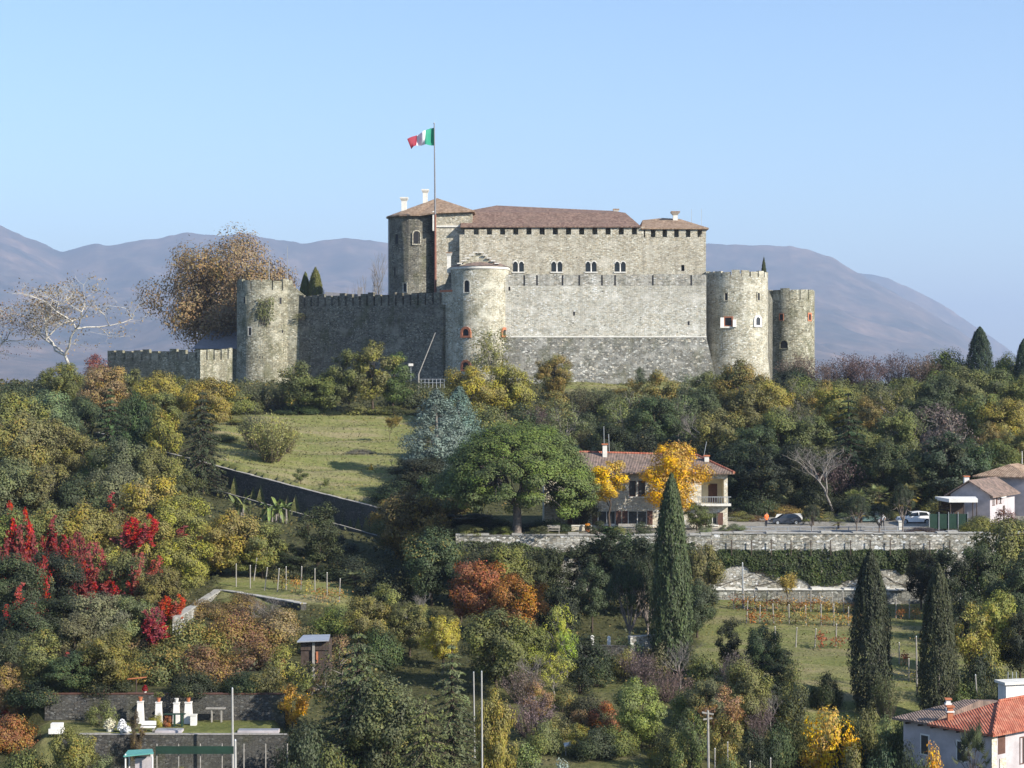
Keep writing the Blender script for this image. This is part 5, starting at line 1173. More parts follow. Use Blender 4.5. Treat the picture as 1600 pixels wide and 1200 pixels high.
# white house: gable looks left into shade, long front lit
rt, q, mb = rot_house('white_house', 'small white house with brown tiled roof at right edge', xy(1547,216), R(32), 4.6, 9, 43.4, Z(773.5,216), 1.3, .4, 'white', 'tiles_old')
zE = Z(773.5,216); zR = zE+1.45
mb.add([q(0,0,zE),q(4.6,0,zE),q(2.3,0,zR)], [(0,2,1)]); mb.build('wall', M['lilac'], rt)
o_ = .55; rf = MB(); s_ = 1.45/2.3
rf.add([q(-o_,-o_,zE-s_*o_+.05),q(-o_,9.5,zE-s_*o_+.05),q(2.3,9.5,zR+.05),q(2.3,-o_,zR+.05),q(4.6+o_,-o_,zE-s_*o_+.05),q(4.6+o_,9.5,zE-s_*o_+.05),
        q(-o_,-o_,zE-s_*o_+.2),q(-o_,9.5,zE-s_*o_+.2),q(2.3,9.5,zR+.2),q(2.3,-o_,zR+.2),q(4.6+o_,-o_,zE-s_*o_+.2),q(4.6+o_,9.5,zE-s_*o_+.2)],
       [(0,3,2,1),(3,4,5,2),(6,7,8,9),(9,8,11,10),(0,1,7,6),(0,6,9,3),(3,9,10,4),(4,10,11,5)])
rfo = rf.build('roof', M['tiles_old'], rt)
def vwin(rt, q, b0, b1, z0, z1, mat='shutter', a=-.03, name='window', bars=True):
    w = MB().add([q(a,b0,z0),q(a,b1,z0),q(a,b1,z1),q(a,b0,z1),q(.1,b0,z0),q(.1,b1,z0),q(.1,b1,z1),q(.1,b0,z1)], [(0,1,2,3),(1,5,6,2),(4,0,3,7),(3,2,6,7),(0,4,5,1)]).build(name, M[mat], rt)
    if bars:
        k = 3; g = (b1-b0)/k
        for i in range(k): MB().add([q(a-.012,b0+g*i+.06,z0+.08),q(a-.012,b0+g*(i+1)-.06,z0+.08),q(a-.012,b0+g*(i+1)-.06,z1-.08),q(a-.012,b0+g*i+.06,z1-.08)], [(0,1,2,3)]).build('pane', M['lilac' if i % 2 == 0 else 'glass'], w)
    return w
vwin(rt, q, .75, 1.75, Z(791,216), Z(780,216)); vwin(rt, q, 2.1, 2.6, Z(790,216), Z(779,216), 'shutter', bars=False); vwin(rt, q, 3.1, 4.2, Z(790,216), Z(779,216)); vwin(rt, q, 4.6, 5.3, 43.9, 46, 'wood_dark', name='door', bars=False)
MB().add([q(-.5,2.6,zE-.45),q(-.5,4.4,zE-.45),q(.1,4.4,zE-.3),q(.1,2.6,zE-.3),q(-.5,2.6,zE-.36),q(-.5,4.4,zE-.36),q(.1,4.4,zE-.2),q(.1,2.6,zE-.2)], [(0,1,5,4),(4,5,6,7),(0,4,7,3),(1,2,6,5),(0,3,2,1)]).build('awning', M['white'], rt)
cc = q(3.3,1.6,0); ch = MB().box(cc[0]-.28, cc[0]+.28, cc[1]-.28, cc[1]+.28, zE+.6, Z(746,218)).build('chimney', M['white'], rfo); MB().box(cc[0]-.36, cc[0]+.36, cc[1]-.36, cc[1]+.36, Z(746,218)+.003, Z(744,218)).build('chimney_cap', M['terracotta'], ch)
rt, q, mb = rot_house('tall_house', 'taller pale house with hipped tiled roof behind the white house', xy(1602,226), R(32), 5.5, 9, 43.4, Z(745,226), 1.5, .4, 'lilac', 'tiles_old')
mb.build('wall', M['lilac'], rt); zE = Z(745,226); zR = Z(725,230)
MB().add([q(-.7,-.7,zE),q(6.2,-.7,zE),q(6.2,9.6,zE),q(-.7,9.6,zE),q(2.75,3,zR),q(2.75,6,zR),q(-.7,-.7,zE-.16),q(6.2,-.7,zE-.16),q(6.2,9.6,zE-.16),q(-.7,9.6,zE-.16)], [(0,4,1),(1,4,5,2),(2,5,3),(3,5,4,0),(6,7,8,9),(0,1,7,6),(3,0,6,9),(1,2,8,7)]).build('roof', M['tiles_tan'], rt)
vwin(rt, q, 1.0, 1.8, zE-1.9, zE-.6)
rt = empty('white_terrace_parapet', (X(1570,243), 243, 46), 'small white parapet above the hipped roof at right edge', 'wall')
MB().box(X(1552,243), X(1582,243), 243, 243.5, 45, Z(724,243)).build('wall', M['lilac'], rt); MB().box(X(1550,243), X(1584,243), 242.9, 243.6, Z(724,243)+.002, Z(721.5,243)).build('coping', M['white'], rt)
MB().tube([P(1597,730,243), P(1597,705,243)], .05, 6).build('lamp_post', M['white'], rt)

# --- house at the bottom right corner
C0 = Vector((32.6,130.0)); zb = 28.5; ze = 36.3
rt, q, mb = rot_house('tiled_house', 'red tiled house with two chimneys in bottom right corner', C0, R(50.3), 7.5, 11, zb, ze, 1, .4, 'lilac', 'tiles_red')
mb.build('wall', M['lilac'], rt)
o_ = .55; zR = Z(1090,137)+.15
ring = [q(-o_,-o_,ze-.02),q(5.0,-o_,ze-.02),q(5.0,11.5,ze-.02),q(-o_,11.5,ze-.02)]
rf = MB(); rf.add(ring+[q(2.4,4.2,zR),q(2.4,8,zR)]+[(p[0],p[1],p[2]-.16) for p in ring], [(0,4,1),(1,4,5,2),(2,5,3),(3,5,4,0),(9,8,7,6),(0,1,7,6),(3,0,6,9)])
rfo = rf.build('roof', M['tiles_red'], rt)
for a, b in ((q(-o_,-o_,ze+.02),q(2.4,4.2,zR+.03)),(q(2.4,4.2,zR+.03),q(2.4,8,zR+.03))): MB().tube([a,b], .11, 6).build('ridge_tiles', M['tiles_red'], rfo)
ring = [q(4.9,-o_,ze+.03),q(8.1,-o_,ze+.0),q(8.1,11.3,ze+.0),q(4.9,11.3,ze+.03)]
MB().add(ring+[q(4.9,5.3,ze+1.0),q(6.2,5.3,ze+.9)]+[(p[0],p[1],p[2]-.16) for p in ring], [(0,4,5,1),(1,5,2),(2,5,4,3),(0,3,4),(9,8,7,6),(0,1,7,6),(1,2,8,7)]).build('wing_roof', M['tiles_old'], rt)
for a, b, zt_, w in ((3.9,.6,Z(1110,132),.19),(5.6,2.6,Z(1093,136),.15)):
    c = q(a,b,0); ch = MB().box(c[0]-w, c[0]+w, c[1]-w, c[1]+w, ze+.1, zt_).build('chimney', M['brick' if a < 5 else 'white'], rfo)
    MB().box(c[0]-w-.07, c[0]+w+.07, c[1]-w-.07, c[1]+w+.07, zt_-.35, zt_-.25).build('chimney_band', M['white'], ch); MB().box(c[0]-w-.09, c[0]+w+.09, c[1]-w-.09, c[1]+w+.09, zt_+.002, zt_+.1).build('chimney_cap', M['terracotta'], ch)
def uwin(a0, a1, z0, z1, mat, name='window'):
    w = MB().add([q(a0,-.03,z0),q(a1,-.03,z0),q(a1,-.03,z1),q(a0,-.03,z1),q(a0,.1,z0),q(a1,.1,z0),q(a1,.1,z1),q(a0,.1,z1)], [(1,0,3,2),(0,4,7,3),(5,1,2,6),(2,3,7,6),(0,1,5,4)]).build(name, M[mat], rt)
    MB().add([q(a0+.1,-.045,z0+.1),q(a1-.1,-.045,z0+.1),q(a1-.1,-.045,z1-.1),q(a0+.1,-.045,z1-.1)], [(1,0,3,2)]).build('pane', M['glass'], w)
uwin(2.0, 2.9, ze-2.4, ze-.9, 'white'); uwin(5.2, 6.0, ze-2.4, ze-.9, 'white')
for a in np.arange(.3, 7.5, 1.1): MB().obar(q(a,-.5,ze-.26), q(a,0,ze-.26), .12, .12).build('rafter', M['wood_dark'], rt)
vwin(rt, q, .75, 1.55, ze-1.6, ze-.35, 'shutter', bars=False); vwin(rt, q, 3.2, 4.2, ze-2.6, ze-.7, 'shutter')
MB().add([q(-.06,0,zb),q(-.06,.55,zb),q(-.06,.55,ze-.2),q(-.06,0,ze-.2),q(.02,0,zb),q(.02,.55,zb),q(.02,.55,ze-.2),q(.02,0,ze-.2)], [(0,1,2,3),(1,5,6,2),(4,0,3,7)]).build('corner_pier', M['villa'], rt)
MB().add([q(-.07,.9,zb),q(-.07,1.6,zb),q(-.07,1.6,ze-1.9),q(-.07,.9,ze-1.9),q(.02,.9,zb),q(.02,1.6,zb),q(.02,1.6,ze-1.9),q(.02,.9,ze-1.9)], [(0,1,2,3),(1,5,6,2),(4,0,3,7)]).build('stone_panel', M['villa'], rt)
rt, q, mb = rot_house('white_block', 'white flat-topped block behind the red tiled house', xy(1572,144), R(75), 1.2, 9, 29, Z(1070,144), 1, .4, 'white', 'white')
mb.build('wall', M['white'], rt); MB().add([q(-.2,-.2,Z(1070,144)+.003),q(1.4,-.2,Z(1070,144)+.003),q(1.4,9.2,Z(1070,144)+.003),q(-.2,9.2,Z(1070,144)+.003),q(-.2,-.2,Z(1066,144)),q(1.4,-.2,Z(1066,144)),q(1.4,9.2,Z(1066,144)),q(-.2,9.2,Z(1066,144))], [(0,4,5,1),(3,7,4,0),(4,7,6,5),(1,5,6,2)]).build('coping', M['limestone'], rt)
for p in (1575,1582,1588): MB().tube([P(p,1068,146), P(p,1050,146)], .03, 5).build('aerial', M['metal'], rt)

# --- poles
def pole(label, pts, r, mat='concrete', arms=(), name='utility_pole'):
    p0 = pts[0]; rt = empty(name, tuple(p0), label, 'pole', 'poles on the hillside')
    MB().tube(pts, [r]+[r*.72]*(len(pts)-1), 8).build('shaft', M[mat], rt)
    for (a, b) in arms: MB().obar(a, b, .1, .1).build('cross_arm', M['wood_grey'], rt)
    if not arms: MB().lathe(pts[-1].x, pts[-1].y, [(r*.8,pts[-1].z),(r*.5,pts[-1].z+.08)], 8).build('pole_cap', M['metal'], rt)
def gp(px, d, dz=-.5): x = X(px,d); return Vector((x, d, gz(x,d)+dz))
pole('pale concrete pole in front of the garden terrace wall', [gp(364,129), P(363,1076,129)], .085)
pole('short white pole at bottom edge below the garden terrace', [gp(368,122), P(367.5,1157,122)], .1)
pole('short white pole left of its taller twin at bottom centre', [gp(742,136), P(740,1051,136)], .06, 'concrete')
pole('tall white pole beside its short twin at bottom centre', [gp(754,124), P(752.5,1050,124)], .065, 'concrete')
pole('weathered pole with cross arms among bottom shrubs', [gp(1108.5,124), P(1106,1110,124)], .1, 'wood_grey', ((P(1097,1113,124),P(1115,1116,124)),(P(1099,1124,124),P(1113,1122,124))))
pole('thin dark pole at upper left end of the vineyard', [gp(1161,197), P(1160,880,197)], .10, 'metal')
pole('thin wooden pole left of the rightmost cypress', [gp(1433,160), P(1431.5,995,160)], .08, 'wood_grey')
pole('leaning pale post right of the rightmost cypress', [gp(1531,152), P(1524,1055,152)], .08, 'wood_grey')

# --- vineyard on the right: posts and vines are single things
VC = [(.30,.12,.035),(.34,.20,.05),(.26,.17,.055),(.27,.07,.03),(.20,.17,.06)]
def vine(px, top, w, d, col, label, turned=.3):
    plant('bush', px, top, w, d, col, label, turned, 'vines of the autumn vineyard', 'vine')
vx = []
VROW = [(196, list(range(1148,1330,17))), (188, list(range(1165,1330,23))), (178, list(range(1215,1330,30)))]
ORD = ['first','second','third','fourth','fifth','sixth','seventh','eighth','ninth','tenth','eleventh','twelfth','thirteenth','fourteenth','fifteenth','sixteenth','seventeenth','eighteenth','nineteenth','twentieth','twenty-first','twenty-second','twenty-third','twenty-fourth']
RN = ['back row of the vineyard','middle row of the vineyard','front row of the vineyard']
def stake(px, d, h, label, group, lean=0.0, r=.06, mat='wood_grey'):
    x = X(px,d); z = gz(x,d); rt = empty('vineyard_post', (x,d,z), label, 'post', group)
    MB().tube([(x,d,z-.3),(x+lean,d,z+h)], [r,r*.85], 6).build('shaft', M[mat], rt); MB().tube([(x+lean,d,z+h+.003),(x+lean,d,z+h+.05)], [r*.95,r*.6], 6).build('tip', M['limestone'], rt)
ri = random.Random(4)
for r_, (d, ps) in enumerate(VROW):
    for j, p in enumerate(ps):
        stake(p+ri.uniform(-3,3), d, 1.9+ri.uniform(-.2,.3), f'vine post, {ORD[j]} from left in the {RN[r_]}', 'posts of the vineyard', ri.uniform(-.15,.15))
        if r_ < 2 or j > 1: plant('vine', p+8+ri.uniform(-3,3), 0, 36+ri.uniform(-5,7), d-.3, ri.choice(VC), f'orange autumn vine, {ORD[j]} from left in the {RN[r_]}', .4, 'vines of the vineyard', 'vine', h=1.45+ri.uniform(-.2,.35))
for j, (p, d) in enumerate(((1400,192),(1421,192),(1445,178),(1405,170),(1420,164))):
    stake(p, d, 1.9, f'vine post, {ORD[j]} from left between the two right cypresses', 'posts between the cypresses'); plant('vine', p+9, 0, 40, d-.3, VC[j % 5], f'autumn vine, {ORD[j]} from left between the two right cypresses', .4, 'vines between the cypresses', 'vine', h=1.3)
# --- small vineyard on the left with its dry walls
cw = [xy(280,172.6), xy(345,195)]
wall_run('sloping_dry_wall', 'sunlit dry stone wall running down left from vineyard corner', cw, [35.5,36.5], [Z(965,172.6),Z(923,195)], .6, 'stone_white', 'coping', .12)
cw = [xy(345,195), xy(470,183)]
wall_run('shaded_dry_wall', 'shaded dry stone wall under the small left vineyard', cw, [36.5,36.0], [Z(923,195),Z(944,183)], .6, 'stone_garden', 'coping', .1)  # darker stone than the sunlit leg: shade put into the colour
for j, (p, d, ln) in enumerate(((369,196,0),(391,195,0),(396,199,.35),(413,193,.3),(433,192,.2),(447,193,0),(470,193,.1),(492,192,0),(511,190,0),(530,188,.1))):
    stake(p, d, 2.3, f'vine post, {ORD[j]} from left in the small left vineyard', 'posts of the left vineyard', ln)
for j, (p, d) in enumerate(((440,193),(462,191),(483,190),(505,188),(525,187))):
    plant('vine', p, 0, 38, d, [(.26,.20,.05),(.30,.17,.04)][j % 2], f'yellowing vine, {ORD[j]} from left in the small left vineyard', .4, 'vines of the left vineyard', 'vine', h=1.7)

# --- kitchen garden at the lower left
GD = 137.0
gw = [xy(70,GD), xy(250,GD), xy(445,GD)]
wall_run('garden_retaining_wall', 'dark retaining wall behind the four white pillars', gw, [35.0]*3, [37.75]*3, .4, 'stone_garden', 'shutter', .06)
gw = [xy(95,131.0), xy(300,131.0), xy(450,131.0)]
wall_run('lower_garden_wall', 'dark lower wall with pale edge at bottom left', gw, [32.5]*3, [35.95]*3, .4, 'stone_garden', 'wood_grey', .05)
for j, (p, y0, w) in enumerate(((219.5,1097,13),(248,1098,13),(276,1099,13),(294.5,1098,15))):
    d = 135.8; x = X(p,d); s = S(w,d)/2*.88; z1 = Z(y0,d); names_ = ('leftmost','second from left','third from left','rightmost and largest')
    rt = empty('white_pillar', (x,d,35.9), f'white tapered garden pillar, {names_[j]} of the four', 'pillar', 'white garden pillars')
    MB().prism([(x-s,d-s),(x+s,d-s),(x+s,d+s),(x-s,d+s)], 35.7, z1, 0, [(x-s*.72,d-s*.72),(x+s*.72,d-s*.72),(x+s*.72,d+s*.72),(x-s*.72,d+s*.72)]).build('shaft', M['white'], rt)
    MB().box(x-s*.85, x+s*.85, d-s*.85, d+s*.85, z1+.002, z1+.07).build('cap', M['white'], rt)
    rt = empty('flower_pot', (x,d,z1+.07), f'terracotta pot on the {names_[j]} white pillar', 'flower pot', 'pots on the white pillars')
    MB().lathe(x, d, [(.10,z1+.075),(.15,z1+.32),(.17,z1+.36)], 10).build('pot', M['terracotta' if j != 2 else 'limestone'], rt)
    if j in (1,3): 
        rng = RS(j); nn = 160; dd = sph(rng, nn); me = leaf_mesh('foliage', dd*np.array([.42,.3,.22])*(.6+.4*rng.rand(nn,1))+np.array([0,0,.5]), dd+rng.normal(size=(nn,3))*.4, .13*np.ones(nn), rng.rand(nn,3), 'leaf'); o = bpy.data.objects.new('foliage', me); COL.objects.link(o); o.parent = rt; o.color = (*OL, .1)
rt = empty('white_crate', (X(302,135), 135, 35.9), 'white box standing beside the rightmost white pillar', 'box')
MB().box(X(298,135), X(307,135), 134.8, 135.3, 35.85, Z(1118,135)).build('box', M['white'], rt); MB().box(X(297.6,135), X(307.4,135), 134.77, 135.33, Z(1118,135)+.002, Z(1116.5,135)).build('lid', M['limestone'], rt)

rt = empty('orange_swing_beam', (X(214,139), 139, 37.6), 'small post with orange beam beside the red flower urn', 'post')
MB().tube([(X(213,139),139,37.4),(X(213,139),139,Z(1061,139))], .05, 6).build('post', M['wood_dark'], rt); MB().obar(P(199,1061,139), P(229,1058,139), .1, .08).build('beam', M['terracotta'], rt)
for j, (p, y) in enumerate(((273,1073),(330,1077),(357,1078),(382,1077),(397,1068))): stake(p, 138, Z(y,138)-gz(X(p,138),138), f'thin stake, {ORD[j]} from left on the upper garden terrace', 'stakes on the garden terrace', r=.045)
def garden_stuff(name, label, cat, parts):
    b = parts[0][0]; rt = empty(name, ((b[0]+b[1])/2, (b[2]+b[3])/2, b[4]), label, cat)
    for bx_, nm, mt in parts: MB().box(*bx_).build(nm, M[mt], rt)
d = 134.0
garden_stuff('white_bench', 'white garden bench in front of the white pillars', 'bench', [((X(220,132.5),X(243,132.5),132.2,132.7,36.2,36.27),'seat','white'), ((X(220,132.5),X(243,132.5),132.72,132.78,36.32,36.6),'backrest','white'), ((X(222,132.5),X(224,132.5),132.3,132.6,35.8,36.2),'leg','wood_grey'), ((X(239,132.5),X(241,132.5),132.3,132.6,35.8,36.2),'leg','wood_grey')])
garden_stuff('white_garden_plinth', 'white stepped plinth at left end of lower garden wall', 'plinth', [((X(77,131.8),X(99,131.8),131.55,132.2,35.9,36.25),'base','white'), ((X(80,131.8),X(98,131.8),131.6,132.1,36.252,Z(1130,131.8)),'top','white')])
garden_stuff('cold_frame', 'long pale cold frame on the grass below the pillars', 'cold frame', [((X(243,132.3),X(285,132.3),132,132.9,35.85,36.05),'frame','lilac'), ((X(244,132.3),X(284,132.3),132.05,132.85,36.052,36.08),'glazing','tin')])
garden_stuff('cold_frame', 'darker cold frame right of the concrete pole', 'cold frame', [((X(372,132.3),X(436,132.3),132,132.8,35.85,36.05),'frame','lilac'), ((X(373,132.3),X(435,132.3),132.05,132.75,36.052,36.08),'glazing','tin')])
garden_stuff('sawhorse_table', 'small green trestle left of the largest white pillar', 'table', [((X(257,134.6),X(290,134.6),134.3,134.7,36.75,36.8),'top','net_green'), ((X(272,134.6),X(274,134.6),134.3,134.7,35.85,36.748),'leg','net_green'), ((X(284,134.6),X(286,134.6),134.3,134.7,35.85,36.748),'leg','net_green')])
garden_stuff('wooden_bridge', 'grey plank bench on the shaded garden wall', 'bench', [((X(322,136.2),X(352,136.2),136.0,136.4,36.85,36.93),'seat','wood_grey'), ((X(330,136.2),X(332,136.2),136.1,136.3,35.8,36.848),'leg','wood_grey'), ((X(345,136.2),X(347,136.2),136.1,136.3,35.8,36.848),'leg','wood_grey')])
def flower_heap(px, d, w, h, base, label, cols, name='flowering_pot'):
    x = X(px,d); rt = empty(name, (x,d,base), label, 'flower pot'); rng = RS(int(px)); nn = 420; dd = sph(rng, nn); dd[:,2] = np.abs(dd[:,2])
    MB().lathe(x, d, [(w*.22,base-.05),(w*.3,base+h*.3)], 10).build('pot', M['limestone'], rt)
    me = leaf_mesh('blossom', dd*np.array([w/2,w/2,h*.75])*(.6+.4*rng.rand(nn,1))+np.array([0,0,h*.25]), dd+rng.normal(size=(nn,3))*.5, .14*np.ones(nn), rng.rand(nn,3), 'leaf'); o = bpy.data.objects.new('blossom', me); COL.objects.link(o); o.parent = rt; o.color = (*cols, .0)
flower_heap(172, 132.6, 1.0, .95, 35.9, 'cream flowering tub left of the white flowers', (.62,.58,.42)); flower_heap(191, 132.2, .7, .95, 35.9, 'tall white flowering pot below the weeping bush', (.8,.8,.8)); flower_heap(199, 132.0, .6, .5, 35.9, 'low white flowering pot beside the taller white one', (.8,.8,.8))
flower_heap(226.5, 138, .42, .6, 37.7, 'white urn of red flowers above the leftmost white pillar', (.22,.015,.02), 'flower_urn')
rt = empty('garden_shelter', (X(217,124), 124, 33.3), 'turquoise-roofed garden shelter at bottom left edge', 'shelter')
MB().prism([xy(193,122),xy(240,122),xy(238,125.5),xy(200,125.5)], [Z(1183,122),Z(1178,122),Z(1172,125.5),Z(1174,125.5)], [Z(1181,122),Z(1176,122),Z(1170,125.5),Z(1172,125.5)]).build('roof', M['turquoise'], rt)
for p, d_ in ((196,122.2),(238,122.2),(202,125.2),(236,125.2)): MB().tube([(X(p,d_),d_,33.0),(X(p,d_),d_,Z(1178,d_))], .05, 6).build('post', M['white'], rt)
MB().box(X(212,123), X(238,123), 122.8, 123.4, 33.2, Z(1184,123)).build('counter', M['lilac'], rt)
rt = empty('green_net_fence', (X(300,127), 127, 33.3), 'green shade netting stretched along bottom left garden', 'fence')
for p in range(245, 452, 34): MB().tube([(X(p,127.5),127.5,33.0),(X(p,127.5),127.5,Z(1162,127.5))], .04, 6).build('post', M['wood_grey'], rt)
MB().box(X(243,127.3), X(365,127.3), 127.3, 127.33, Z(1178,127.3), Z(1166,127.3)).build('netting', M['net_green'], rt)
rt = empty('net_frame', (X(140,141), 141, 37.6), 'small green net frame left of the weeping bush', 'frame')
for p in (130, 148): MB().tube([(X(p,140),140,37.3),(X(p,140),140,Z(1064,140))], .05, 6).build('post', M['metal'], rt)
MB().box(X(130,140), X(148,140), 139.98, 140.02, 38.0, Z(1064,140)).build('netting', M['net_green'], rt)

# --- hut, loose things
hd = 155.0
rt = empty('tool_hut', (X(492,hd), hd, gz(X(492,hd),hd)), 'dark wooden hut with tin roof among brown shrubs', 'hut')
hb = gz(X(492,hd),hd)-.3
for k in range(8): MB().box(X(470,hd)+k*.29, X(470,hd)+k*.29+.27, hd, hd+.08, Z(1016,hd), Z(1004,hd)-.03*(k%2)).build('plank', M['wood_dark'], rt)
MB().box(X(470,hd), X(514,hd), hd+.1, hd+2.6, hb, Z(1003,hd)).build('wall', M['wood_dark'], rt)
MB().prism([xy(464,hd-.5),xy(514,hd-.5),xy(516,hd+3),xy(474,hd+3)], [Z(1003,hd)+.02,Z(1001,hd)+.02,Z(993,hd+3),Z(994,hd+3)], [Z(1002,hd)+.06,Z(1000,hd)+.06,Z(992,hd+3)+.05,Z(993,hd+3)+.05]).build('roof', M['tin'], rt)
MB().box(X(488,hd), X(492,hd), hd-.1, hd-.01, hb, Z(1003,hd)).build('post', M['wood_grey'], rt); MB().box(X(494,hd), X(497,hd), hd-.12, hd-.01, Z(1035,hd), Z(1018,hd)).build('shutter', M['terracotta'], rt)
for j, p in enumerate((925.5, 951.5)):
    d = 167; x = X(p,d); z = gz(x,d); rt = empty('stone_bollard', (x,d,z), f'white stone marker, {"left" if j == 0 else "right"} of the pair below dark trees', 'bollard', 'white stone markers')
    zt_ = Z(995 if j == 0 else 996, d); MB().box(x-.14, x+.14, d-.14, d+.14, min(z,zt_-.8)-.2, zt_).build('shaft', M['white'], rt); MB().prism([(x-.17,d-.17),(x+.17,d-.17),(x+.17,d+.17),(x-.17,d+.17)], zt_+.002, zt_+.14, 0, [(x-.05,d-.05),(x+.05,d-.05),(x+.05,d+.05),(x-.05,d+.05)]).build('cap', M['limestone'], rt)
wall_run('small_terrace_wall', 'pale low wall end beside the big middle cypress', [xy(985,165), xy(1026,166)], [34]*2, [Z(996,165)]*2, .5, 'stone_white', 'coping', .08)
wall_run('edge_wall', 'dark low wall under the two white stone markers', [xy(890,165), xy(985,165)], [34]*2, [Z(1010,165)]*2, .4, 'stone_garden', 'stone_garden', .06)
d = 137.5; x = X(892,d); z = gz(x,d)
rt = empty('plank_table', (x,d,z), 'tilted white plank table on the bottom centre grass', 'table')
MB().prism([xy(882,d-.4),xy(904,d-.4),xy(904,d+.4),xy(880,d+.4)], [Z(1166,d),Z(1162,d),Z(1160.5,d),Z(1164.5,d)], [Z(1164,d),Z(1160,d),Z(1158.5,d),Z(1162.5,d)]).build('top', M['white'], rt)
for p in (884, 901): MB().box(X(p,d)-.05, X(p,d)+.05, d-.1, d+.1, z-.2, Z(1166,d)).build('leg', M['wood_grey'], rt)
def rocks(prefix, spots, seed, words_):
    rng = random.Random(seed)
    for j, (px, py, d, r) in enumerate(spots):
        x = X(px,d); zc = Z(py,d); rt = empty('rock', (x,d,gz(x,d)), f'pale rock, {words_[j]} {prefix}', 'rock', prefix)
        MB().ball((x,d,min(zc, gz(x,d)+r*1.6)), r, 8, 0, r*.75, .22, rng).build('stone', M['rock'], rt); MB().ball((x+r*.5,d-r*.3,gz(x,d)+r*.2), r*.4, 6, 0, r*.3, .2, rng).build('chip', M['rock'], rt)
rocks('in the rubble pile below the yellow bush', [(1218,1172,131,.55),(1230,1162,132,.5),(1243,1160,132,.6),(1255,1166,131.5,.5),(1236,1174,130.5,.6),(1250,1178,130,.5),(1224,1180,130,.42),(1262,1176,130.5,.4)], 3, ['leftmost','upper left','topmost','upper right','central','lower right','lower left','rightmost'])
rocks('beside the bottom shrubs right of the cross-armed pole', [(1150,1160,131,.42),(1188,1173,129.5,.38),(1194,1178,129,.3)], 5, ['larger one','middle one','smallest one'])
for j, (p, d, y) in enumerate(((965,140,1168),(980,140,1172),(1117,127,1170),(1137,131,1160),(1172,128,1190),(1204,127,1185))): stake(p, d, max(1.0, Z(y,d)-gz(X(p,d),d)), f'grey stake, {ORD[j]} from left along the bottom centre garden', 'stakes along the bottom garden', r=.05)
# ------------------------------------------------------------------ the plants, one by one
CW = {OL:'olive green',DG:'dark green',MG:'green',YG:'yellow green',YE:'bright yellow',OR:'orange',RU:'rust brown',BR:'brown',PU:'purple brown',GY:'grey green',BL:'blue grey',LI:'lime green',PG:'pale green',TAN:'tan brown',PINE:'pine green',DK:'blackish green'}
KW = {'broad':'broadleaf tree','tall':'tall tree','small':'small tree','airy':'loose-crowned tree','bush':'bush','thicket':'spreading bush','spruce':'spruce','fir':'fir','upright_conifer':'conifer','bare':'bare tree','wispy':'wispy shrub','purple_scrub':'twiggy shrub','vase_tree':'young tree','cypress':'cypress','umbrella_small':'umbrella pine','palm':'palm'}
def wood(group, place, rows):
    """trees of one belt; each is told apart by look and by its count from the left"""
    rows = sorted(rows, key=lambda r: r[1]); seen = {}
    for r in rows: seen.setdefault((r[5], r[0]), []).append(r)
    for r in rows:
        k, px, top, w, d, c = r[:6]; tn = r[6] if len(r) > 6 else .15
        same = seen[(c, k)]; o = '' if len(same) == 1 else f', {ORD[same.index(r)]} from left'
        plant(k, px, top, w, d, c, f'{CW[c]} {KW[k]}{o} {place}', tn, group)

# skyline
plant('sycamore', 118, 428, 215, 352, (.19,.16,.10), 'bare sycamore with white branches left of the castle', .2)
plant('sycamore', -2, 470, 150, 362, (.28,.16,.09), 'pinkish bare tree cut by the left edge', .4, rot=2.0)
plant('plane_tree', 344, 394, 222, 392, (.225,.15,.072), 'tall brown autumn plane tree behind the mossy tower', .2, base=60)
plant('bare', 588, 393, 66, 405, BR, 'sparse tree just left of the rounded keep', .2, base=60)
plant('bush', 600, 440, 28, 385, DG, 'dark shrub at foot of the rounded keep', .1, base=66)
plant('cypress', 477, 426, 24, 386, (.10,.12,.03), 'smaller of two clipped cones behind the castle wall', .0, base=66); plant('cypress', 493, 419, 31, 384, (.10,.12,.03), 'larger of two clipped cones behind the castle wall', .0, base=66)
plant('cypress', 1193.5, 404, 16, 392, DG, 'slim dark cypress peeping over the right round tower', .0, base=60)
plant('bush', 150, 548, 66, 358, (.20,.06,.04), 'reddish bush at left end of the low crenellated wall', .3)
plant('dome_pine', 1480, 541, 100, 338, (.085,.105,.03), 'dense flat-topped pine left of the skyline cypress', .0); plant('dome_pine', 1566, 547, 76, 338, (.09,.11,.03), 'dense rounded pine right of the skyline cypress', .0)
plant('cypress', 1531, 511, 38, 334, (.03,.05,.025), 'tall dark cypress on the right skyline', .0); plant('cypress', 1600, 530, 30, 334, (.03,.05,.025), 'cypress cut by the right edge on the skyline', .0)
wood('purple shrubs on the ridge', 'on the ridge right of the castle', [('purple_scrub',1250,546,84,338,PU),('purple_scrub',1322,546,84,336,PU),('purple_scrub',1356,549,76,334,PU),('purple_scrub',1403,544,84,338,PU),('purple_scrub',1440,547,74,336,PU),('purple_scrub',1288,560,64,334,PU)])
wood('low bushes on the ridge', 'under the purple shrubs on the ridge', [('thicket',1262,584,80,330,OL),('thicket',1310,588,90,328,OL,.3),('thicket',1365,588,90,328,GY),('thicket',1415,586,90,328,OL),('bush',1455,576,70,330,MG),('bush',1500,574,80,330,MG),('thicket',1560,578,90,330,MG)])
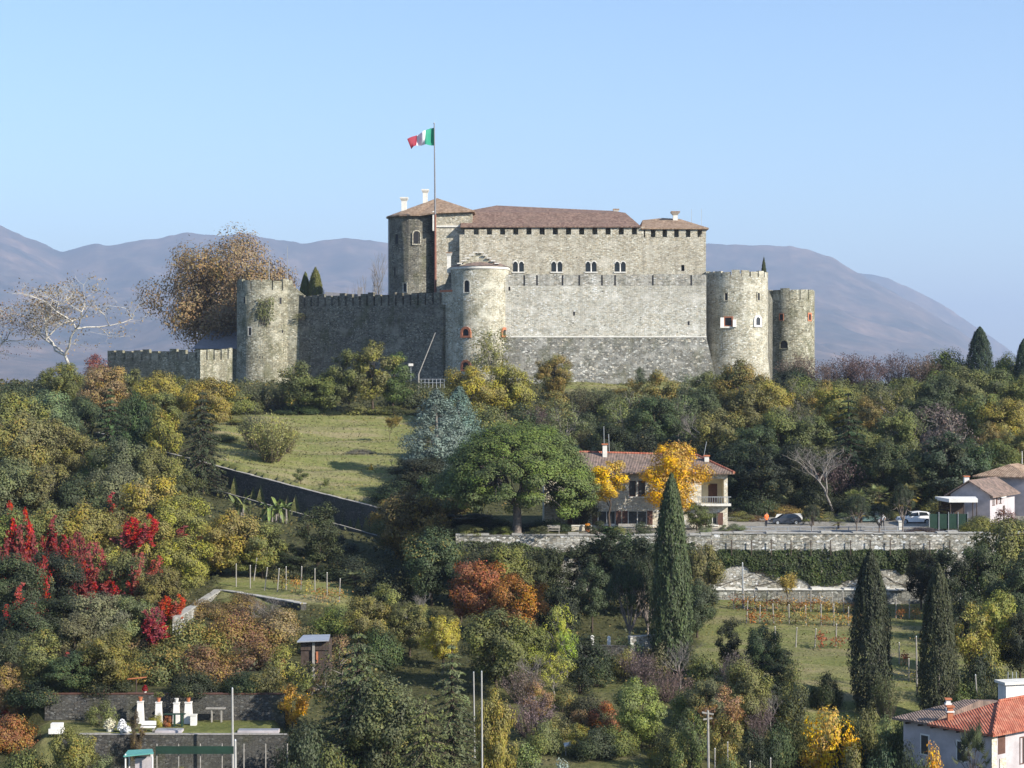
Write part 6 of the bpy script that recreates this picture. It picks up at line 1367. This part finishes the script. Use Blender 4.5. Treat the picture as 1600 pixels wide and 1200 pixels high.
# belt at the foot of the castle
wood('shrubs at the foot of the castle', 'below the castle wall', [
 ('thicket',25,590,110,334,DG),('bush',60,583,70,330,GY),('broad',95,566,72,338,OL,.35),('bush',128,580,70,334,OL,.3),('broad',165,570,86,334,TAN,.4),('small',205,577,60,330,OL),('broad',245,584,88,328,YG),('small',285,588,60,326,YG,.4),('broad',325,592,90,322,YG,.35),
 ('thicket',372,605,90,326,OL),('wispy',410,585,70,338,GY),('wispy',440,590,60,334,GY),('small',466,566,72,333,OL,.3),('broad',500,585,90,326,MG),('thicket',470,630,90,318,DG),('tall',545,545,70,324,MG,.1),('tall',582,529,82,322,OL,.1),('tall',615,552,64,322,MG,.1),('thicket',640,590,90,320,DG),
 ('bush',560,625,95,312,OL),('thicket',520,640,90,312,DK),('bush',610,632,80,310,MG),('bush',655,640,60,310,DK),
 ('airy',768,512,72,341,(PG),.2),('broad',735,572,92,334,YG,.2),('broad',790,570,90,332,YG,.25),('bush',700,600,70,330,OL),('thicket',760,625,120,318,OL,.3),('bush',820,620,70,320,DG),
 ('broad',865,557,66,336,YG,.75),('bush',868,605,70,325,YG,.6),('wispy',905,598,60,330,GY),('wispy',935,596,62,328,GY),('purple_scrub',840,630,60,316,PU),('bush',1000,570,28,342,DG),('small',1030,580,66,336,YG,.7),('small',985,592,50,334,YG,.7),('bush',960,610,70,322,OL),
 ('airy',1075,585,60,332,GY),('broad',1108,582,72,330,OL,.2),('broad',1150,566,92,334,OL,.6),('small',1190,590,70,330,OL,.3),('bush',1228,575,60,336,DK),('bush',1060,610,90,318,DG)])
plant('bush', 1240, 560, 66, 338, DK, 'blackish bush hugging the small far tower', .0)
# slope between castle and villa
wood('olive trees above the villa', 'on the slope above the villa', [
 ('airy',880,625,80,306,GY),('thicket',915,640,80,304,DG),('airy',985,612,90,305,GY),('broad',1020,618,90,300,DG,.05),('airy',1060,618,80,304,GY),('broad',1095,610,80,304,DG,.05),('bush',1005,660,100,285,DK),('thicket',1060,672,110,280,DK),('broad',1120,640,90,290,OL,.25),('thicket',1110,690,100,272,DK),('broad',955,660,80,285,DK,.0),('wispy',915,665,50,290,GY)])
# right-hand wood
wood('trees of the right-hand wood', 'in the right-hand wood', [
 ('broad',1165,600,85,312,OL,.3),('broad',1205,598,80,314,YG,.3),('airy',1240,590,80,318,GY,.3),('small',1285,595,62,320,YG,.6),('broad',1305,604,80,312,YG,.4),('small',1360,620,60,300,YG,.8),('airy',1385,606,80,318,OL),('broad',1420,590,90,320,OL,.1),('broad',1465,590,90,318,DG,.1),('broad',1500,575,90,322,OL,.2),('broad',1550,575,80,320,MG,.1),('broad',1590,590,80,312,MG,.2),
 ('broad',1215,640,100,295,MG),('broad',1180,665,90,280,DG),('broad',1260,650,90,288,MG,.05),('broad',1400,640,90,290,MG),('broad',1440,620,80,300,DG),('broad',1530,615,90,302,OL,.3),('broad',1575,625,90,296,YG,.35),('small',1550,660,60,284,YG,.8),('broad',1595,670,80,280,OL,.5),
 ('broad',1150,700,90,262,DK),('tall',1190,690,80,262,DK),('broad',1250,690,90,268,DK),('broad',1385,690,90,264,DG,.1),('broad',1350,670,80,276,MG,.2),('tall',1440,700,90,256,DG,.05),('tall',1480,690,80,262,DG),('broad',1520,690,90,262,DG),('broad',1560,690,80,256,MG),('thicket',1280,745,100,244,DK),('thicket',1340,755,100,242,DG),('bush',1420,740,70,243,YG,.3),('thicket',1180,755,100,244,DK),('thicket',1500,745,90,240,DG),('bush',1455,775,60,236,OL,.3),('bush',1395,730,60,246,PG,.5)])
plant('spruce', 1326, 608, 118, 286, (.035,.055,.022), 'large spruce standing in the right-hand wood', .05)
plant('airy', 1478, 632, 125, 274, (.10,.085,.07), 'grey purple round tree right of the large spruce', .1); plant('tall', 1475, 672, 100, 252, (.05,.065,.035), 'dark glossy magnolia below the grey purple tree', .05)
plant('bare', 1303, 696, 125, 240, PU, 'bare grey tree with pale trunk behind the driveway', .0); plant('purple_scrub', 1310, 705, 110, 241, PU, 'haze of purple twigs round the bare grey tree', .0)
plant('upright_conifer', 1192, 703, 44, 240, (.13,.15,.05), 'pale upright conifer right of the villa', .1); plant('bush', 1226, 738, 66, 238, GY, 'round grey green bush right of the pale conifer', .1); plant('bush', 1250, 760, 36, 236, GY, 'small bluish bush beside the round grey one', .0)
plant('thicket', 1170, 790, 90, 233, (.06,.05,.03), 'low brown undergrowth right of the villa corner', .4); plant('thicket', 1215, 785, 80, 233, (.12,.08,.03), 'reddish ground shrubs above the slab-roofed shelter', .6)
for j, (p, w_, h_) in enumerate(((1158,50,1.3),(1182,44,1.0),(1262,46,1.2),(1290,44,1.4),(1318,46,1.1),(1392,46,1.5),(1458,40,1.4),(1150,40,1.0))): plant('bush', p, 0, w_, 222.5 if j < 7 else 209.5, [OL,(.12,.08,.04),MG,OL,GY,MG,DG,GY][j], f'low bush, {ORD[j]} from left along the far side of the driveway' if j < 7 else 'grey bush at left end of the driveway railing', .25, 'bushes along the driveway' if j < 7 else None, h=h_)
# palms and dark clipped trees along the drive
for j, (p, y, w, d, c) in enumerate(((1270,790,46,217,(.22,.19,.06)),(1338,768,50,226,(.13,.15,.05)),(1345,795,40,220,(.16,.16,.05)),(1408,770,46,228,(.20,.19,.06)),(1422,758,40,230,(.24,.21,.06)),(1372,762,48,230,(.12,.14,.05)),(1468,778,44,216,(.12,.13,.05)),(1310,812,34,212,(.18,.18,.05)))):
    pl = ['leftmost in front of the shelter','tallest left of the green car','low by the green car','behind the white car bonnet','yellowest behind the driveway','middle one behind the driveway','between the white car and the mesh fence','young low one by the railing']
    plant('palm', p, y, w, d, c, f'fan palm, {pl[j]}', .45, 'fan palms along the driveway')
for j, (p, y, w, d) in enumerate(((1338.5,770,44,204.2),(1374,786,46,206.5),(1410.5,752,42,204.2),(1268,785,30,204.2))):
    plant('umbrella_small', p, y, w, d, DK, ['dark umbrella-shaped small tree on the terrace, middle of three','dark umbrella-shaped tree hiding the green car','dark thin-trunked tree in front of white car','slim dark tree by the leftmost palm'][j], .0, 'small dark trees on the terrace')
plant('thicket', 1445, 826, 70, 207, (.07,.055,.05), 'low purple shrubs below the white car', .3); plant('bush', 1475, 812, 50, 212, MG, 'bush climbing the green mesh fence', .1); plant('thicket', 1535, 803, 80, 207, OL, 'olive shrubs below the white house', .2); plant('bush', 1595, 800, 50, 207, MG, 'green bush at the right edge below the white house', .2)
plant('bush', 1570, 790, 56, 210, (.16,.06,.05), 'reddish shrub in front of the white house', .4); plant('bush', 1520, 800, 46, 211, DG, 'dark bush at corner of the white house', .1)
plant('bush', 1132, 820, 24, 209, GY, 'grey potted shrub at right villa corner', .0); plant('bush', 1095, 790, 40, 211, DG, 'dark climber below the villa balcony', .0)
# meadow
plant('wispy', 425, 640, 90, 266, (.20,.19,.06), 'feathery yellow shrub on the meadow near the wall', .2); plant('wispy', 400, 632, 60, 276, GY, 'pale grey feathery shrub behind the yellow one', .1); plant('wispy', 448, 655, 50, 272, (.18,.17,.06), 'smaller feathery shrub right of the yellow one', .1)
plant('vase_tree', 608, 650, 34, 284, (.26,.20,.04), 'small yellow vase-shaped tree on the meadow', .5); plant('small', 470, 732, 28, 253, (.08,.09,.035), 'tiny round tree at lower meadow edge', .1)
plant('thicket', 562, 0, 52, 276, (.13,.105,.085), 'grey heap of brushwood on the meadow', .2, h=1.0); plant('bush', 580, 722, 10, 262, YE, 'tiny bright yellow bush on the meadow', .0); plant('bare', 612, 716, 24, 262, BR, 'tiny bare sapling near the blue cedars', .0); plant('bush', 510, 744, 14, 254, MG, 'tiny green sapling at the lower meadow edge', .0)
plant('blue_cedar', 682, 608, 128, 258, BL, 'large blue grey cedar left of the umbrella pine', .0); plant('blue_cedar', 717, 604, 92, 268, (.15,.185,.175), 'smaller blue cedar behind the large one', .0)
plant('umbrella_pine', 808, 653, 250, 206, PINE, 'big spreading umbrella pine on the villa terrace', .0, rot=0.0)
plant('broad', 655, 715, 110, 246, DK, 'blackish tree below the blue cedars', .05); plant('broad', 700, 730, 110, 238, DG, 'dark green tree behind left side of the umbrella pine', .05); plant('thicket', 625, 745, 110, 243, DK, 'dark spreading bush at right end of the meadow', .1); plant('broad', 905, 760, 70, 211, DG, 'dark tree against the left villa wall', .0)
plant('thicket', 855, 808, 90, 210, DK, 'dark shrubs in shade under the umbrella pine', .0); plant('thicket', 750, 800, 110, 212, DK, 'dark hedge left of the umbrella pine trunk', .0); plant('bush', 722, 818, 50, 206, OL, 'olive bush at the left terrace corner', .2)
plant('lollipop', 951.5, 718, 70, 207, YE, 'yellow round tree in front of the villa', .2); plant('oval', 1056, 684, 108, 208, (.50,.27,.02), 'large orange yellow tree in front of the villa', .15)
plant('small', 1089, 786, 52, 209.5, MG, 'small flat green tree below the villa balcony', .0)
for j, (p, w_, h_) in enumerate(((738,60,1.5),(783,50,1.1),(842,46,1.2),(935,50,1.7),(968,44,1.3),(1003,50,1.6),(1102,36,1.2))): plant('bush', p, 0, w_, 203.9, [OL,MG,GY,DG,OL,DG,GY][j], f'low shrub, {ORD[j]} from left along the villa terrace edge', .2, 'shrubs along the terrace edge', h=h_)
# below the slanting wall
plant('broad', 650, 765, 130, 226, (.11,.09,.03), 'brown green oak at end of the slanting wall', .6); plant('broad', 620, 780, 90, 224, OL, 'olive tree partly hiding the slanting wall end', .6); plant('broad', 700, 775, 100, 220, (.10,.085,.03), 'darker oak right of the brown green oak', .5); plant('broad', 675, 830, 110, 212, DG, 'dark tree below the brown green oak', .3); plant('tall', 730, 800, 80, 212, DK, 'blackish tree at left end of the terrace', .1)
plant('tall', 497, 787, 84, 236, (.045,.06,.025), 'dark oval tree in front of the slanting wall', .05); plant('bush', 530, 830, 70, 232, DK, 'dark bush right of the oval tree', .05)
plant('banana_plant', 372, 772, 46, 240, (.12,.15,.05), 'left clump of banana leaves below the slanting wall', .0); plant('banana_plant', 425, 776, 60, 239, (.12,.15,.05), 'right clump of banana leaves below the slanting wall', .0)
wood('trees below the slanting wall', 'below the slanting wall', [('broad',365,800,100,222,YG,.3),('broad',410,815,85,216,OL,.3),('broad',345,830,90,214,YG,.2),('tall',455,850,60,224,DK),('thicket',545,860,120,222,DK),('thicket',500,880,110,214,DG),('thicket',600,880,110,212,DK),('thicket',440,870,80,220,DG),('broad',390,860,90,206,OL,.2)])
plant('fir', 316, 606, 104, 256, (.04,.055,.025), 'tall dark fir left of the meadow', .05); plant('spruce', 172, 602, 100, 286, (.05,.065,.03), 'drooping dark conifer in the upper left wood', .05)
# left-hand wood
wood('trees of the upper left wood', 'in the upper left wood', [
 ('broad',20,615,110,308,OL,.3),('broad',75,610,100,312,GY),('broad',128,622,80,304,DG),('broad',215,618,80,306,DG,.1),('small',255,640,66,286,YG,.35),('broad',250,612,70,312,OL,.4),('thicket',225,655,80,292,DK),('thicket',110,655,100,292,DK),
 ('broad',30,650,120,284,OL,.35),('broad',90,660,100,278,OL,.2),('broad',135,680,90,268,OL),('broad',190,690,100,262,GY),('broad',250,705,100,250,OL,.1),('tall',285,730,70,246,MG),('thicket',345,675,60,280,DG),('small',355,610,60,306,YG,.3),('bush',365,645,60,296,PG),
 ('broad',15,720,110,252,GY,.15),('broad',70,725,110,250,OL,.2),('broad',130,745,100,244,DG,.2),('broad',185,730,100,244,GY,.1),('broad',235,745,120,236,YG,.1),('broad',280,775,100,230,YG,.15),('broad',160,700,80,258,MG)])
wood('trees of the lower left wood', 'in the lower left wood', [
 ('broad',15,800,110,222,OL,.2),('broad',70,790,110,226,OL,.3),('broad',125,790,110,224,YG,.45),('broad',180,800,100,220,OL,.2),('broad',230,810,110,216,YG,.2),('broad',285,840,100,208,YG,.1),('broad',330,870,80,202,YG,.1),('broad',150,850,100,206,YG,.35),('broad',205,865,100,200,OL,.15),
 ('broad',25,870,110,200,DG,.2),('broad',85,860,100,204,DK,.2),('broad',250,890,90,194,OL,.2),('thicket',265,925,80,184,DG,.3),
 ('broad',40,940,110,178,DG,.1),('broad',95,930,100,182,DK,.1),('broad',150,925,110,184,GY,.05),('broad',205,930,90,182,GY,.2),('broad',120,960,90,170,GY,.05),('broad',170,985,100,164,OL,.3),('tall',60,985,80,160,OL,.3),('broad',15,985,90,160,DG),('broad',110,1020,90,150,DG,.1),('thicket',60,1050,100,147,DK,.2),('bush',95,1078,66,142,OL,.4),('thicket',20,1110,100,139,RU,.4),('thicket',160,1040,90,146,DK),('broad',18,1035,80,148,TAN,.6)])
wood('bare trees among the woods', 'standing out of the leafy wood', [('bare',128,688,70,262,GY),('bare',60,745,70,240,GY),('bare',232,700,60,256,BR),('bare',1228,632,80,298,GY),('bare',1412,632,80,296,PU),('bare',1545,600,60,312,PU),('bare',1098,645,70,296,GY),('bare',655,925,70,184,PU),('bare',835,1020,70,158,GY),('bare',1062,1000,80,162,PU),('bare',1392,1000,56,160,GY),('bare',420,930,70,180,BR),('bare',205,860,60,206,BR)])
# red creeper hanging in the left wood
for j, (p, y, w, d, h, c) in enumerate(((0,780,60,216,8.5,RED),(35,812,66,215,9,RED),(62,812,40,214,7.5,RED),(34,905,50,190,4.5,(.42,.05,.03)),(105,840,36,214,5.5,(.42,.05,.04)),(143,840,62,203,7,RED),(128,880,50,200,4,RED),(175,765,44,236,4.5,(.40,.03,.03)),(218,800,54,214,3.2,(.42,.04,.03)),(195,825,60,212,6,(.45,.03,.03)),(232,855,50,206,5,(.40,.08,.04)),(287,818,66,212,3,(.30,.05,.04)),(188,905,44,190,3.4,(.34,.04,.04)),(240,945,48,178,2.8,(.42,.02,.04)),(116,1010,52,158,4.2,RED),(12,1072,50,141,3.0,(.42,.05,.03)),(268,925,40,184,2.2,(.40,.08,.03)),(14,835,50,205,8,RED),(52,850,50,204,7,RED),(85,800,40,222,5,(.3,.03,.03)),(28,790,44,216,8,RED),(120,825,40,210,6,RED),(160,880,44,196,4,RED))):
    lab = ['cut by the left edge','largest hanging at far left','right strand of the big curtain at far left','low rusty patch below the big curtain','thin dull strand right of the big curtain','big bright cascade in the middle','lower end of the bright middle cascade','highest patch in the left wood','patch in upper middle of the left wood','broad patch right of the bright cascade','dull patch below the broad one','darkest patch towards the fir','low patch beneath the broad one','deep red clump above the yellow bush','bright clump above the white pillars','lowest patch at the left edge','rusty patch by the sunlit dry wall','strand just inside the left edge','lower strand of the big curtain at far left','faint patch above the dull strand','tall strand in the big curtain at far left','thin strand left of the bright cascade','low strand right of the bright cascade'][j]
    
    best = None                                  # hang it on the front of the foremost tree that stands there
    for (tx, td, tw_, tz0, tz1) in PLACED:
        if td < 142 or abs(X(p,td)-tx) > tw_*.42: continue
        zc_ = Z(y, td)
        if zc_ > tz1+1.0 or zc_ < tz0+.35*(tz1-tz0): continue
        if best is None or td < best[1]: best = (tx, td, tw_)
    if best: d = best[1]-.40*best[2]*math.sqrt(max(.1, 1-((X(p,best[1])-best[0])/(best[2]*.5))**2))
    zt_ = Z(y,d); h = max(2.0, h); h *= 1.2; plant('creeper', p, y, w*.9, d-.3, c, f'red creeper, {lab}', .25, 'red creepers in the left wood', base=zt_-h, h=h)
# shrubs round the hut
wood('brown shrubs round the hut', 'near the wooden hut', [('thicket',230,965,110,168,TAN,.3),('thicket',300,960,130,166,OL,.5),('thicket',365,945,120,172,BR,.5),('thicket',440,945,110,172,TAN,.5),('thicket',250,1000,120,156,OL,.6),('thicket',320,1000,120,155,BR,.4),('thicket',400,990,110,158,BR,.4),('bush',440,1000,70,151,YG,.5),('bush',415,1030,70,147,OL,.3),('bush',480,970,70,165,OL,.4),('thicket',530,940,90,178,OL,.2),('broad',575,930,90,180,OL,.3),('palm',555,895,52,196,GY,.0),('small',600,915,70,186,PG),('broad',640,940,80,176,OL,.2),('wispy',650,935,60,180,GY),('bush',530,985,60,160,TAN),('thicket',590,975,90,163,DG),('thicket',380,1045,80,146,DK),('thicket',300,1040,90,147,DK)])
for j, (p, d_, w_) in enumerate(((318,182,90),(375,184,90),(430,179,80))): plant('thicket', p, 0, w_, d_, (.12,.085,.045), f'brown shrub, {ORD[j]} from left against the two dry walls', .4, 'brown shrubs against the dry walls', h=2.0)
for j, (p, w_) in enumerate(((472,54),(500,46),(522,60))): plant('bush', p, 0, w_, 151.5, [OL,(.13,.10,.05),GY][j], ['olive bush at left corner of the wooden hut','brown bush in front of the wooden hut','grey green bush at right corner of the hut'][j], .3, h=[2.2,1.5,2.6][j])
plant('bush', 262, 948, 50, 174, YE, 'yellow bush at lower end of the sunlit dry wall', .1); plant('small', 457, 1068, 60, 139, (.58,.34,.03), 'small orange yellow tree left of the big pine', .3)
plant('bush', 163, 1085, 62, 135, (.13,.13,.05), 'weeping olive bush on the garden terrace', .0); plant('bush', 186, 1055, 42, 139, GY, 'grey green bush behind the weeping one', .0); plant('small', 213, 1112, 28, 130.4, (.10,.075,.045), 'small brown tree below the leftmost white pillar', .2); plant('bush', 244, 1108, 26, 134.5, YG, 'yellow bush between the second and first white pillars', .3); plant('bush', 262, 1112, 20, 134.5, (.30,.10,.04), 'orange bush between the middle white pillars', .3)
plant('broad', 115, 1140, 80, 124, OL, 'olive bush below the white stepped plinth', .35); plant('thicket', 40, 1160, 110, 124, MG, 'green bush in bottom left corner', .3); plant('bush', 285, 1186, 40, 124, YG, 'yellow green plant at bottom edge under the net', .2); plant('thicket', 160, 1170, 70, 124, GY, 'grey bush left of the turquoise shelter', .1)
# lower middle
plant('fir', 560, 980, 190, 132, (.085,.10,.042), 'big loose pine in lower left centre', .2); plant('airy', 545, 1010, 150, 136, (.09,.10,.04), 'pale needled tree beside the big loose pine', .2); plant('broad', 600, 1060, 140, 130, (.08,.095,.04), 'green tree at right foot of the big pine', .15); plant('thicket', 480, 1120, 110, 128, DG, 'dark green bush left below the big pine', .1); plant('bush', 515, 1150, 90, 124, MG, 'green bush at bottom edge below the pine', .3)
plant('spruce', 706, 1000, 150, 136, (.085,.105,.04), 'green spruce behind the two white poles', .05); plant('fir', 665, 1075, 150, 122, (.10,.12,.04), 'light green fir with drooping arms at bottom edge', .05); plant('broad', 775, 1085, 70, 126, YG, 'yellow green tree right of the white poles', .45); plant('bush', 730, 1160, 80, 120, OL, 'olive bush at bottom edge below the white poles', .2)
plant('broad', 692, 962, 62, 163, (.34,.28,.04), 'yellow tree left of the rust-coloured trees', .5); plant('broad', 745, 876, 110, 186, RU, 'rust orange tree, left of the pair below the terrace', .3); plant('broad', 812, 902, 100, 182, (.30,.12,.035), 'rust orange tree, right of the pair below the terrace', .3); plant('broad', 775, 955, 120, 170, OL, 'olive green tree below the rust pair', .1); plant('broad', 815, 975, 90, 166, (.12,.13,.035), 'yellowish green tree right below the rust pair', .2)
plant('airy', 874, 942, 54, 163, LI, 'upper part of lime green sapling group', .0); plant('airy', 886, 985, 40, 161, LI, 'middle lime green sapling by the dark gap', .0); plant('airy', 866, 1018, 62, 158, LI, 'lowest lime green sapling by the dark gap', .0)
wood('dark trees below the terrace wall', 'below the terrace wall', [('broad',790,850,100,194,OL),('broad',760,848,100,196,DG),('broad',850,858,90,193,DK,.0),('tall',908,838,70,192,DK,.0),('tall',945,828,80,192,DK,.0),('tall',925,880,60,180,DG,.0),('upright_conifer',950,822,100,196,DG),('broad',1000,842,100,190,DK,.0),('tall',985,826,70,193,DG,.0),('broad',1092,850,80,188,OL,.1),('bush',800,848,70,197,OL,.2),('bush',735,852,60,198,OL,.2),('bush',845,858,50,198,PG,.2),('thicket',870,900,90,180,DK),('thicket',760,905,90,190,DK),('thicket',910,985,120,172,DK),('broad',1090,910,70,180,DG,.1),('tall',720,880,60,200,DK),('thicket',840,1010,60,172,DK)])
plant('umbrella_small', 984, 868, 80, 169, DK, 'dark pine with lit orange trunk left of big cypress', .0, rot=1.0); plant('umbrella_small', 1012, 862, 70, 171, DK, 'dark pine with purple trunk touching the big cypress', .0, rot=2.0)
plant('cypress', 1049, 742, 62, 165, (.050,.060,.027), 'biggest cypress in front of the villa', .07); plant('cypress', 1360, 860, 62, 155, (.042,.050,.025), 'middle cypress at right end of the vineyard', .1); plant('cypress', 1466, 882, 58, 153, (.042,.050,.025), 'rightmost large cypress above the red tiled house', .08)
plant('vase_tree', 1243, 898, 46, 194, (.32,.22,.06), 'small yellowing tree against the low grey wall', .4)
wood('shrubs below the vineyard', 'below the vineyard', [('tall',1137,966,50,162,DK,.0),('broad',1190,980,70,160,DG,.0),('tall',1215,1005,60,156,DK,.0),('bush',1240,1020,60,154,OL,.1),('broad',1165,1035,90,147,(OL),.1),('purple_scrub',1150,1010,70,156,PU),('bush',1100,1005,70,160,OL,.2),('broad',1105,1060,70,146,GY,.3),('bush',1240,1060,70,149,DG,.1),('thicket',1190,1045,90,152,DK),('thicket',1290,1045,60,156,DK),('wispy',1385,1035,50,153,GY),('bush',1350,1075,60,146,OL,.2),('bush',1385,1105,70,141,GY,.2),('thicket',1420,1095,80,142,DG,.1),('thicket',1325,1100,70,142,DK,.1),('bush',1330,1150,80,131,OL,.3),('thicket',1380,1160,90,128,DG,.1)])
plant('bush', 1292, 1078, 112, 141, (.55,.34,.03), 'bright yellow bush above the rubble pile', .2); plant('bush', 1460, 1147, 62, 125, (.60,.32,.03), 'small orange bush in front of the tiled house', .2); plant('palm', 1520, 1150, 70, 125, DG, 'dark palm before the tiled house wall', .0); plant('thicket', 1440, 1168, 90, 123, DG, 'dark shrubs along the foot of the tiled house', .1); plant('bush', 1500, 1172, 70, 122, MG, 'green shrub in front of the tiled house window', .2); plant('thicket', 1415, 1140, 60, 132, DK, 'blackish bush at left end of the tiled house', .0)
plant('bush', 1565, 1188, 60, 120, (.26,.20,.05), 'yellowish shrub at bottom right edge', .3)
wood('shrubs of the lower centre', 'in the lower centre', [('purple_scrub',815,1030,80,152,PU),('purple_scrub',830,1075,90,142,PU),('bush',790,1020,60,158,GY,.2),('small',838,1065,60,144,TAN,.5),('bush',880,1060,56,150,OL,.4),('bush',905,1040,60,156,DK),('thicket',915,1075,70,146,DK),('bush',945,1090,62,144,RU,.3),('purple_scrub',1000,1010,80,160,PU),('purple_scrub',1045,1035,90,154,PU),('bush',975,1000,50,162,YG,.5),('bush',940,1025,60,160,DG,.2),('broad',1000,1064,92,140,(PG),.1),('wispy',985,985,60,166,GY),('bush',1030,990,70,164,GY,.2),('bush',1070,1060,60,148,OL,.3),('thicket',1060,1110,70,138,DK,.1),('small',1130,1075,80,142,TAN,.4),('small',1080,1110,60,132,MG,.2),('small',1135,1120,60,134,YG,.5),('bush',1060,1165,70,126,MG,.3),('thicket',850,1120,70,138,OL,.2),('bush',820,1150,80,128,OL,.2),('thicket',930,1130,90,140,DG,.1),('thicket',1160,1185,100,122,OL,.3),('bush',990,1185,80,124,OL,.4)])
wood('scrub between the bottom garden plots', 'in the scrub below the biggest cypress', [('thicket',870,1112,70,142,OL,.3),('bush',905,1104,50,144,TAN,.4),('thicket',960,1128,80,138,MG,.2),('bush',1022,1112,60,141,DG,.1),('thicket',1050,1136,80,135,OL,.3),('bush',1092,1082,60,146,GY,.2),('thicket',1140,1168,80,127,MG,.2),('bush',1176,1128,60,138,DK,.1),('thicket',1212,1120,70,141,DG,.2),('bush',1252,1116,56,143,OL,.2),('bush',1112,1022,60,160,DK,.1),('thicket',1236,1082,70,150,OL,.2),('purple_scrub',1070,1120,60,138,PU),('purple_scrub',1185,1085,60,146,PU),('small',905,1130,44,137,YG,.5),('vase_tree',1128,1095,50,141,TAN,.4),('bare',1205,1075,56,148,GY)])
plant('bush', 880, 1178, 66, 122, (.24,.26,.26), 'silver grey shrub at bottom edge', .0)
# far right
wood('trees at the right edge', 'near the right edge', [('broad',1575,815,120,192,OL,.2),('broad',1530,850,90,190,DG,.1),('tall',1480,850,80,192,DK,.0),('broad',1440,855,60,198,DK,.0),('broad',1590,870,90,182,DG,.1),('broad',1555,930,90,166,YG,.35),('small',1515,945,80,163,YG,.45),('thicket',1500,905,90,180,DK),('broad',1595,955,70,164,DK),('thicket',1530,1010,90,156,DK),('bush',1510,1040,70,152,OL,.3),('thicket',1570,1040,80,150,DG),('bush',1545,985,60,160,YG,.4),('wispy',1545,1050,50,148,GY)])

ivy('wall_plant', 'green creeper patch on the mossy left round tower', 403, 428, 368.35, lambda u: 462+8*hashnoise(u,u*0,7,1), lambda u: 505-.9*np.abs(u-417)+8*hashnoise(u,u*0,5,2), 420, (.12,.13,.05), .34)
ivy('wall_plant', 'weeds growing along top of the shaded castle wall', 462, 500, 370.4, lambda u: 486+6*hashnoise(u,u*0,6,1), lambda u: 497+6*hashnoise(u,u*0,5,2), 160, (.08,.08,.035), .34)
# ground cover under the trees: nobody could count it
def cover(name, label, n, test, col, seed, size=.42, hmax=.9, turned=.3):
    rng = RS(seed); d = 118+(348-118)*rng.rand(n*3)**.75; u = -150+1900*rng.rand(n*3); x = (u-800)/F*d
    k = test(u, d); x, d, u = x[k][:n], d[k][:n], u[k][:n]; m = len(x); g = hashnoise(x, d, 3.0, seed)
    C = np.stack([x, d, ground(x, d)+.05+hmax*rng.rand(m)*(.3+g)], 1); o = C.mean(0)
    me = leaf_mesh(name, C-o, rng.normal(size=(m,3))*.6+np.array([.1,-.3,.8]), size*(d/250)*(.6+.8*rng.rand(m)), np.stack([rng.rand(m), g, rng.rand(m)], 1), 'leaf')
    ob = bpy.data.objects.new(name, me); COL.objects.link(ob); ob.location = o; ob.color = (*col, turned); tag(ob, label, 'undergrowth', kind='stuff')
def open_ground(u, d):
    yw = np.interp(u, *YWALL)
    return ((u > 335) & (u < 700) & (d > yw-4) & (d < 307)) | ((u > 870) & (u < 1110) & (d > 334)) | ((u > 1085) & (u < 1500) & (d < 206) & (d > 150)) | ((u > 712) & (d > 200) & (d < 231)) | ((u > 40) & (u < 455) & (d > 108) & (d < 138)) | ((u > 345) & (u < 560) & (d > 184) & (d < 206)) | ((u > 880) & (u < 1000) & (d < 142)) | ((u > 1250) & (u < 1300) & (d > 140) & (d < 160))
cover('undergrowth', 'dark leafy undergrowth covering the wooded hillside', 60000, lambda u, d: ~open_ground(u, d), (.065,.07,.03), 7)
def lawn_ground(u, d):
    yw = np.interp(u, *YWALL); return ((u > 345) & (u < 690) & (d > yw+1.5) & (d < 306)) | ((u > 870) & (u < 1110) & (d > 335)) | ((u > 1090) & (u < 1500) & (d < 200) & (d > 150))
cover('grass', 'short tufty grass of the meadow and the vineyard', 30000, lawn_ground, (.17,.165,.06), 9, .26, .07, .3)
